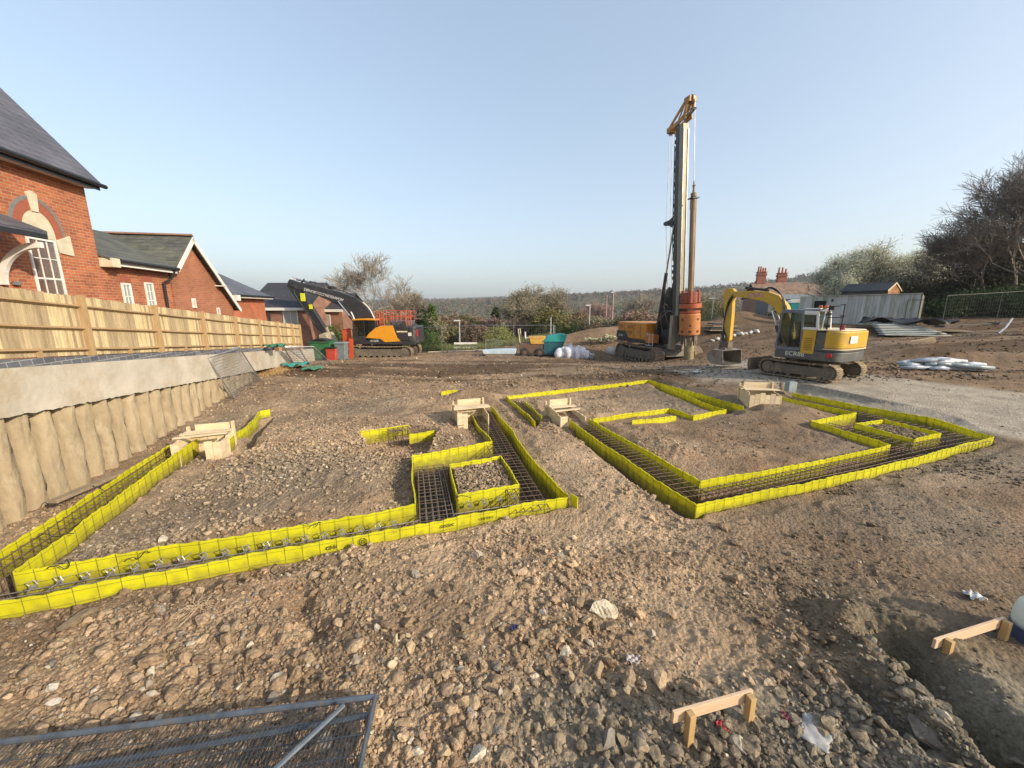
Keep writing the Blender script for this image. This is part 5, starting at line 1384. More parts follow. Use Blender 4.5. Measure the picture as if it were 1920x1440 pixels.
# ---- big excavator with black boom (left); faces left
EXL = (-10.2, 30.8); zl = gz1(*EXL) + .0
b = empty('excavator', (EXL[0], EXL[1], zl), math.radians(178), 'large orange and charcoal excavator with black lettered boom and orange rails', 'excavator')
track(b, 5.0, .98, .62, -.1, 1.22, 46, 1, .05); track(b, 5.0, .98, .62, -.1, -1.22, 46, -1, .05)
m = MB(); m.box(-1.2, 1.2, -.9, .9, .4, .85); m.cyl((0, 0, .85), .7, .2, 28); m.build('undercarriage', TRF, b, bevel=.03)
m = MB(); m.prism([(1.95, 1.10), (1.95, 1.32), (.0, 1.42), (-2.85, 1.36), (-2.85, 1.08)], -1.36, 1.36, 'xz'); m.build('lower_body', CHA, b, bevel=.03)
m = MB(); m.prism([(-.2, 1.43), (-2.35, 1.38), (-2.35, 2.52), (-.2, 2.52)], -1.34, 1.34, 'xz'); m.build('engine_cover', CHA, b, bevel=.05)
shell('counterweight', -2.352, -3.0, 1.36, 1.15, 2.45, CHA, b, r=.5, bev=.08)
m = MB(); m.prism([(.92, 1.60), (.62, 1.95), (.10, 2.36), (-.28, 2.50), (-1.22, 2.54), (-1.36, 2.05), (-1.50, 1.62), (-1.74, 1.34), (-.55, 1.27), (-.22, 1.52)], 1.345, 1.385, 'xz'); m.build('orange_panel', ORG, b, bevel=.012)
m = MB(); m.box(-2.3, -1.5, 1.342, 1.372, 2.02, 2.12); m.build('side_stripe', CREAM, b)
m = MB(); m.box(-2.1, -1.5, 1.341, 1.36, 2.2, 2.45); m.build('side_grille', BLK2, b)
text_obj('EC220E', .20, 'lettering', WHM, b, (.25, 1.372, 1.36), (PI / 2, 0, PI))
m = MB(); m.box(-2.62, -2.36, 1.345, 1.375, 1.75, 2.0); m.build('white_mark', WHM, b)
m = MB(); m.box(-2.98, -2.90, .9, 1.1, 1.7, 2.2); m.build('tail_light', mat('red_plastic', (.50, .02, .03), None, 5, .4), b)
cab = bpy.data.objects.new('cab', None); link(cab, b)
z0, z1 = 1.32, 2.96
for y in (.42, 1.33):
    pill((1.88, y, z0), (1.80, y, z1 - .03), .09, .09, CHA); pill((.05, y, z0), (.15, y, z1 - .03), .09, .1, CHA); pill((1.0, y, z0), (1.0, y, z1 - .05), .05, .06, BLK2)
    pill((1.88, y, z0 + .2), (.92, y, z0 + .2), .06, .42, CHA)
m = MB(); m.prism([(1.92, z1 - .06), (1.86, z1 + .04), (1.0, z1 + .09), (.15, z1 + .05), (.05, z1 - .06), (1.0, z1 - .03)], .38, 1.36, 'xz'); m.build('cab_roof', ORG, cab, bevel=.03)
m = MB(); m.box(.12, 1.84, 1.31, 1.325, z0 + .1, z1 - .08); m.build('door_glass', CGL, cab)
m = MB(); m.box(.12, 1.84, .42, .435, z0 + .1, z1 - .08); m.build('side_glass', CGL, cab)
m = MB(); m.box(1.845, 1.855, .46, 1.3, z0 + .1, z1 - .08); m.build('windscreen', CGL, cab)
m = MB(); m.box(.3, .95, .6, 1.15, 1.6, 1.8); m.box(.3, .45, .6, 1.15, 1.8, 2.5); m.build('seat', BLK2, cab, bevel=.05)
m = MB(); m.tube([(1.75, 1.2, 3.0), (1.95, 1.25, 3.55)], .05, 8); m.build('work_light_post', WHM, b)
# orange guard rails on the deck
def railset(x0, x1, y, zb, zt, nv, parent, material=REDM, r=.025, mid_=True):
    m = MB(); m.tube([(x0, y, zb), (x0, y, zt), (x1, y, zt), (x1, y, zb)], r, 6)
    if mid_: m.tube([(x0, y, (zb+zt)/2), (x1, y, (zb+zt)/2)], r, 6)
    for i in range(1, nv): xx = x0 + (x1-x0) * i / nv; m.tube([(xx, y, zb), (xx, y, zt)], r * .8, 6)
    return m.build('guard_rail', material, parent)
railset(.15, -.55, 1.25, 2.5, 3.62, 4, b); railset(-.75, -2.2, 1.25, 2.75, 3.65, 4, b); railset(-.75, -2.2, -1.2, 2.75, 3.6, 4, b); railset(-2.25, -2.6, 1.2, 2.5, 3.68, 2, b); railset(.15, -.9, .2, 2.5, 3.45, 4, b)
m = MB(); m.box(-2.3, -.9, -.9, 1.0, 2.52, 2.86); m.build('engine_hood', DGR, b, bevel=.05)
bm_ = plate('boom', [(.55, 1.7), (.35, 2.3), (.75, 3.35), (1.35, 4.15), (2.0, 4.62), (3.2, 5.05), (4.8, 5.45), (6.5, 5.82), (7.05, 6.02), (7.22, 5.80), (7.0, 5.45), (6.2, 5.15), (4.8, 4.72), (3.4, 4.05), (2.45, 3.2), (1.75, 2.4), (1.2, 1.7)], .5, CHA, b, yc=0, bev=.03)
da = plate('dipper_arm', [(7.1, 5.9), (7.35, 5.55), (7.0, 5.0), (5.2, 2.1), (4.9, 1.75), (4.55, 1.8), (4.6, 2.2), (5.6, 4.0), (6.4, 5.3), (6.75, 5.9)], .42, BLK2, b, yc=0, bev=.03)
ram(b, (3.6, 0, 5.35), (6.9, 0, 6.12), .10, .6); ram(b, (1.5, .38, 1.9), (3.3, .38, 4.35), .11, .55); ram(b, (1.5, -.38, 1.9), (3.3, -.38, 4.35), .11, .55); ram(b, (6.9, 0, 5.2), (4.9, 0, 2.3), .08, .6)
for k in range(6):
    m = MB(); x_ = 4.2 + k * .48; m.bar((x_, .18, 5.42 + k * .115), (x_ + .36, .18, 5.50 + k * .115), .12, .09); m.build('hose_clamp', WHM, b)
hose(b, [(1.4, .25, 4.3), (2.6, .25, 5.0), (4.5, .25, 5.5), (6.5, .25, 5.98)], .035); hose(b, [(.5, .2, 2.7), (.9, .2, 3.7), (1.5, .2, 4.35)], .045, WHM)
for k in range(2): hose(b, [(5.9, .15, 6.05 - .1 * k), (6.6, .2, 5.3), (6.7, .24, 4.8), (5.4, .24, 2.6)], .035)
m = MB(); m.box(5.95, 6.3, .22, .28, 4.35, 4.95); m.build('hazard_mark', mat('hi_vis_yellow', (.72, .72, .02), (.6, .6, .02), 8, .5), b)
m = MB(); m.box(5.45, 5.7, .22, .28, 3.75, 4.1); m.build('hazard_mark', mat('hi_vis_yellow', (.72, .72, .02)), b)
tx = text_obj('ADAMSON.CO.UK/HIRE', .30, 'lettering', WHM, b, (4.3, .26, 4.82), (PI / 2, 0, PI)); tx.rotation_euler = (Matrix.Rotation(math.radians(16.5), 4, 'Y').inverted() @ Matrix.Rotation(0, 4, 'X')).to_euler()
tx.matrix_basis = Matrix.Translation((4.45, .262, 4.86)) @ Matrix.Rotation(math.radians(-15.5), 4, 'Y') @ Matrix.Rotation(PI, 4, 'Y') @ Matrix.Rotation(0, 4, 'Z') @ Matrix.Rotation(PI, 4, 'Z') @ Matrix.Rotation(-PI / 2, 4, 'X') @ Matrix.Rotation(PI, 4, 'X') @ Matrix.Rotation(0, 4, 'Z')
bk = MB(); bprof = [(4.95, 1.75), (4.45, 1.95), (4.15, 1.45), (3.98, .75), (4.05, .35), (4.5, .22), (4.85, .5)]
bk.prism(bprof, -.7, .7, 'xz'); o = bk.build('bucket', DUSTB, b, bevel=.06)
m = MB(); m.bar((5.1, 0, 2.1), (4.75, 0, 1.5), .3, .18); m.bar((4.6, 0, 2.3), (4.4, 0, 1.7), .24, .12); m.build('bucket_link', DUSTB, b)
# orange barrier gates leaning ahead of the tracks
for i, (x, l) in enumerate(((-12.95, 'dark orange barrier gate leaning at the front of the black-boomed excavator'), (-12.55, 'second orange barrier gate beside the excavator cab'))):
    r = empty('barrier_gate', (x, 29.9, gz1(x, 29.9) + .55), 0, l, 'barrier'); 
    m = MB(); m.bar((0, 0, 0), (.0 - .05 * i, 0, 1.75), .05, .30); m.bar((.3, .05, -.1), (.28, 0, 1.7), .05, .12); m.bar((0, 0, .1), (.3, 0, .0), .05, .06); m.bar((-.1, 0, 1.7), (.3, 0, 1.65), .05, .06); m.bar((0, 0, .9), (.3, 0, .85), .05, .06); m.build('gate_frame', REDM, r)

# ---- piling rig
RC = (10.76, 28.5); zr0 = gz1(*RC) - .02
r = empty('piling_rig', (RC[0], RC[1], zr0), math.atan2(-.95, .30), 'tall crawler piling rig with orange body, pale mast and rusty kelly bar', 'piling rig')
track(r, 4.9, 1.12, .72, 0, 1.60, 44, 1, .04); track(r, 4.9, 1.12, .72, 0, -1.60, 44, -1, .04)
m = MB(); m.box(-1.6, 1.8, -1.25, 1.25, .45, 1.0); m.box(1.6, 2.3, -1.0, 1.0, .5, .95); m.cyl((0, 0, 1.0), .85, .22, 28); m.build('undercarriage', mat('frame_grey', (.20, .20, .19), (.13, .13, .12), 3, .7, c3=(.24, .19, .13), s3=3, t3=.55), r, bevel=.03)
m = MB(); m.box(-3.1, 1.0, -1.44, 1.44, 1.26, 1.50); m.build('lower_body', BLK2, r, bevel=.03)
m = MB(); m.box(-3.05, .55, -1.46, 1.46, 1.502, 2.72); bd = m.build('engine_cover', ORG2, r, bevel=.07)
for (a, b_, c, d) in ((-2.9, -2.35, 2.3, 2.55), (-1.7, -1.0, 2.25, 2.5), (-1.7, -1.1, 1.85, 2.1)):
    m = MB(); m.box(a, b_, -1.475, -1.461, c, d); m.build('vent', mat('vent_orange', (.38, .13, .015), None, 12, .6), bd)
for x in (-2.15, -.9, -.1):
    m = MB(); m.box(x, x + .025, -1.468, -1.4605, 1.55, 2.66); m.build('door_seam', BLK2, bd)
m = MB(); m.prism([(-3.12, 1.505), (-1.55, 1.505), (-1.95, 2.05), (-3.12, 2.05)], -1.485, -1.4615, 'xz'); m.build('grey_flash', CHA, r)
text_obj('EC380', .20, 'lettering', WHM, r, (-2.55, -1.492, 1.68), (PI / 2, 0, 0))
m = MB(); m.box(.6, 1.35, -1.5, -.95, 1.35, 1.95); m.build('step_box', RIGO, r, bevel=.03)
m = MB(); m.tube([(.6, -1.5, 1.98), (1.4, -1.5, 1.98), (1.4, -1.5, 1.2), (.6, -1.5, 1.2)], .022, 6); m.tube([(1.0, -1.5, 1.98), (1.0, -1.5, 1.2)], .02, 6); m.build('hand_rail', WHM, r)
m = MB(); m.box(.56, 2.1, .35, 1.4, 1.5, 2.95); m.build('operator_cab', BLK2, r, bevel=.06)
m = MB(); m.box(.7, 2.0, .32, .345, 1.9, 2.8); m.box(2.105, 2.12, .45, 1.3, 1.8, 2.8); m.build('cab_glazing', DGL, r)
# winches and linkage bulk in front of the body
m = MB()
m.box(.55, 2.2, -.75, .25, 1.4, 2.3); m.prism([(.4, 2.3), (2.3, 2.0), (2.5, 3.6), (2.1, 4.9), (1.5, 5.2), (.8, 4.2)], -.62, -.50, 'xz'); m.prism([(.4, 2.3), (2.3, 2.0), (2.5, 3.6), (2.1, 4.9), (1.5, 5.2), (.8, 4.2)], .10, .22, 'xz')
m.build('mast_bracket', BLK2, r, bevel=.03)
for (x, z, rr_) in ((1.2, 2.9, .38), (1.6, 3.9, .34)):
    m = MB(); m.cyl((x, -.48, z), rr_, .56, 22, 'y'); m.cyl((x, -.50, z), rr_ + .1, .04, 22, 'y'); m.cyl((x, .04, z), rr_ + .1, .04, 22, 'y'); m.build('winch', CHA, r)
MX, MY = 2.68, -.56
m = MB(); m.box(MX - .26, MX + .02, MY - .22, MY + .22, 1.4, 14.55); m.build('mast_spine', CHA, r, bevel=.02)
m = MB(); m.box(MX + .022, MX + .34, MY - .215, MY + .215, 1.6, 14.5); mo = m.build('mast', MAST, r, bevel=.03)
m = MB(); m.box(MX + .342, MX + .38, MY - .19, MY - .13, 1.8, 14.2); m.box(MX + .342, MX + .38, MY + .13, MY + .19, 1.8, 14.2); m.build('mast_rail', STL, r)
rr = random.Random(3)
for k in range(22):
    z = 5.6 + k * .4; m = MB(); m.box(MX - .36, MX - .262, MY - .22, MY + .02 + rr.uniform(0, .15), z, z + rr.uniform(.12, .3)); m.build('mast_clamp', BLK2 if k % 3 else STL, r)
for k in range(5): hose(r, [(2.1, -.5 + .12 * k, 2.2 + .2 * k), (1.9 + .1 * k, -.7, 4 + .3 * k), (2.4, -.45, 5.6), (MX - .36, MY - .2 + .09 * k, 7.5), (MX - .36, MY - .2 + .09 * k, 13.5)], .028)
for k in range(7): hose(r, [(.9 + .15 * k, -.8 + .1 * k, 1.5), (1.2 + .1 * k, -.95, 2.8 + .2 * k), (2.2, -.75 + .06 * k, 3.6), (2.9, -.6, 2.6 + .3 * k)], .026, BLK2 if k % 3 else STL)
for s_ in (-.75, .6):
    ram(r, (.9, s_, 2.2), (MX - .25, MY + (.25 if s_ > 0 else -.25), 8.9), .11, .58)
m = MB(); m.tube([(1.0, -.9, 2.0), (1.25, -.85, 4.6)], .09, 8); m.tube([(1.7, -.6, 3.5), (2.3, -.5, 6.6)], .07, 8); m.build('strut', BLK2, r)
# head frame
m = MB()
for s_ in (-.22, .22):
    m.bar((MX - .95, MY + s_, 14.55), (MX + .55, MY + s_, 14.75), .07, .22)
    m.bar((MX - .9, MY + s_, 14.6), (MX + .62, MY + s_, 15.62), .07, .16)
    m.bar((MX + .35, MY + s_, 14.7), (MX + .70, MY + s_, 15.55), .07, .18)
    m.bar((MX - .1, MY + s_, 14.7), (MX + .45, MY + s_, 15.45), .06, .10)
m.box(MX + .40, MX + .85, MY - .26, MY + .26, 15.40, 15.70); m.box(MX - 1.05, MX - .75, MY - .26, MY + .26, 14.4, 14.7)
m.build('mast_head', mat('head_orange', (.52, .27, .05), (.40, .20, .05), 4, .6, c3=(.2, .14, .08), s3=4, t3=.55), r, bevel=.015)
m = MB(); m.cyl((MX + .74, MY - .06, 15.55), .22, .12, 18, 'y'); m.cyl((MX - .95, MY - .06, 14.5), .20, .12, 18, 'y'); m.build('sheave', STL, r)
m = MB(); m.bar((MX + .3, MY, 14.75), (MX + .98, MY, 14.98), .16, .12); m.tube([(MX + .85 + .18 * math.cos(a), MY + .18 * math.sin(a), 15.0) for a in np.linspace(0, 6.28, 13)], .03, 6); m.build('rope_guide', STL, r)
KX, KY = 3.72, -.50
m = MB(); m.tube([(KX - .12, KY, 15.5), (KX, KY, 11.1)], .016, 6); m.build('hoist_rope', STL, r)
m = MB(); m.tube([(MX - 1.0, MY - .05, 14.4), (MX - 1.22, MY - .05, 9.2), (1.3, -.2, 3.2)], .016, 6); m.tube([(MX - .85, MY + .05, 14.4), (MX - .95, MY + .05, 9.2), (1.5, .0, 4.1)], .016, 6); m.build('winch_rope', STL, r)
m = MB(); m.prism([(MX - .3, 8.7), (MX - .3, 9.55), (MX - .75, 9.35), (MX - 1.3, 9.30), (MX - 1.3, 9.12), (MX - .7, 8.98)], MY - .2, MY + .2, 'xz'); m.cyl((MX - 1.25, MY - .08, 9.22), .14, .16, 14, 'y'); m.build('rope_bracket', BLK2, r, bevel=.02)
m = MB(); m.lathe([(.03, 11.15), (.05, 10.95), (.11, 10.9), (.06, 10.85), (.07, 10.55), (.16, 10.5), (.17, 10.3)], 16, (KX, KY, 0)); m.build('swivel', KEL, r)
m = MB(); m.box(KX - .24, KX + .24, KY - .24, KY + .24, 10.18, 10.24); m.build('kelly_plate', BLK2, r)
m = MB(); m.lathe([(.17, 4.5), (.17, 10.18)], 20, (KX, KY, 0)); m.lathe([(.19, 9.6), (.19, 10.1)], 20, (KX, KY, 0)); kb = m.build('kelly_bar', KEL, r, bevel=.004)
m = MB()
for q in range(3):
    a = q * 2.1 + .4; m.bar((KX + .175 * math.cos(a), KY + .175 * math.sin(a), 4.5), (KX + .175 * math.cos(a), KY + .175 * math.sin(a), 10.1), .03, .03)
m.build('drive_key', KEL, kb)
rot = MB(); rot.lathe([(.50, 3.72), (.50, 4.05), (.56, 4.1), (.56, 4.75), (.30, 4.8)], 24, (KX, KY, 0)); rot.build('rotary_head', RIGR, r, bevel=.02)
for q in range(6):
    a = q * PI / 3 + .3; m = MB(); m.cyl((KX + .50 * math.cos(a), KY + .50 * math.sin(a), 4.1), .14, .62, 14); m.cyl((KX + .50 * math.cos(a), KY + .50 * math.sin(a), 4.72), .09, .16, 12); m.build('drive_motor', RIGR, r, bevel=.02)
m = MB(); m.lathe([(.66, 3.78), (.66, 4.06)], 28, (KX, KY, 0)); m.lathe([(.52, 3.45), (.60, 3.5), (.60, 3.58), (.52, 3.62)], 28, (KX, KY, 0)); m.build('flange', mat('flange_orange', (.42, .10, .03), (.32, .07, .025), 5, .5), r, bevel=.015)
m = MB(); m.lathe([(.62, 2.12), (.62, 3.38), (.56, 3.46)], 32, (KX, KY, 0)); dr = m.build('casing_drive', RIGO, r, bevel=.015)
for q in range(8):
    a = q * PI / 4 + .1; z = 3.1 if q % 2 == 0 else 2.72
    for zz, sz in ((z, .07), (2.35, .09)):
        m = MB(); c = Vector((KX + .60 * math.cos(a), KY + .60 * math.sin(a), zz)); d = Vector((math.cos(a), math.sin(a), 0)); m.tube([c, c + d * .035], sz, 12); m.build('hole', mat('hole_dark', (.13, .035, .012), None, 9, .8), dr)
m = MB(); m.box(MX + .39, KX - .5, MY - .3, MY + .35, 2.3, 4.6); m.build('rotary_sledge', CHA, r, bevel=.03)
m = MB(); m.lathe([(.42, 1.75), (.42, 2.10)], 20, (KX, KY, 0)); 
for q in range(5):
    a = q * 1.26; m.box(KX + .45 * math.cos(a) - .05, KX + .45 * math.cos(a) + .05, KY + .45 * math.sin(a) - .05, KY + .45 * math.sin(a) + .05, 1.45, 2.1)
m.build('casing_clamp', TRF, r)
m = MB(); m.lathe([(.30, -.25), (.30, 1.9)], 24, (KX, KY, 0)); m.build('casing_tube', mat('casing_yellow', (.34, .29, .15), (.25, .21, .11), 3, .7, .1, c3=(.18, .14, .08), s3=2, t3=.5), r)
m = MB(); m.box(1.6, 3.1, -.5, .5, 1.05, 1.35); m.tube([(1.9, -.9, 1.3), (2.9, -.9, 1.25)], .05, 8); m.tube([(2.0, -.8, 1.05), (3.0, -.6, 1.0)], .04, 8); m.build('mast_foot', STL, r, bevel=.02)
m = MB(); m.box(MX + .05, MX + .3, MY - .75, MY - .36, 1.1, 3.3); m.build('guide_plate', MAST, r, bevel=.02)

# the mast leans a little to the machine's right
_c = Vector((MX, MY, 1.6)); _R = Matrix.Translation(_c) @ Matrix.Rotation(math.radians(4.2), 4, 'X') @ Matrix.Translation(-_c)
for ch in r.children:
    if ch.name.split('.')[0] in ('mast_spine', 'mast', 'mast_rail', 'mast_clamp', 'mast_head', 'sheave', 'rope_guide', 'hoist_rope', 'winch_rope', 'rope_bracket', 'swivel', 'kelly_plate', 'kelly_bar', 'rotary_head', 'drive_motor', 'flange', 'casing_drive', 'rotary_sledge', 'casing_clamp', 'casing_tube', 'hydraulic_ram', 'hose') :
        ch.matrix_basis = _R @ ch.matrix_basis
# ------------------------------------------------------------------ site clutter at the back and the right
def at(u, dist):   # plan position of a pixel column at a forward distance, near the horizon
    return (u - 960) / F * dist * 1.0
TEAL = mat('teal_plastic', (.02, .30, .28), (.02, .24, .23), 3, .45)
def simple_root(name, x, y, label, cat, group=None, rz=0, dz=0): return empty(name, (x, y, gz1(x, y) + dz), rz, label, cat, group)
# green skip, bins
SKG = mat('skip_green', (.035, .17, .06), (.025, .12, .045), 3, .6, c3=(.13, .10, .06), s3=2.5, t3=.6)
r = simple_root('waste_bin', -13.6, 27.6, 'open green bin between the leaning mesh panels and the red bin', 'bin')
m = MB(); m.prism([(-.62, .1), (.62, .1), (.72, 1.25), (-.72, 1.25)], -.45, .45, 'xz'); m.build('body', SKG, r, bevel=.03)
m = MB(); m.box(-.78, .78, -.52, .52, 1.252, 1.32); m.build('rim', SKG, r, bevel=.02)
m = MB(); m.prism([(-.7, 1.321), (.7, 1.321), (.3, 1.5), (-.3, 1.52)], -.4, .4); m.build('lid', BLK, r, bevel=.04)
r = simple_root('waste_bin', -12.75, 27.2, 'small red bin with dark lid between the green and grey bins', 'bin')
m = MB(); m.prism([(-.30, .0), (.30, .0), (.36, .85), (-.36, .85)], -.3, .3, 'xz'); m.build('body', mat('bin_red', (.46, .07, .04), (.38, .05, .035), 3, .5), r, bevel=.04)
m = MB(); m.box(-.38, .38, -.36, .34, .852, .95); m.build('lid', BLK2, r, bevel=.03)
r = simple_root('waste_bin', -12.2, 27.5, 'tall grey-blue bin with lid right of the small red bin', 'bin')
m = MB(); m.prism([(-.30, .0), (.30, .0), (.38, 1.15), (-.38, 1.15)], -.32, .32, 'xz'); m.build('body', mat('bin_grey', (.17, .21, .22), (.12, .15, .16), 3, .5), r, bevel=.04)
m = MB(); m.box(-.42, .42, -.38, .36, 1.152, 1.24); m.build('lid', mat('bin_lid', (.24, .30, .31), None, 3, .5), r, bevel=.03)
r = simple_root('barrier_gate', -11.95, 28.4, 'narrow red barrier end standing behind the grey-blue bin', 'barrier'); m = MB(); m.bar((0, 0, 0), (.1, 0, 1.5), .06, .3); m.build('gate_frame', REDM, r)
# pale blue pallet/boat-like sheet stack
r = simple_root('sheet_stack', -.9, 29.3, 'low pale blue and white wrapped stack on the ground before the small mesh barrier', 'stack')
m = MB(); m.prism([(-1.25, .15), (1.15, .15), (1.25, .55), (-1.35, .42)], -.5, .5, 'xz'); m.build('sheets', mat('pale_blue_wrap', (.52, .62, .66), (.40, .50, .55), 3, .4), r, bevel=.05)
m = MB(); m.box(-1.1, 1.1, -.45, .45, 0, .14); m.build('pallet', OLDW, r)
# planks
a = onground(803, 661); b = onground(905, 657); plank('long pale plank lying on the earth right of the orange excavator', a + Vector((0, 0, .05)), b + Vector((0, 0, .05)), .25, .06, PINE)
# yellow dumper
r = simple_root('site_dumper', at(998, 29.6), 29.6, 'small yellow and brown skip dumper beside the teal bin', 'dumper')
DB = mat('dumper_brown', (.15, .085, .05), (.10, .06, .04), 4, .8)
m = MB(); m.prism([(-.95, .25), (.75, .25), (.9, .95), (-1.0, 1.05)], -.6, .6, 'xz'); m.build('chassis', DB, r, bevel=.04)
m = MB(); m.prism([(-.15, .96), (.86, .96), (.98, 1.55), (-.3, 1.5)], -.65, .65, 'xz'); m.build('skip', mat('dumper_yellow', (.62, .36, .05), (.5, .28, .04), 3, .6, c3=(.3, .2, .1), s3=3, t3=.55), r, bevel=.05)
m = MB(); m.box(-.55, -.2, -.3, .3, 1.3, 1.42); m.box(-.6, -.5, -.3, .3, 1.42, 1.85); m.build('seat', WHM, r, bevel=.03)
m = MB(); m.tube([(-.95, -.3, 1.0), (-1.1, -.3, 2.1)], .04, 6); m.tube([(-.8, .3, 1.0), (-.95, .3, 2.1)], .04, 6); m.build('roll_bar', CREAM, r)
for x in (-.6, .55):
    for y in (-.72, .55):
        m = MB(); m.cyl((x, y, .34), .34, .2, 20, 'y'); o = m.build('wheel', BLK2, r, bevel=.04); m = MB(); m.cyl((x, y - .01, .34), .16, .22, 12, 'y'); m.build('rim', DB, o)
# teal bin and bags
r = simple_root('tip_bin', at(1038, 29.4), 29.4, 'teal plastic bin with tilted lid behind the white sacks', 'bin')
m = MB(); m.prism([(-.75, .1), (.6, .1), (.75, 1.05), (-.85, 1.15)], -.45, .45, 'xz'); m.build('body', mat('deep_teal', (.015, .09, .12), None, 3, .5), r, bevel=.05)
m = MB(); m.prism([(-.92, 1.10), (.80, 1.06), (.95, 1.62), (.5, 1.70), (-.5, 1.52)], -.5, .5, 'xz'); m.build('lid', TEAL, r, bevel=.05)
def sack(label, x, y, s, seed, material, group='sacks piled beside the teal bin', name='sack', sq=(1, .8, .8), cat='sack'):
    rs = np.random.RandomState(seed); v = I2[0].copy(); d = v / np.linalg.norm(v, axis=1, keepdims=True)
    for k in range(6):
        w_ = rs.normal(size=3); v = v * (1 + .10 * np.sin(3.1 * (d @ w_) + k)[:, None])
    v = np.sign(v) * np.abs(v) ** .8 * np.array(sq) * s
    o = npmesh(name, v, I2[1], material, smooth=True); o.location = (x, y, gz1(x, y) + s * sq[2] * .72); o.rotation_euler = (0, 0, seed); return tag(o, label, cat, group)
SKW = mat('white_sack', (.66, .67, .72), (.42, .43, .50), 5, .5, bump=.03, bscale=6)
names = ['leftmost', 'second', 'third', 'middle', 'fifth', 'sixth', 'rightmost']
for i in range(7): sack('crumpled white sack, %s of the row of seven beside the teal bin' % names[i], at(1048 + i * 8.5, 28.3 + .1 * (i % 2)), 28.3 + .1 * (i % 2), .36 + .05 * (i % 3), i, SKW, sq=(.85, .8, 1.15))
sack('black and white torn sack at the right end of the white sacks', at(1108, 28.4), 28.4, .34, 20, mat('black_sack', (.03, .03, .035), (.5, .5, .5), 4, .5, bump=.03, bscale=6), sq=(1.2, .8, .7))
# mound debris
for i, (u, v, d, s, l) in enumerate(((1085, 606, 34, .25, 'white rubble block on the dark mound left of the rig'), (1150, 622, 31, .45, 'white torn sack against the left side of the rig'), (1085, 638, 31, .14, 'small white lump at the foot of the dark mound'))):
    x = at(u, d); sack(l, x, d, s, 30 + i, mat('chalk_white', (.62, .60, .55), (.45, .43, .38), 5, .8), 'white scraps on the mounds')
rs_ = random.Random(8)
PBR = mat('pale_branch', (.42, .42, .26), (.30, .31, .18), 5, .9)
p = (at(1150, 35), 35.0); m = MB()
for k in range(70):
    a = rs_.uniform(-2.6, 2.6); z = .1 + .75 * (1 - abs(a + .0 - 1) / 3.8) * rs_.random(); m.bar((a, rs_.uniform(-.6, .6), z), (a + rs_.uniform(-.5, .5), rs_.uniform(-.6, .6), z + rs_.uniform(-.1, .2)), .10, .10)
o = m.build('brush_pile', PBR); o.location = (p[0], p[1], gz1(*p) + .35); tag(o, 'pile of pale cut branches and rubble on the mound behind the rig', 'brush')
SCF = mat('orange_tube', (.50, .18, .07), (.35, .13, .06), 5, .6)
x = at(1172, 33); m = MB(); z = gz1(x, 33); m.tube([(0, 0, 0), (0, 0, 2.5), (1.2, 0, 2.55)], .045, 6); m.tube([(0, 0, .9), (3.2, .3, 1.3)], .04, 6); m.tube([(1.5, 0, 1.6), (2.5, .1, 1.7), (2.6, 0, 2.3)], .04, 6); m.tube([(2.4, .1, 0), (2.5, .1, 1.7), (2.9, 0, .2)], .04, 6)
o = m.build('scaffold_frame', SCF); o.location = (x, 33, z); tag(o, 'rusty orange tube frame standing behind the rig body', 'scaffold')
# dark stacked sheets right of the rig, white rubble
r = simple_root('sheet_stack', at(1350, 33), 33, 'stack of dark flat sheets behind the drill casing', 'stack')
for k in range(4): m = MB(); m.box(-1.3 + .1 * k, 1.2 - .15 * k, -.6, .6, .12 + k * .18, .22 + k * .18); m.build('sheet', CHA if k % 2 else OLDW, r)
for i in range(9): 
    d = 30.5; x = at(1335 + i * 10, d); boulder_col = (.55, .53, .48); sack('pale rubble lump in the row on the ground behind the drill casing', x, d, .13 + .05 * (i % 3), 50 + i, mat('chalk_white', (.62, .60, .55)), 'row of pale rubble lumps behind the drill casing', 'rubble_lump', (1.3, .8, .7), 'rubble')
# whitewashed hoarding with shed, toilet
HOARD = mat('whitewashed_boards', (.50, .51, .49), (.37, .385, .35), 1.2, .85, bump=.004, bscale=12, c3=(.20, .215, .12), s3=.9, t3=.56, stretch=(2.2, 2.2, .35), island=.16)
HA = Vector((24.3, 33.2)); HB = Vector((29.5, 28.4)); hd = HB - HA; hl = hd.length; zb = 1.35
hr = empty('hoarding', (HA.x, HA.y, zb), math.atan2(hd.y, hd.x), 'long whitewashed board hoarding with green stains behind the compact excavator', 'hoarding')
n = 34
for k in range(n):
    x0 = hl * k / n; 
m = MB()
for k in range(n):
    x0 = hl * k / n; x1 = hl * (k + 1) / n - .012; t = .0; m.box(x0, x1, -.015, .015 + .006 * (k % 2), -.6 if k > 3 else -.6, 2.42 + .012 * k * .4)
m.build('board_panel', HOARD, hr)
m = MB(); m.bar((-.02, -.02, 2.47), (hl + .05, -.02, 2.60), .16, .05); m.build('top_rail', mat('rail_pale', (.44, .42, .34), (.3, .3, .24), 3, .8), hr)
m = MB(); m.box(1.0, 1.75, -.05, -.017, 1.35, 2.12); m.build('window_opening', mat('opening_dark', (.012, .01, .01), None, 3, .9), hr)
m = MB(); m.box(.96, 1.8, -.07, -.018, 2.121, 2.17); m.build('window_lintel', HOARD, hr)
m = MB(); m.box(2.05, 2.2, -.04, -.017, 2.05, 2.25); m.build('vent', BLK2, hr)
m = MB(); dx0, dx1 = 6.45, 7.25; DK = mat('dark_batten', (.12, .115, .085), None, 4, .9)
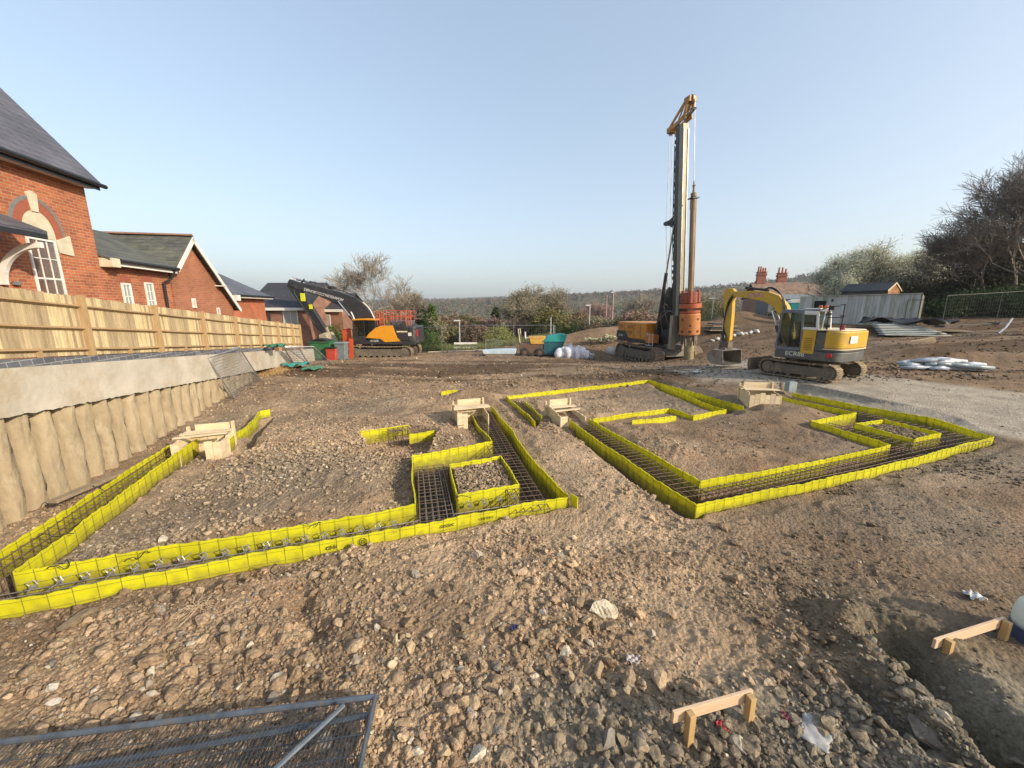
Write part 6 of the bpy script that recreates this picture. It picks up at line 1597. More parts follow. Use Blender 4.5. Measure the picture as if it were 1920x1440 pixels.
m.box(dx0 - .03, dx0, -.045, -.017, .75, 2.15); m.box(dx1, dx1 + .03, -.045, -.017, .75, 2.15); m.box(dx0, dx1, -.045, -.017, 2.12, 2.15); m.box(dx0, dx1, -.045, -.017, .75, .78); m.build('hatch_frame', DK, hr)
m = MB(); m.box(5.35, 5.5, -.06, -.017, -.3, 2.5); m.build('upright', HOARD, hr)
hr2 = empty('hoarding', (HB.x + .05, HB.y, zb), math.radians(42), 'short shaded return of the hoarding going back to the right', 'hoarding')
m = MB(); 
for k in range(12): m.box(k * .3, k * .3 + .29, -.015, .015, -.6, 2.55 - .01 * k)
m.build('board_panel', mat('shade_toned_boards', (.20, .17, .125), (.14, .12, .09), 1.4, .9, c3=(.1, .1, .07), s3=1.2, t3=.5, stretch=(2, 2, .4), island=.2), hr2)  # return's boards coloured dark, their shade put into the tone
x = at(1489, 33.8) ; r = empty('portable_toilet', (x, 34.4, 1.2), math.radians(-20), 'teal portable toilet with white domed roof at the left end of the hoarding', 'portable toilet')
m = MB(); m.box(-.55, .55, -.55, .55, 0, 2.1); m.build('cabin', mat('toilet_teal', (.015, .26, .28), (.015, .22, .24), 3, .4), r, bevel=.04)
m = MB(); m.box(-.42, .42, -.58, -.551, .15, 2.0); m.build('door', mat('toilet_door', (.03, .33, .35), None, 3, .4), r, bevel=.02)
m = MB(); m.prism([(-.6, 2.101), (.6, 2.101), (.5, 2.3), (.2, 2.42), (-.2, 2.42), (-.5, 2.3)], -.58, .58, 'xz'); m.build('roof', WHT, r, bevel=.04)
# shed behind
r = empty('garden_shed', (at(1637, 36) , 36.2, 1.9), math.radians(-66), 'small timber shed with dark felt roof seen over the hoarding', 'shed')
SHW = brick_mat('shed_boards', (.46, .22, .09), (.36, .16, .065), (.16, .075, .035), .5, .13, .012, rough=.8, bump=.01)
SHD = brick_mat('shed_side', (.13, .13, .12), (.10, .10, .095), (.05, .05, .05), 2.5, .14, .014, rough=.8, bump=.01)
m = MB(); m.box(-2.6, .9, -1.0, 1.0, 0, 2.55); m.build('side_wall', SHD, r)
m = MB(); m.prism([(-1.02, 0), (1.02, 0), (1.02, 2.55), (0, 3.12), (-1.02, 2.55)], .902, .94, 'yz'); m.build('gable_wall', SHW, r)
m = MB(); m.prism([(-1.2, 2.46), (-1.2, 2.54), (0, 3.24), (1.2, 2.54), (1.2, 2.46), (0, 3.14)], -2.7, .98, 'yz'); m.build('roof', DSLATE, r)
m = MB(); m.bar((1.0, -1.22, 2.46), (1.0, 0, 3.18), .03, .12); m.bar((1.0, 1.22, 2.46), (1.0, 0, 3.18), .03, .12); m.build('bargeboard', PINE, r)
# far right house with chimneys
RT = brick_mat('red_tile', (.22, .12, .08), (.34, .25, .17), (.16, .08, .05), .28, .2, .02, rough=.8, bump=.02)
def chim(parent, x, y, z0, h, pots):
    m = MB(); m.box(x - .7, x + .7, y - .4, y + .4, z0, z0 + h); m.box(x - .8, x + .8, y - .5, y + .5, z0 + h - .5, z0 + h - .25); m.box(x - .78, x + .78, y - .48, y + .48, z0 + h, z0 + h + .15); c = m.build('chimney', brick_mat('chimney_brick', (.36, .11, .06), (.28, .085, .05), (.35, .22, .15), .235, .084, .01), parent)
    for k in range(pots):
        m = MB(); xx = x - .55 + 1.1 * k / max(1, pots - 1); m.lathe([(.17, z0 + h + .15), (.13, z0 + h + .8 + .25 * (k < 2)), (.16, z0 + h + .85 + .25 * (k < 2))], 12, (xx, y, 0)); m.build('chimney_pot', mat('terracotta', (.40, .14, .07), None, 5, .8), c)
r = empty('tiled_house', (50, 72, 1.3), math.radians(-14), 'distant old house with red tiled roof and two tall brick chimneys', 'house')
m = MB(); m.box(-5.8, 9, -4, 4, -3, 3.2); m.build('wall', BRK3, r)
m = MB(); m.prism([(-4.5, 3.0), (-4.5, 3.15), (0, 6.0), (4.5, 3.15), (4.5, 3.0), (0, 5.85)], -6.0, 9.3, 'yz'); m.build('roof', RT, r)
chim(r, -4.4, 0, 5.2, 2.6, 4); chim(r, -.9, .5, 5.4, 2.2, 3)
r = empty('outbuilding', (42.5, 60, 1.5), math.radians(-8), 'low grey roofed outbuilding in front of the tiled house', 'outbuilding')
m = MB(); m.box(-4, 4, -2, 2, -2, 2.6); m.build('wall', GRYB, r); m = MB(); m.prism([(-2.3, 2.55), (-2.3, 2.65), (2.3, 3.4), (2.3, 3.3)], -4.3, 4.3, 'yz'); m.build('roof', mat('grey_felt', (.20, .22, .22), (.15, .165, .165), 2, .7), r)
# timber beam, sheets, pipes
TB = mat('fresh_beam', (.62, .46, .26), (.52, .37, .19), 3, .7, c3=(.42, .3, .17), s3=2, t3=.62)
a = onground(1632, 664, .4); b = onground(1750, 645, .6)
plank('long thick pale timber beam lying right of the compact excavator', a + Vector((0, 0, .22)), b + Vector((0, 0, .2)), .30, .32, TB, 'timber_beam', 'beam')
a = onground(1622, 668, .4); b = onground(1645, 664, .4); plank('short pale timber block at the left foot of the long beam', a + Vector((0, 0, .08)), b + Vector((0, 0, .08)), .4, .12, TB, 'timber_block', 'timber')
a = onground(1668, 669, .4); b = onground(1690, 667, .4); plank('thin pale offcut on the soil in front of the long beam', a + Vector((0, 0, .03)), b + Vector((0, 0, .03)), .1, .03, TB, 'timber_offcut', 'timber')
c = Vector((26.4, 25.6, gz1(26.4, 25.6))); r = empty('sheet_stack', c, math.radians(-12), 'fanned stack of long pale green-white sheets by the hoarding', 'stack')
PLS = mat('pale_sheet', (.50, .53, .50), (.40, .43, .40), 3, .45)
for k in range(7): m = MB(); m.box(-2.0 + .12 * k, 1.6 - .05 * k, -.9 + .34 * k, -.3 + .34 * k, .04 + .095 * k, .085 + .095 * k); m.build('sheet', PLS, r)
rag('black polythene heap on top of the pale sheets', 1722, 615, 3.0, (.03, .03, .033), 21, 'polythene', .22, 'polythene', .45)
_pp = bpy.data.objects['polythene']; _pp.location = (27.6, 27.2, gz1(27.6, 27.2) + .1); _pp.scale = (1.3, .8, 1)
c = Vector((28.6, 25.8, gz1(28.6, 25.8))); m = MB(); m.box(-1.3, 1.3, -.6, .6, .0, .06); o = m.build('plywood_sheet', mat('ply_brown', (.33, .24, .15), (.26, .18, .11), 3, .8)); o.location = c + Vector((.6, 0, .12)); o.rotation_euler = (.05, .04, -.35); tag(o, 'brown plywood board lying right of the black polythene', 'board')
for i, (u0, v0, u1, v1) in enumerate(((1735, 622, 1850, 612), (1760, 628, 1860, 617))):
    a = onground(u0, v0, 1.2); b = onground(u1, v1, 1.4); plank(['weathered plank lying on the bank, the one farther back', 'weathered plank lying on the bank, the nearer one'][i], a + Vector((0, 0, .1)), b + Vector((0, 0, .1)), .2, .05, OLDW)
c = onground(1762, 694, .3); r = empty('pipe_bundle', c, math.radians(-14), 'loose pile of pale blue-grey plastic wrapped pipes right of the haul road', 'pipes')
PB = [mat('pipe_wrap_%d' % k, col, tuple(q * .55 for q in col), 6, .35, bump=.012, bscale=14) for k, col in enumerate(((.46, .52, .60), (.30, .36, .38), (.58, .62, .66)))]
rp = random.Random(12)
for k in range(26):
    l = rp.uniform(.7, 1.5); x = rp.uniform(-1.25, 1.25) ; lay = k % 3; y = rp.uniform(-.35, .35) * (1 - .2 * lay); z = .10 + lay * .17 * (1 - abs(x) / 2.4)
    a = rp.uniform(-.25, .25); x0 = max(-1.55, x - l / 2); x1 = min(1.55, x + l / 2); m = MB()
    m.tube([(x0, y - a * .4, z), ((x0 + x1) / 2, y, z + .03), (x1, y + a * .4, z)], [.06, .10, .07], 9); m.build('pipe', PB[k % 3], r, smooth=True)
# items along the bank at the right edge
a = onground(1872, 625, 1.4); m = MB(); m.tube([(0, 0, 0), (.35, 0, .35), (.75, .1, .9)], .06, 6); o = m.build('bent_pole', GALV); o.location = a; tag(o, 'bent pale pole leaning at the right edge before the hedge', 'pole')
r = empty('gate_post', (*[q for q in D(1935, 600, 24).xy], gz1(D(1935, 600, 24).x, 24)), 0, 'yellow-brown timber gate post at the right edge', 'post'); m = MB(); m.box(-.15, .25, -.15, .15, 0, 2.9); m.box(-.16, .5, -.16, -.15, .5, 2.0); m.build('post_body', mat('gate_yellow', (.42, .30, .12), (.3, .2, .08), 3, .7), r)
# lamp posts and masts behind the site
LP = mat('lamp_grey', (.50, .50, .48), (.4, .4, .38), 3, .5, .3)
def lamp(label, u, vtop, d, h, head=True, name='street_lamp', r0=.06, material=LP):
    p = D(u, vtop, d); m = MB(); rt_ = empty(name, (p.x, p.y, p.z - h), 0, label, 'street lamp' if name == 'street_lamp' else 'mast'); m.tube([(0, 0, 0), (0, 0, h)], [r0 * 1.5, r0], 8); m.build('pole', material, rt_)
    if head: m = MB(); m.box(-.55, .1, -.1, .1, h - .02, h + .10); m.build('lamp_head', mat('lamp_white', (.75, .75, .72), None, 3, .4), rt_, bevel=.02)
lamp('white headed lamp post behind the mesh fence left of centre', 861, 602, 40, 6)
lamp('lamp post standing by the dark hedge left of the rig', 1106, 573, 48, 6)
lamp('lamp post just right of the rig above the brown bank', 1338, 560, 46, 6)
lamp('thin pinkish mast beyond the hedge left of the rig, the shorter one', 1138, 553, 90, 9, False, 'mast', .12, mat('mast_pink', (.40, .25, .22), None, 3, .6))
lamp('thin pinkish mast beyond the hedge left of the rig, the taller one', 1150, 549, 90, 10, True, 'mast', .16, mat('mast_pink', (.40, .25, .22)))
lamp('pale pole pair standing behind the teal bin', 1033, 595, 32, 2.6, False, 'mast', .04)
# white cars and roofs glimpsed through the fence
def car(label, u, v, d, col, rz=0.2):
    p = D(u, v, d); r = empty('parked_car', (p.x, p.y, p.z - 1.4), rz, label, 'car')
    body = mat('car_%s' % str(col[0])[2:], col, None, 3, .3)
    m = MB(); m.prism([(-2.1, .35), (2.1, .35), (2.15, .75), (1.3, .92), (-1.9, .95), (-2.15, .7)], -.85, .85, 'xz'); m.build('body', body, r, bevel=.08)
    m = MB(); m.prism([(-1.7, .93), (1.2, .90), (.5, 1.42), (-1.2, 1.45)], -.75, .75, 'xz'); m.build('cabin', DGL, r, bevel=.06)
    m = MB(); m.prism([(-1.25, 1.44), (.5, 1.42), (.45, 1.47), (-1.2, 1.49)], -.72, .72, 'xz'); m.build('roof', body, r)
    for x in (-1.35, 1.35):
        for y in (-.88, .68): m = MB(); m.cyl((x, y, .33), .33, .2, 18, 'y'); o = m.build('wheel', BLK2, r); m = MB(); m.cyl((x, y - .01, .33), .2, .22, 12, 'y'); m.build('rim', STL, o)
car('white car glimpsed over the shaded hoarding return at the right', 1735, 549, 55, (.7, .7, .7)); car('dark blue car glimpsed beyond the dark hedge at the right', 1800, 555, 52, (.06, .08, .16))
r = empty('white_fence', (*D(873, 640, 37).xy, -3.3), .1, 'stack of white slatted rails seen through the mesh fence', 'fence')
for k in range(4): m = MB(); m.box(-1.4 + .1 * k, 1.4 - .1 * k, -.04, .04, 1.5 + k * .42, 1.68 + k * .42); m.build('slat', WHT, r)
# ------------------------------------------------------------------ trees
BARK = mat('bark_grey', (.20, .165, .125), (.12, .10, .075), 3, .9, bump=.01, bscale=12)
BARKD = mat('bark_dark', (.10, .08, .062), (.065, .052, .04), 3, .9)
TWG = mat('twig_pale', (.34, .29, .22), (.24, .20, .155), 1.2, .9)
TWD = mat('twig_dark', (.21, .17, .135), (.13, .105, .085), 1.2, .9)
def leafm(name, a, b, sc=1.2, tr=.25):
    m, nt, N, L, B = newmat(name)
    g = N.new('ShaderNodeNewGeometry'); mx = N.new('ShaderNodeMix'); mx.data_type = 'RGBA'
    mx.inputs[6].default_value = (*a, 1); mx.inputs[7].default_value = (*b, 1); L.new(g.outputs['Random Per Island'], mx.inputs[0]); L.new(mx.outputs[2], B.inputs['Base Color'])
    B.inputs['Roughness'].default_value = .7; B.inputs['Specular IOR Level'].default_value = .2
    t = N.new('ShaderNodeBsdfTranslucent'); L.new(mx.outputs[2], t.inputs[0]); ms = N.new('ShaderNodeMixShader'); ms.inputs[0].default_value = tr
    L.new(B.outputs[0], ms.inputs[1]); L.new(t.outputs[0], ms.inputs[2]); L.new(ms.outputs[0], N['Material Output'].inputs['Surface'])
    return m
LF_OL = leafm('leaf_olive', (.15, .14, .05), (.24, .21, .09)); LF_BR = leafm('leaf_brown', (.17, .115, .07), (.26, .19, .125)); LF_DK = leafm('leaf_dark', (.018, .038, .014), (.045, .07, .022))
LF_GR = leafm('leaf_green', (.06, .11, .022), (.13, .18, .045)); LF_YG = leafm('leaf_yellow_green', (.24, .26, .07), (.32, .33, .11)); LF_WH = leafm('blossom', (.52, .54, .36), (.78, .78, .64)); LF_BUD = leafm('bud', (.22, .20, .12), (.34, .30, .19)); LF_PK = leafm('leaf_pinkish', (.26, .17, .14), (.36, .25, .21))
def grow(h, spread, seed, levels=5, trunk=.16, lean=0, kids=(3, 4), up=.35, first=.25):
    """branching skeleton -> arrays of tapered segments plus twig tips"""
    R_ = random.Random(seed); S = []; tips = []
    def br(p, d, L_, r, lv):
        n = 3; q = p
        for i in range(n):
            d = (d + Vector((R_.uniform(-1, 1), R_.uniform(-1, 1), R_.uniform(-.6, 1) * .8 + up * .25)) * (.16 if lv == levels else .26)).normalized()
            e_ = q + d * (L_ / n); r1 = r * (1 - .22 * (1 if lv else 1.6)) 
            S.append((q[:], e_[:], r, max(r1, .008))); 
            if lv > 0 and i >= (0 if lv < levels else 1) :
                for _ in range(R_.choice(kids) if i == n - 1 else R_.randint(0, 2) + (lv == levels)):
                    a = R_.uniform(.35, .95); ax = Vector((R_.uniform(-1, 1), R_.uniform(-1, 1), R_.uniform(-1, 1))).normalized()
                    dd = (d * math.cos(a) + d.cross(ax).normalized() * math.sin(a)); dd.x *= spread; dd.y *= spread; dd.z += up * .3; dd.normalize()
                    br(e_, dd, L_ * R_.uniform(.55, .82), r1 * R_.uniform(.5, .72), lv - 1)
            q = e_; r = r1
        if lv == 0: tips.append(q[:])
    br(Vector((0, 0, 0)), Vector((lean, 0, 1)).normalized(), h * first, trunk, levels)
    return S, np.array(tips)
def leaves(centers, per, rad, size, seed, long=1.0):
    rs = np.random.RandomState(seed); n = len(centers) * per
    c = np.repeat(centers, per, 0) + rs.normal(0, rad, (n, 3)); 
    a = rs.normal(size=(n, 3)); a /= np.linalg.norm(a, axis=1, keepdims=True); b_ = np.cross(a, rs.normal(size=(n, 3))); b_ /= np.linalg.norm(b_, axis=1, keepdims=True)
    s = size * rs.uniform(.6, 1.3, (n, 1)); A = a * s * long; Bv = b_ * s * .55
    V = np.stack([c - A, c + Bv * 1.0, c + A, c - Bv], 1).reshape(-1, 3); Fc = np.arange(n * 4).reshape(n, 4)
    return V, Fc
def tree(label, loc, h, spread=1.0, seed=1, levels=5, bark=BARK, twig=None, trunk=.16, leaf=None, per=4, lrad=.15, lsize=.06, name='bare_tree', cat='tree', group=None, lean=0, rz=0, minr=.012, first=.25, up=.35, squash=1, kids=(3, 4)):
    S, tips = grow(h, spread, seed, levels, trunk, lean, first=first, up=up, kids=kids)
    top = max(s[1][2] for s in S); k = h / top
    p0 = np.array([s[0] for s in S]) * k; p1 = np.array([s[1] for s in S]) * k; r0 = np.array([s[2] for s in S]); r1 = np.array([s[3] for s in S])
    r0 = np.maximum(r0, minr); r1 = np.maximum(r1, minr * .8)
    root = empty(name, loc, rz, label, cat, group)
    big = r0 > trunk * .30
    v, f = segs_np(p0[big], p1[big], r0[big], r1[big], 7); npmesh('trunk', v, f, bark, root, smooth=True)
    v, f = segs_np(p0[~big], p1[~big], r0[~big], r1[~big], 3)
    if leaf is not None:
        lv, lf = leaves(tips * k, per, lrad, lsize, seed); 
        npmesh('crown', np.concatenate([v, lv]), [np.concatenate([f, lf + len(v)])], [twig or bark, leaf], root, mi=np.r_[np.zeros(len(f)), np.ones(len(lf))])
    else: npmesh('crown', v, f, twig or bark, root)
    return root
def bush(label, loc, rx, ry, rz_, seed, leaf, n=60, per=40, size=.09, name='bush', cat='bush', group=None, stem=True, flat=0, clump=.18, long=1.0, rot=0):
    rs = np.random.RandomState(seed); d = rs.normal(size=(n, 3)); d /= np.linalg.norm(d, axis=1, keepdims=True); d[:, 2] = np.abs(d[:, 2]) * 1.0 - .15 * rs.rand(n)
    rad = rs.uniform(.55, 1.0, (n, 1)) ** .6 * (1 + .18 * np.sin(d[:, :1] * 5 + seed) + .12 * np.sin(d[:, 1:2] * 7 + seed * 2))
    if flat: 
        d = rs.uniform(-1, 1, (n, 3)); d[:, 2] = rs.uniform(0, 1, n); rad = 1.0
    c = d * rad * np.array([rx, ry, rz_]); c[:, 2] = np.maximum(c[:, 2], 0) + (rz_ * .08)
    v, f = leaves(c, per, min(rx, rz_) * clump, size, seed + 1, long)
    v[:, 2] = np.maximum(v[:, 2], 0)
    root = empty(name, loc, rot, label, cat, group)
    npmesh('foliage', v, f, leaf, root)
    m = MB(); 
    for k in range(5): a = k * 1.26; m.tube([(.05 * math.cos(a), .05 * math.sin(a), -.3), (rx * .4 * math.cos(a), ry * .4 * math.sin(a), rz_ * .6)], [.04, .015], 5)
    m.build('stem', BARKD, root); return root
def crown_tree(label, loc, h, w, seed, leaf, n=70, per=34, size=.16, group=None, name='tree', long=1.0, conif=False, tr=.16, rz=0, lowf=.3, bark=BARK):
    rs = np.random.RandomState(seed); d = rs.normal(size=(n, 3)); d /= np.linalg.norm(d, axis=1, keepdims=True)
    rad = rs.uniform(.35, 1, (n, 1)) ** .5
    ch = h * (1 - lowf) / 2
    c = d * rad * np.array([w / 2, w / 2, ch]); c[:, 2] += h - ch
    if conif:
        t = rs.rand(n) ** .8; a = rs.uniform(0, 6.28, n); r_ = w / 2 * (1 - t) * rs.uniform(.6, 1.05, n); c = np.stack([r_ * np.cos(a), r_ * np.sin(a), h * (.08 + .92 * t)], 1)
    v, f = leaves(c, per, w * .075, size, seed + 1, long)
    root = empty(name, loc, rz, label, 'tree', group)
    npmesh('crown', v, f, leaf, root)
    m = MB(); m.tube([(0, 0, -1.0), (.05 * h * .1, 0, h * .35), (0, 0, h * .9)], [tr, tr * .7, .03], 7)
    for k in range(min(n, 14)): m.tube([(0, 0, h * (lowf + .04 * k * (1 - lowf))), tuple(c[k])], [tr * .35, .02], 4)
    m.build('trunk', bark, root); return root
def far_z(x, y): return gz1(x, y)
def PL(u, d): x = (u - 960) / F * d; return (x, d, gz1(x, d) - .1)
# large bare tree behind the orange excavator
tree('wide bare tree with pale twigs rising behind the orange rails of the excavator', PL(694, 43), 11.0, 1.3, 5, 5, BARK, TWG, .26, name='bare_tree', first=.16, up=.6, minr=.0135, kids=(3, 4))
tree('pale many-stemmed bare branch leaning right beside the wide bare tree', PL(728, 44), 8.4, 1.3, 17, 5, BARK, TWG, .14, lean=.55, first=.24, minr=.016)
bush('round dark green bush under the black boom', PL(637, 35), 1.35, 1.2, 2.6, 3, LF_GR, 90, 60, .08, clump=.12)
crown_tree('dark green conifer right of the orange rails', PL(786, 44), 5.6, 3.4, 5, LF_DK, 120, 60, .12, conif=True)
crown_tree('lighter green conifer beside the dark one', PL(812, 46), 5.0, 2.6, 6, LF_GR, 80, 50, .12, conif=True)
bush('low green scrub right behind the counterweight of the orange excavator', PL(800, 37), 2.2, 1.0, 1.6, 7, LF_GR, 60, 50, .07)
tree('olive budding tree left of the teal bin, with pale outer twigs', PL(985, 50), 8.0, 1.2, 23, 5, BARK, TWG, .2, leaf=LF_BUD, per=3, lrad=.25, lsize=.07, minr=.018)
tree('second olive budding tree, the one nearer the teal bin', PL(1028, 52), 8.2, 1.15, 29, 5, BARK, TWG, .2, leaf=LF_BUD, per=3, lrad=.25, lsize=.07, minr=.018)
bush('yellow-green shrub behind the mesh fence in the middle', PL(938, 40), 1.9, 1.2, 2.0, 8, LF_YG, 60, 60, .07)
crown_tree('small dark evergreen between the budding trees', PL(930, 60), 5.5, 3.0, 9, LF_DK, 60, 50, .14, conif=True)
bush('dark hedge behind the teal bin', PL(1058, 42), 2.4, 1.0, 2.1, 10, LF_DK, 90, 60, .08)
bush('bright green hedge left of the dark clipped hedge', PL(1105, 50), 3.6, 1.2, 3.0, 11, LF_GR, 110, 60, .10)
bush('dark clipped hedge left of the rig', PL(1140, 48), 2.3, 1.2, 2.4, 12, LF_DK, 100, 60, .09)
tree('thin pinkish bare tree on the skyline left of the rig', PL(1118, 95), 13, .8, 31, 5, BARK, leafm('twig_pink', (.30, .2, .17), (.38, .27, .23), tr=0), .16, minr=.03)
tree('slim bare tree on the skyline just left of the rig', PL(1198, 80), 12, .55, 33, 5, BARK, TWG, .16, minr=.028)
tree('bare tree right of the rig on the skyline', PL(1312, 62), 9.5, .9, 35, 5, BARK, TWG, .16, minr=.022)
crown_tree('green and brown tree standing right of the drill casing', PL(1322, 52), 6.5, 4.4, 13, LF_OL, 90, 44, .13)
crown_tree('dark green tree half hidden by the rig mast', PL(1345, 58), 6.0, 4.0, 14, LF_GR, 80, 40, .13)
tree('slender many-stemmed bare shrub in front of the tiled roof', PL(1517, 48), 5.8, .7, 41, 5, BARK, mat('twig_red', (.24, .13, .08), (.16, .09, .06), 1, .9), .10, first=.12, up=.8, minr=.016)
tree('white blossoming tree behind the shed', PL(1612, 46), 10.6 - PL(1612, 46)[2], 1.15, 43, 5, BARK, TWG, .24, leaf=LF_WH, per=6, lrad=.28, lsize=.065, minr=.018, kids=(4, 5), name='blossom_tree', first=.20)
tree('second white blossoming tree, right behind the shed gable', PL(1672, 47), 9.4 - PL(1672, 47)[2], 1.15, 47, 5, BARK, TWG, .22, leaf=LF_WH, per=6, lrad=.28, lsize=.065, minr=.018, kids=(4, 5), name='blossom_tree', first=.20)
crown_tree('dark narrow conifer right of the blossoming trees', PL(1712, 50), 6.5, 2.6, 15, LF_DK, 90, 50, .12, conif=True)
tree('huge dark bare tree filling the right edge of the photo', PL(1880, 35), 12.6, 1.2, 53, 5, BARKD, TWD, .34, minr=.0125, first=.17, up=.35, kids=(4, 5))
tree('dark bare tree leaning left from beside the huge one', PL(1845, 36), 8.6, 1.2, 57, 5, BARKD, TWD, .22, lean=-.35, minr=.0125, first=.17)
tree('dark bare tree cut off by the right edge of the photo', PL(1925, 33), 13.5, 1.2, 59, 5, BARKD, TWD, .30, minr=.0125, first=.18)
LF_UD = leafm('undergrowth', (.03, .032, .015), (.065, .06, .03))
bush('dark tangled undergrowth beneath the huge dark tree', PL(1850, 38), 6.0, 2.2, 4.2, 16, LF_UD, 260, 70, .13)
bush('dark tangled undergrowth behind the shaded hoarding return', PL(1745, 43), 4.6, 2.2, 3.8, 17, LF_UD, 200, 70, .13)
bush('dark green hedge behind the mesh panels at the right', PL(1830, 31.5), 3.9, 1.0, 1.9, 18, LF_DK, 200, 70, .09, name='hedge', cat='hedge')
bush('dark green hedge running out of the photo at the right edge', PL(1925, 30), 2.6, 1.2, 2.2, 19, LF_DK, 140, 70, .09, name='hedge', cat='hedge')
bush('overgrown scrub behind the compact excavator boom', PL(1440, 44), 4.0, 1.6, 2.2, 20, LF_UD, 120, 60, .11)
bush('overgrown scrub left of the portable toilet', PL(1385, 46), 3.6, 1.6, 2.0, 21, LF_OL, 120, 60, .11)
# scrub belt just beyond the site, copies of a few kinds
protos = []
for i, (lab, hh, ww, lf, cf, lg, br_) in enumerate([('brown leafless scrub tree in the belt beyond the site', 5.5, 4.5, LF_BR, False, 1.6, BARK), ('olive scrub tree in the belt beyond the site', 6.5, 4.5, LF_OL, False, 1.3, BARK), ('dark evergreen tree in the belt beyond the site', 6, 3, LF_DK, True, 1.0, BARKD),
        ('pale brown twiggy tree in the belt beyond the site', 7, 5, LF_BUD, False, 1.8, BARK), ('pinkish brown twiggy tree in the belt beyond the site', 6, 4.5, LF_PK, False, 1.8, BARK)]):
    protos.append(crown_tree(lab, (0, -200, 0), hh, ww, 60 + i, lf, 110, 42, .15, group=lab.replace('tree in', 'trees in'), long=lg, conif=cf, name='scrub_tree', bark=br_, lowf=.12))
used_p = [False] * 5
rt_ = random.Random(77)
for i in range(165):
    d = rt_.uniform(47, 125) if i > 40 else rt_.uniform(44, 60); u = rt_.uniform(560, 1500)
    if i > 120: u = rt_.uniform(1380, 2150); d = rt_.uniform(58, 130)
    x, y, z = PL(u, d); k = rt_.choices(range(5), (5, 4, .8, 3, 2))[0]
    o = protos[k] if not used_p[k] else copy_tree(protos[k])
    used_p[k] = True
    sc = rt_.uniform(.75, 1.2) * (1 + (d - 50) * .004); o.location = (x, y, z); o.rotation_euler = (0, 0, rt_.uniform(0, 6.28)); o.scale = (sc * rt_.uniform(.9, 1.2), sc, sc * rt_.uniform(.75, 1.05) * (.72 if d < 70 else .9))
# far woods on the valley sides
rs = np.random.RandomState(99); n = 15000
rr_ = 110 * (2350 / 110) ** (rs.rand(n) ** .8); az = rs.uniform(-.62, 1.75, n); yy = rr_ / np.sqrt(1 + az ** 2); xx = az * yy
zz = gz(xx, yy); keep = (rn(xx, yy, 160, 44) > -.22) | (rr_ > 900) & (rs.rand(n) < .8)
keep &= ~((xx > .5 * yy) & (rr_ < 420))
xx, yy, zz, rr_ = xx[keep], yy[keep], zz[keep], rr_[keep]; n = len(xx)
per = 26; hgt = rs.uniform(6, 12, n) * (1 + rr_ / 4000)
c = np.repeat(np.stack([xx, yy, zz + hgt * .45], 1), per, 0); hh = np.repeat(hgt, per)
d = rs.normal(size=(n * per, 3)); d /= np.linalg.norm(d, axis=1, keepdims=True); c = c + d * (rs.rand(n * per, 1) ** .4) * np.stack([hh * .45, hh * .45, hh * .5], 1)
v, f = leaves(c, 1, .05, 1.0, 5); cen = np.repeat(c, 4, 0); v = cen + (v - cen) * np.repeat(hh * np.interp(np.repeat(rr_, per), [100, 300, 900, 2500], [.045, .09, .15, .25]), 4)[:, None]
pal = np.array([(.15, .105, .07), (.13, .12, .05), (.17, .13, .095), (.06, .075, .03), (.19, .16, .11), (.11, .085, .06)])
col = pal[rs.choice(6, n, p=(.3, .2, .2, .1, .1, .1))] * rs.uniform(.7, 1.2, (n, 1))
WD, nt, N, L, B = newmat('wood_foliage'); at_ = N.new('ShaderNodeAttribute'); at_.attribute_name = 'tint'; L.new(at_.outputs['Color'], B.inputs['Base Color']); B.inputs['Roughness'].default_value = .9; B.inputs['Specular IOR Level'].default_value = .1
o = npmesh('woodland', v, f, WD, colors=np.repeat(np.repeat(col, per, 0), 4, 0)); tag(o, 'brown and olive leafless woodland over the valley and far ridge', 'woodland', kind='stuff')
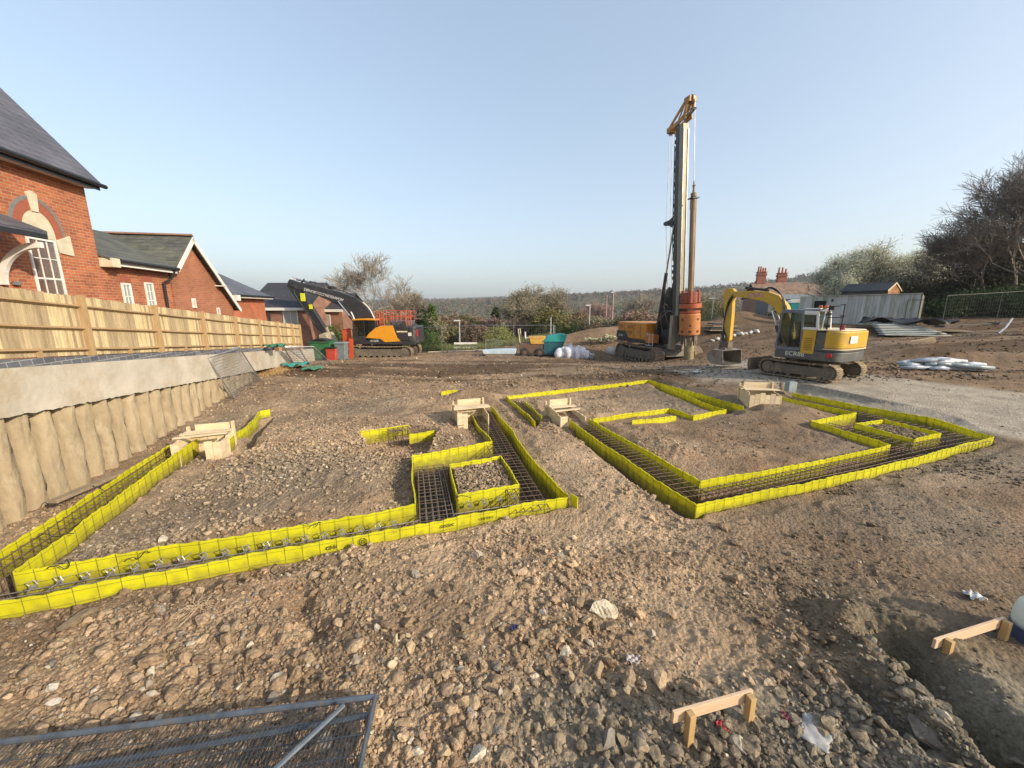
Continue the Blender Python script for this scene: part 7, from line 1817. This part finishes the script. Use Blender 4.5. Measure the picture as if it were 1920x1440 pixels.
# scattered far houses on the right hillside
for i in range(12):
    u = 1325 + i * 14 + rt_.uniform(-5, 5) if i < 9 else 1000 + i * 11; d = rt_.uniform(230, 420); x, y, z = PL(u, d)
    r = empty('distant_house', (x, y, z + 1), rt_.uniform(-.6, .6), 'tiny pale house with dark roof among the woods of the far hillside', 'house', 'distant houses on the hillside')
    m = MB(); m.box(-5, 5, -3.5, 3.5, -1, 5); m.build('wall', WHT, r); m = MB(); m.prism([(-4, 4.9), (0, 8), (4, 4.9)], -5.3, 5.3, 'yz'); m.build('roof', BRK3 if i % 2 else SLATE, r)
# dry grass bank at the end of the wall
rs = np.random.RandomState(6); n = 2600; t = rs.rand(n); px_ = -10.6 - 1.6 * t + rs.normal(0, .22, n); py_ = 16.3 + 5.5 * t + rs.normal(0, .4, n)
p0 = np.stack([px_, py_, gz(px_, py_) - .02], 1); p1 = p0 + np.stack([rs.normal(0, .07, n), rs.normal(0, .07, n), rs.uniform(.05, .22, n)], 1)
v, f = segs_np(p0, p1, np.full(n, .005), np.full(n, .002), 3); o = npmesh('dry_grass', v, f, mat('straw', (.55, .36, .16), (.42, .27, .11), 2, .9)); tag(o, 'orange dry grass and soil at the far end of the pale wall', 'grass', kind='stuff')
rs = np.random.RandomState(8); n = 9000; px_ = rs.uniform(-14, 4, n); py_ = rs.uniform(36, 44, n)
p0 = np.stack([px_, py_, gz(px_, py_) - .02], 1); p1 = p0 + np.stack([rs.normal(0, .2, n), rs.normal(0, .2, n), rs.uniform(.15, .6, n)], 1)
v, f = segs_np(p0, p1, np.full(n, .02), np.full(n, .006), 3); o = npmesh('rough_grass', v, f, mat('rough_green', (.13, .17, .05), (.20, .19, .08), 1.5, .9)); tag(o, 'rough green grass behind the mesh fence', 'grass', kind='stuff')

# thin spring haze over the whole valley
bpy.ops.mesh.primitive_cube_add(size=1, location=(0, 0, 0)) if False else None
hm = MB(); hm.box(-3200, 3200, -1400, 3600, float(Z.min()) - 1.5, 190)
HZ = bpy.data.materials.new('haze'); HZ.use_nodes = True; hn = HZ.node_tree; hn.nodes.remove(hn.nodes['Principled BSDF'])
pv = hn.nodes.new('ShaderNodeVolumePrincipled'); pv.inputs['Color'].default_value = (.86, .92, 1, 1); pv.inputs['Density'].default_value = .00022; pv.inputs['Anisotropy'].default_value = .3
hn.links.new(pv.outputs[0], hn.nodes['Material Output'].inputs['Volume'])
ho = hm.build('haze', HZ); tag(ho, 'thin pale spring haze over the valley', 'haze', kind='stuff'); print('ground z', Z.min(), Z.max())
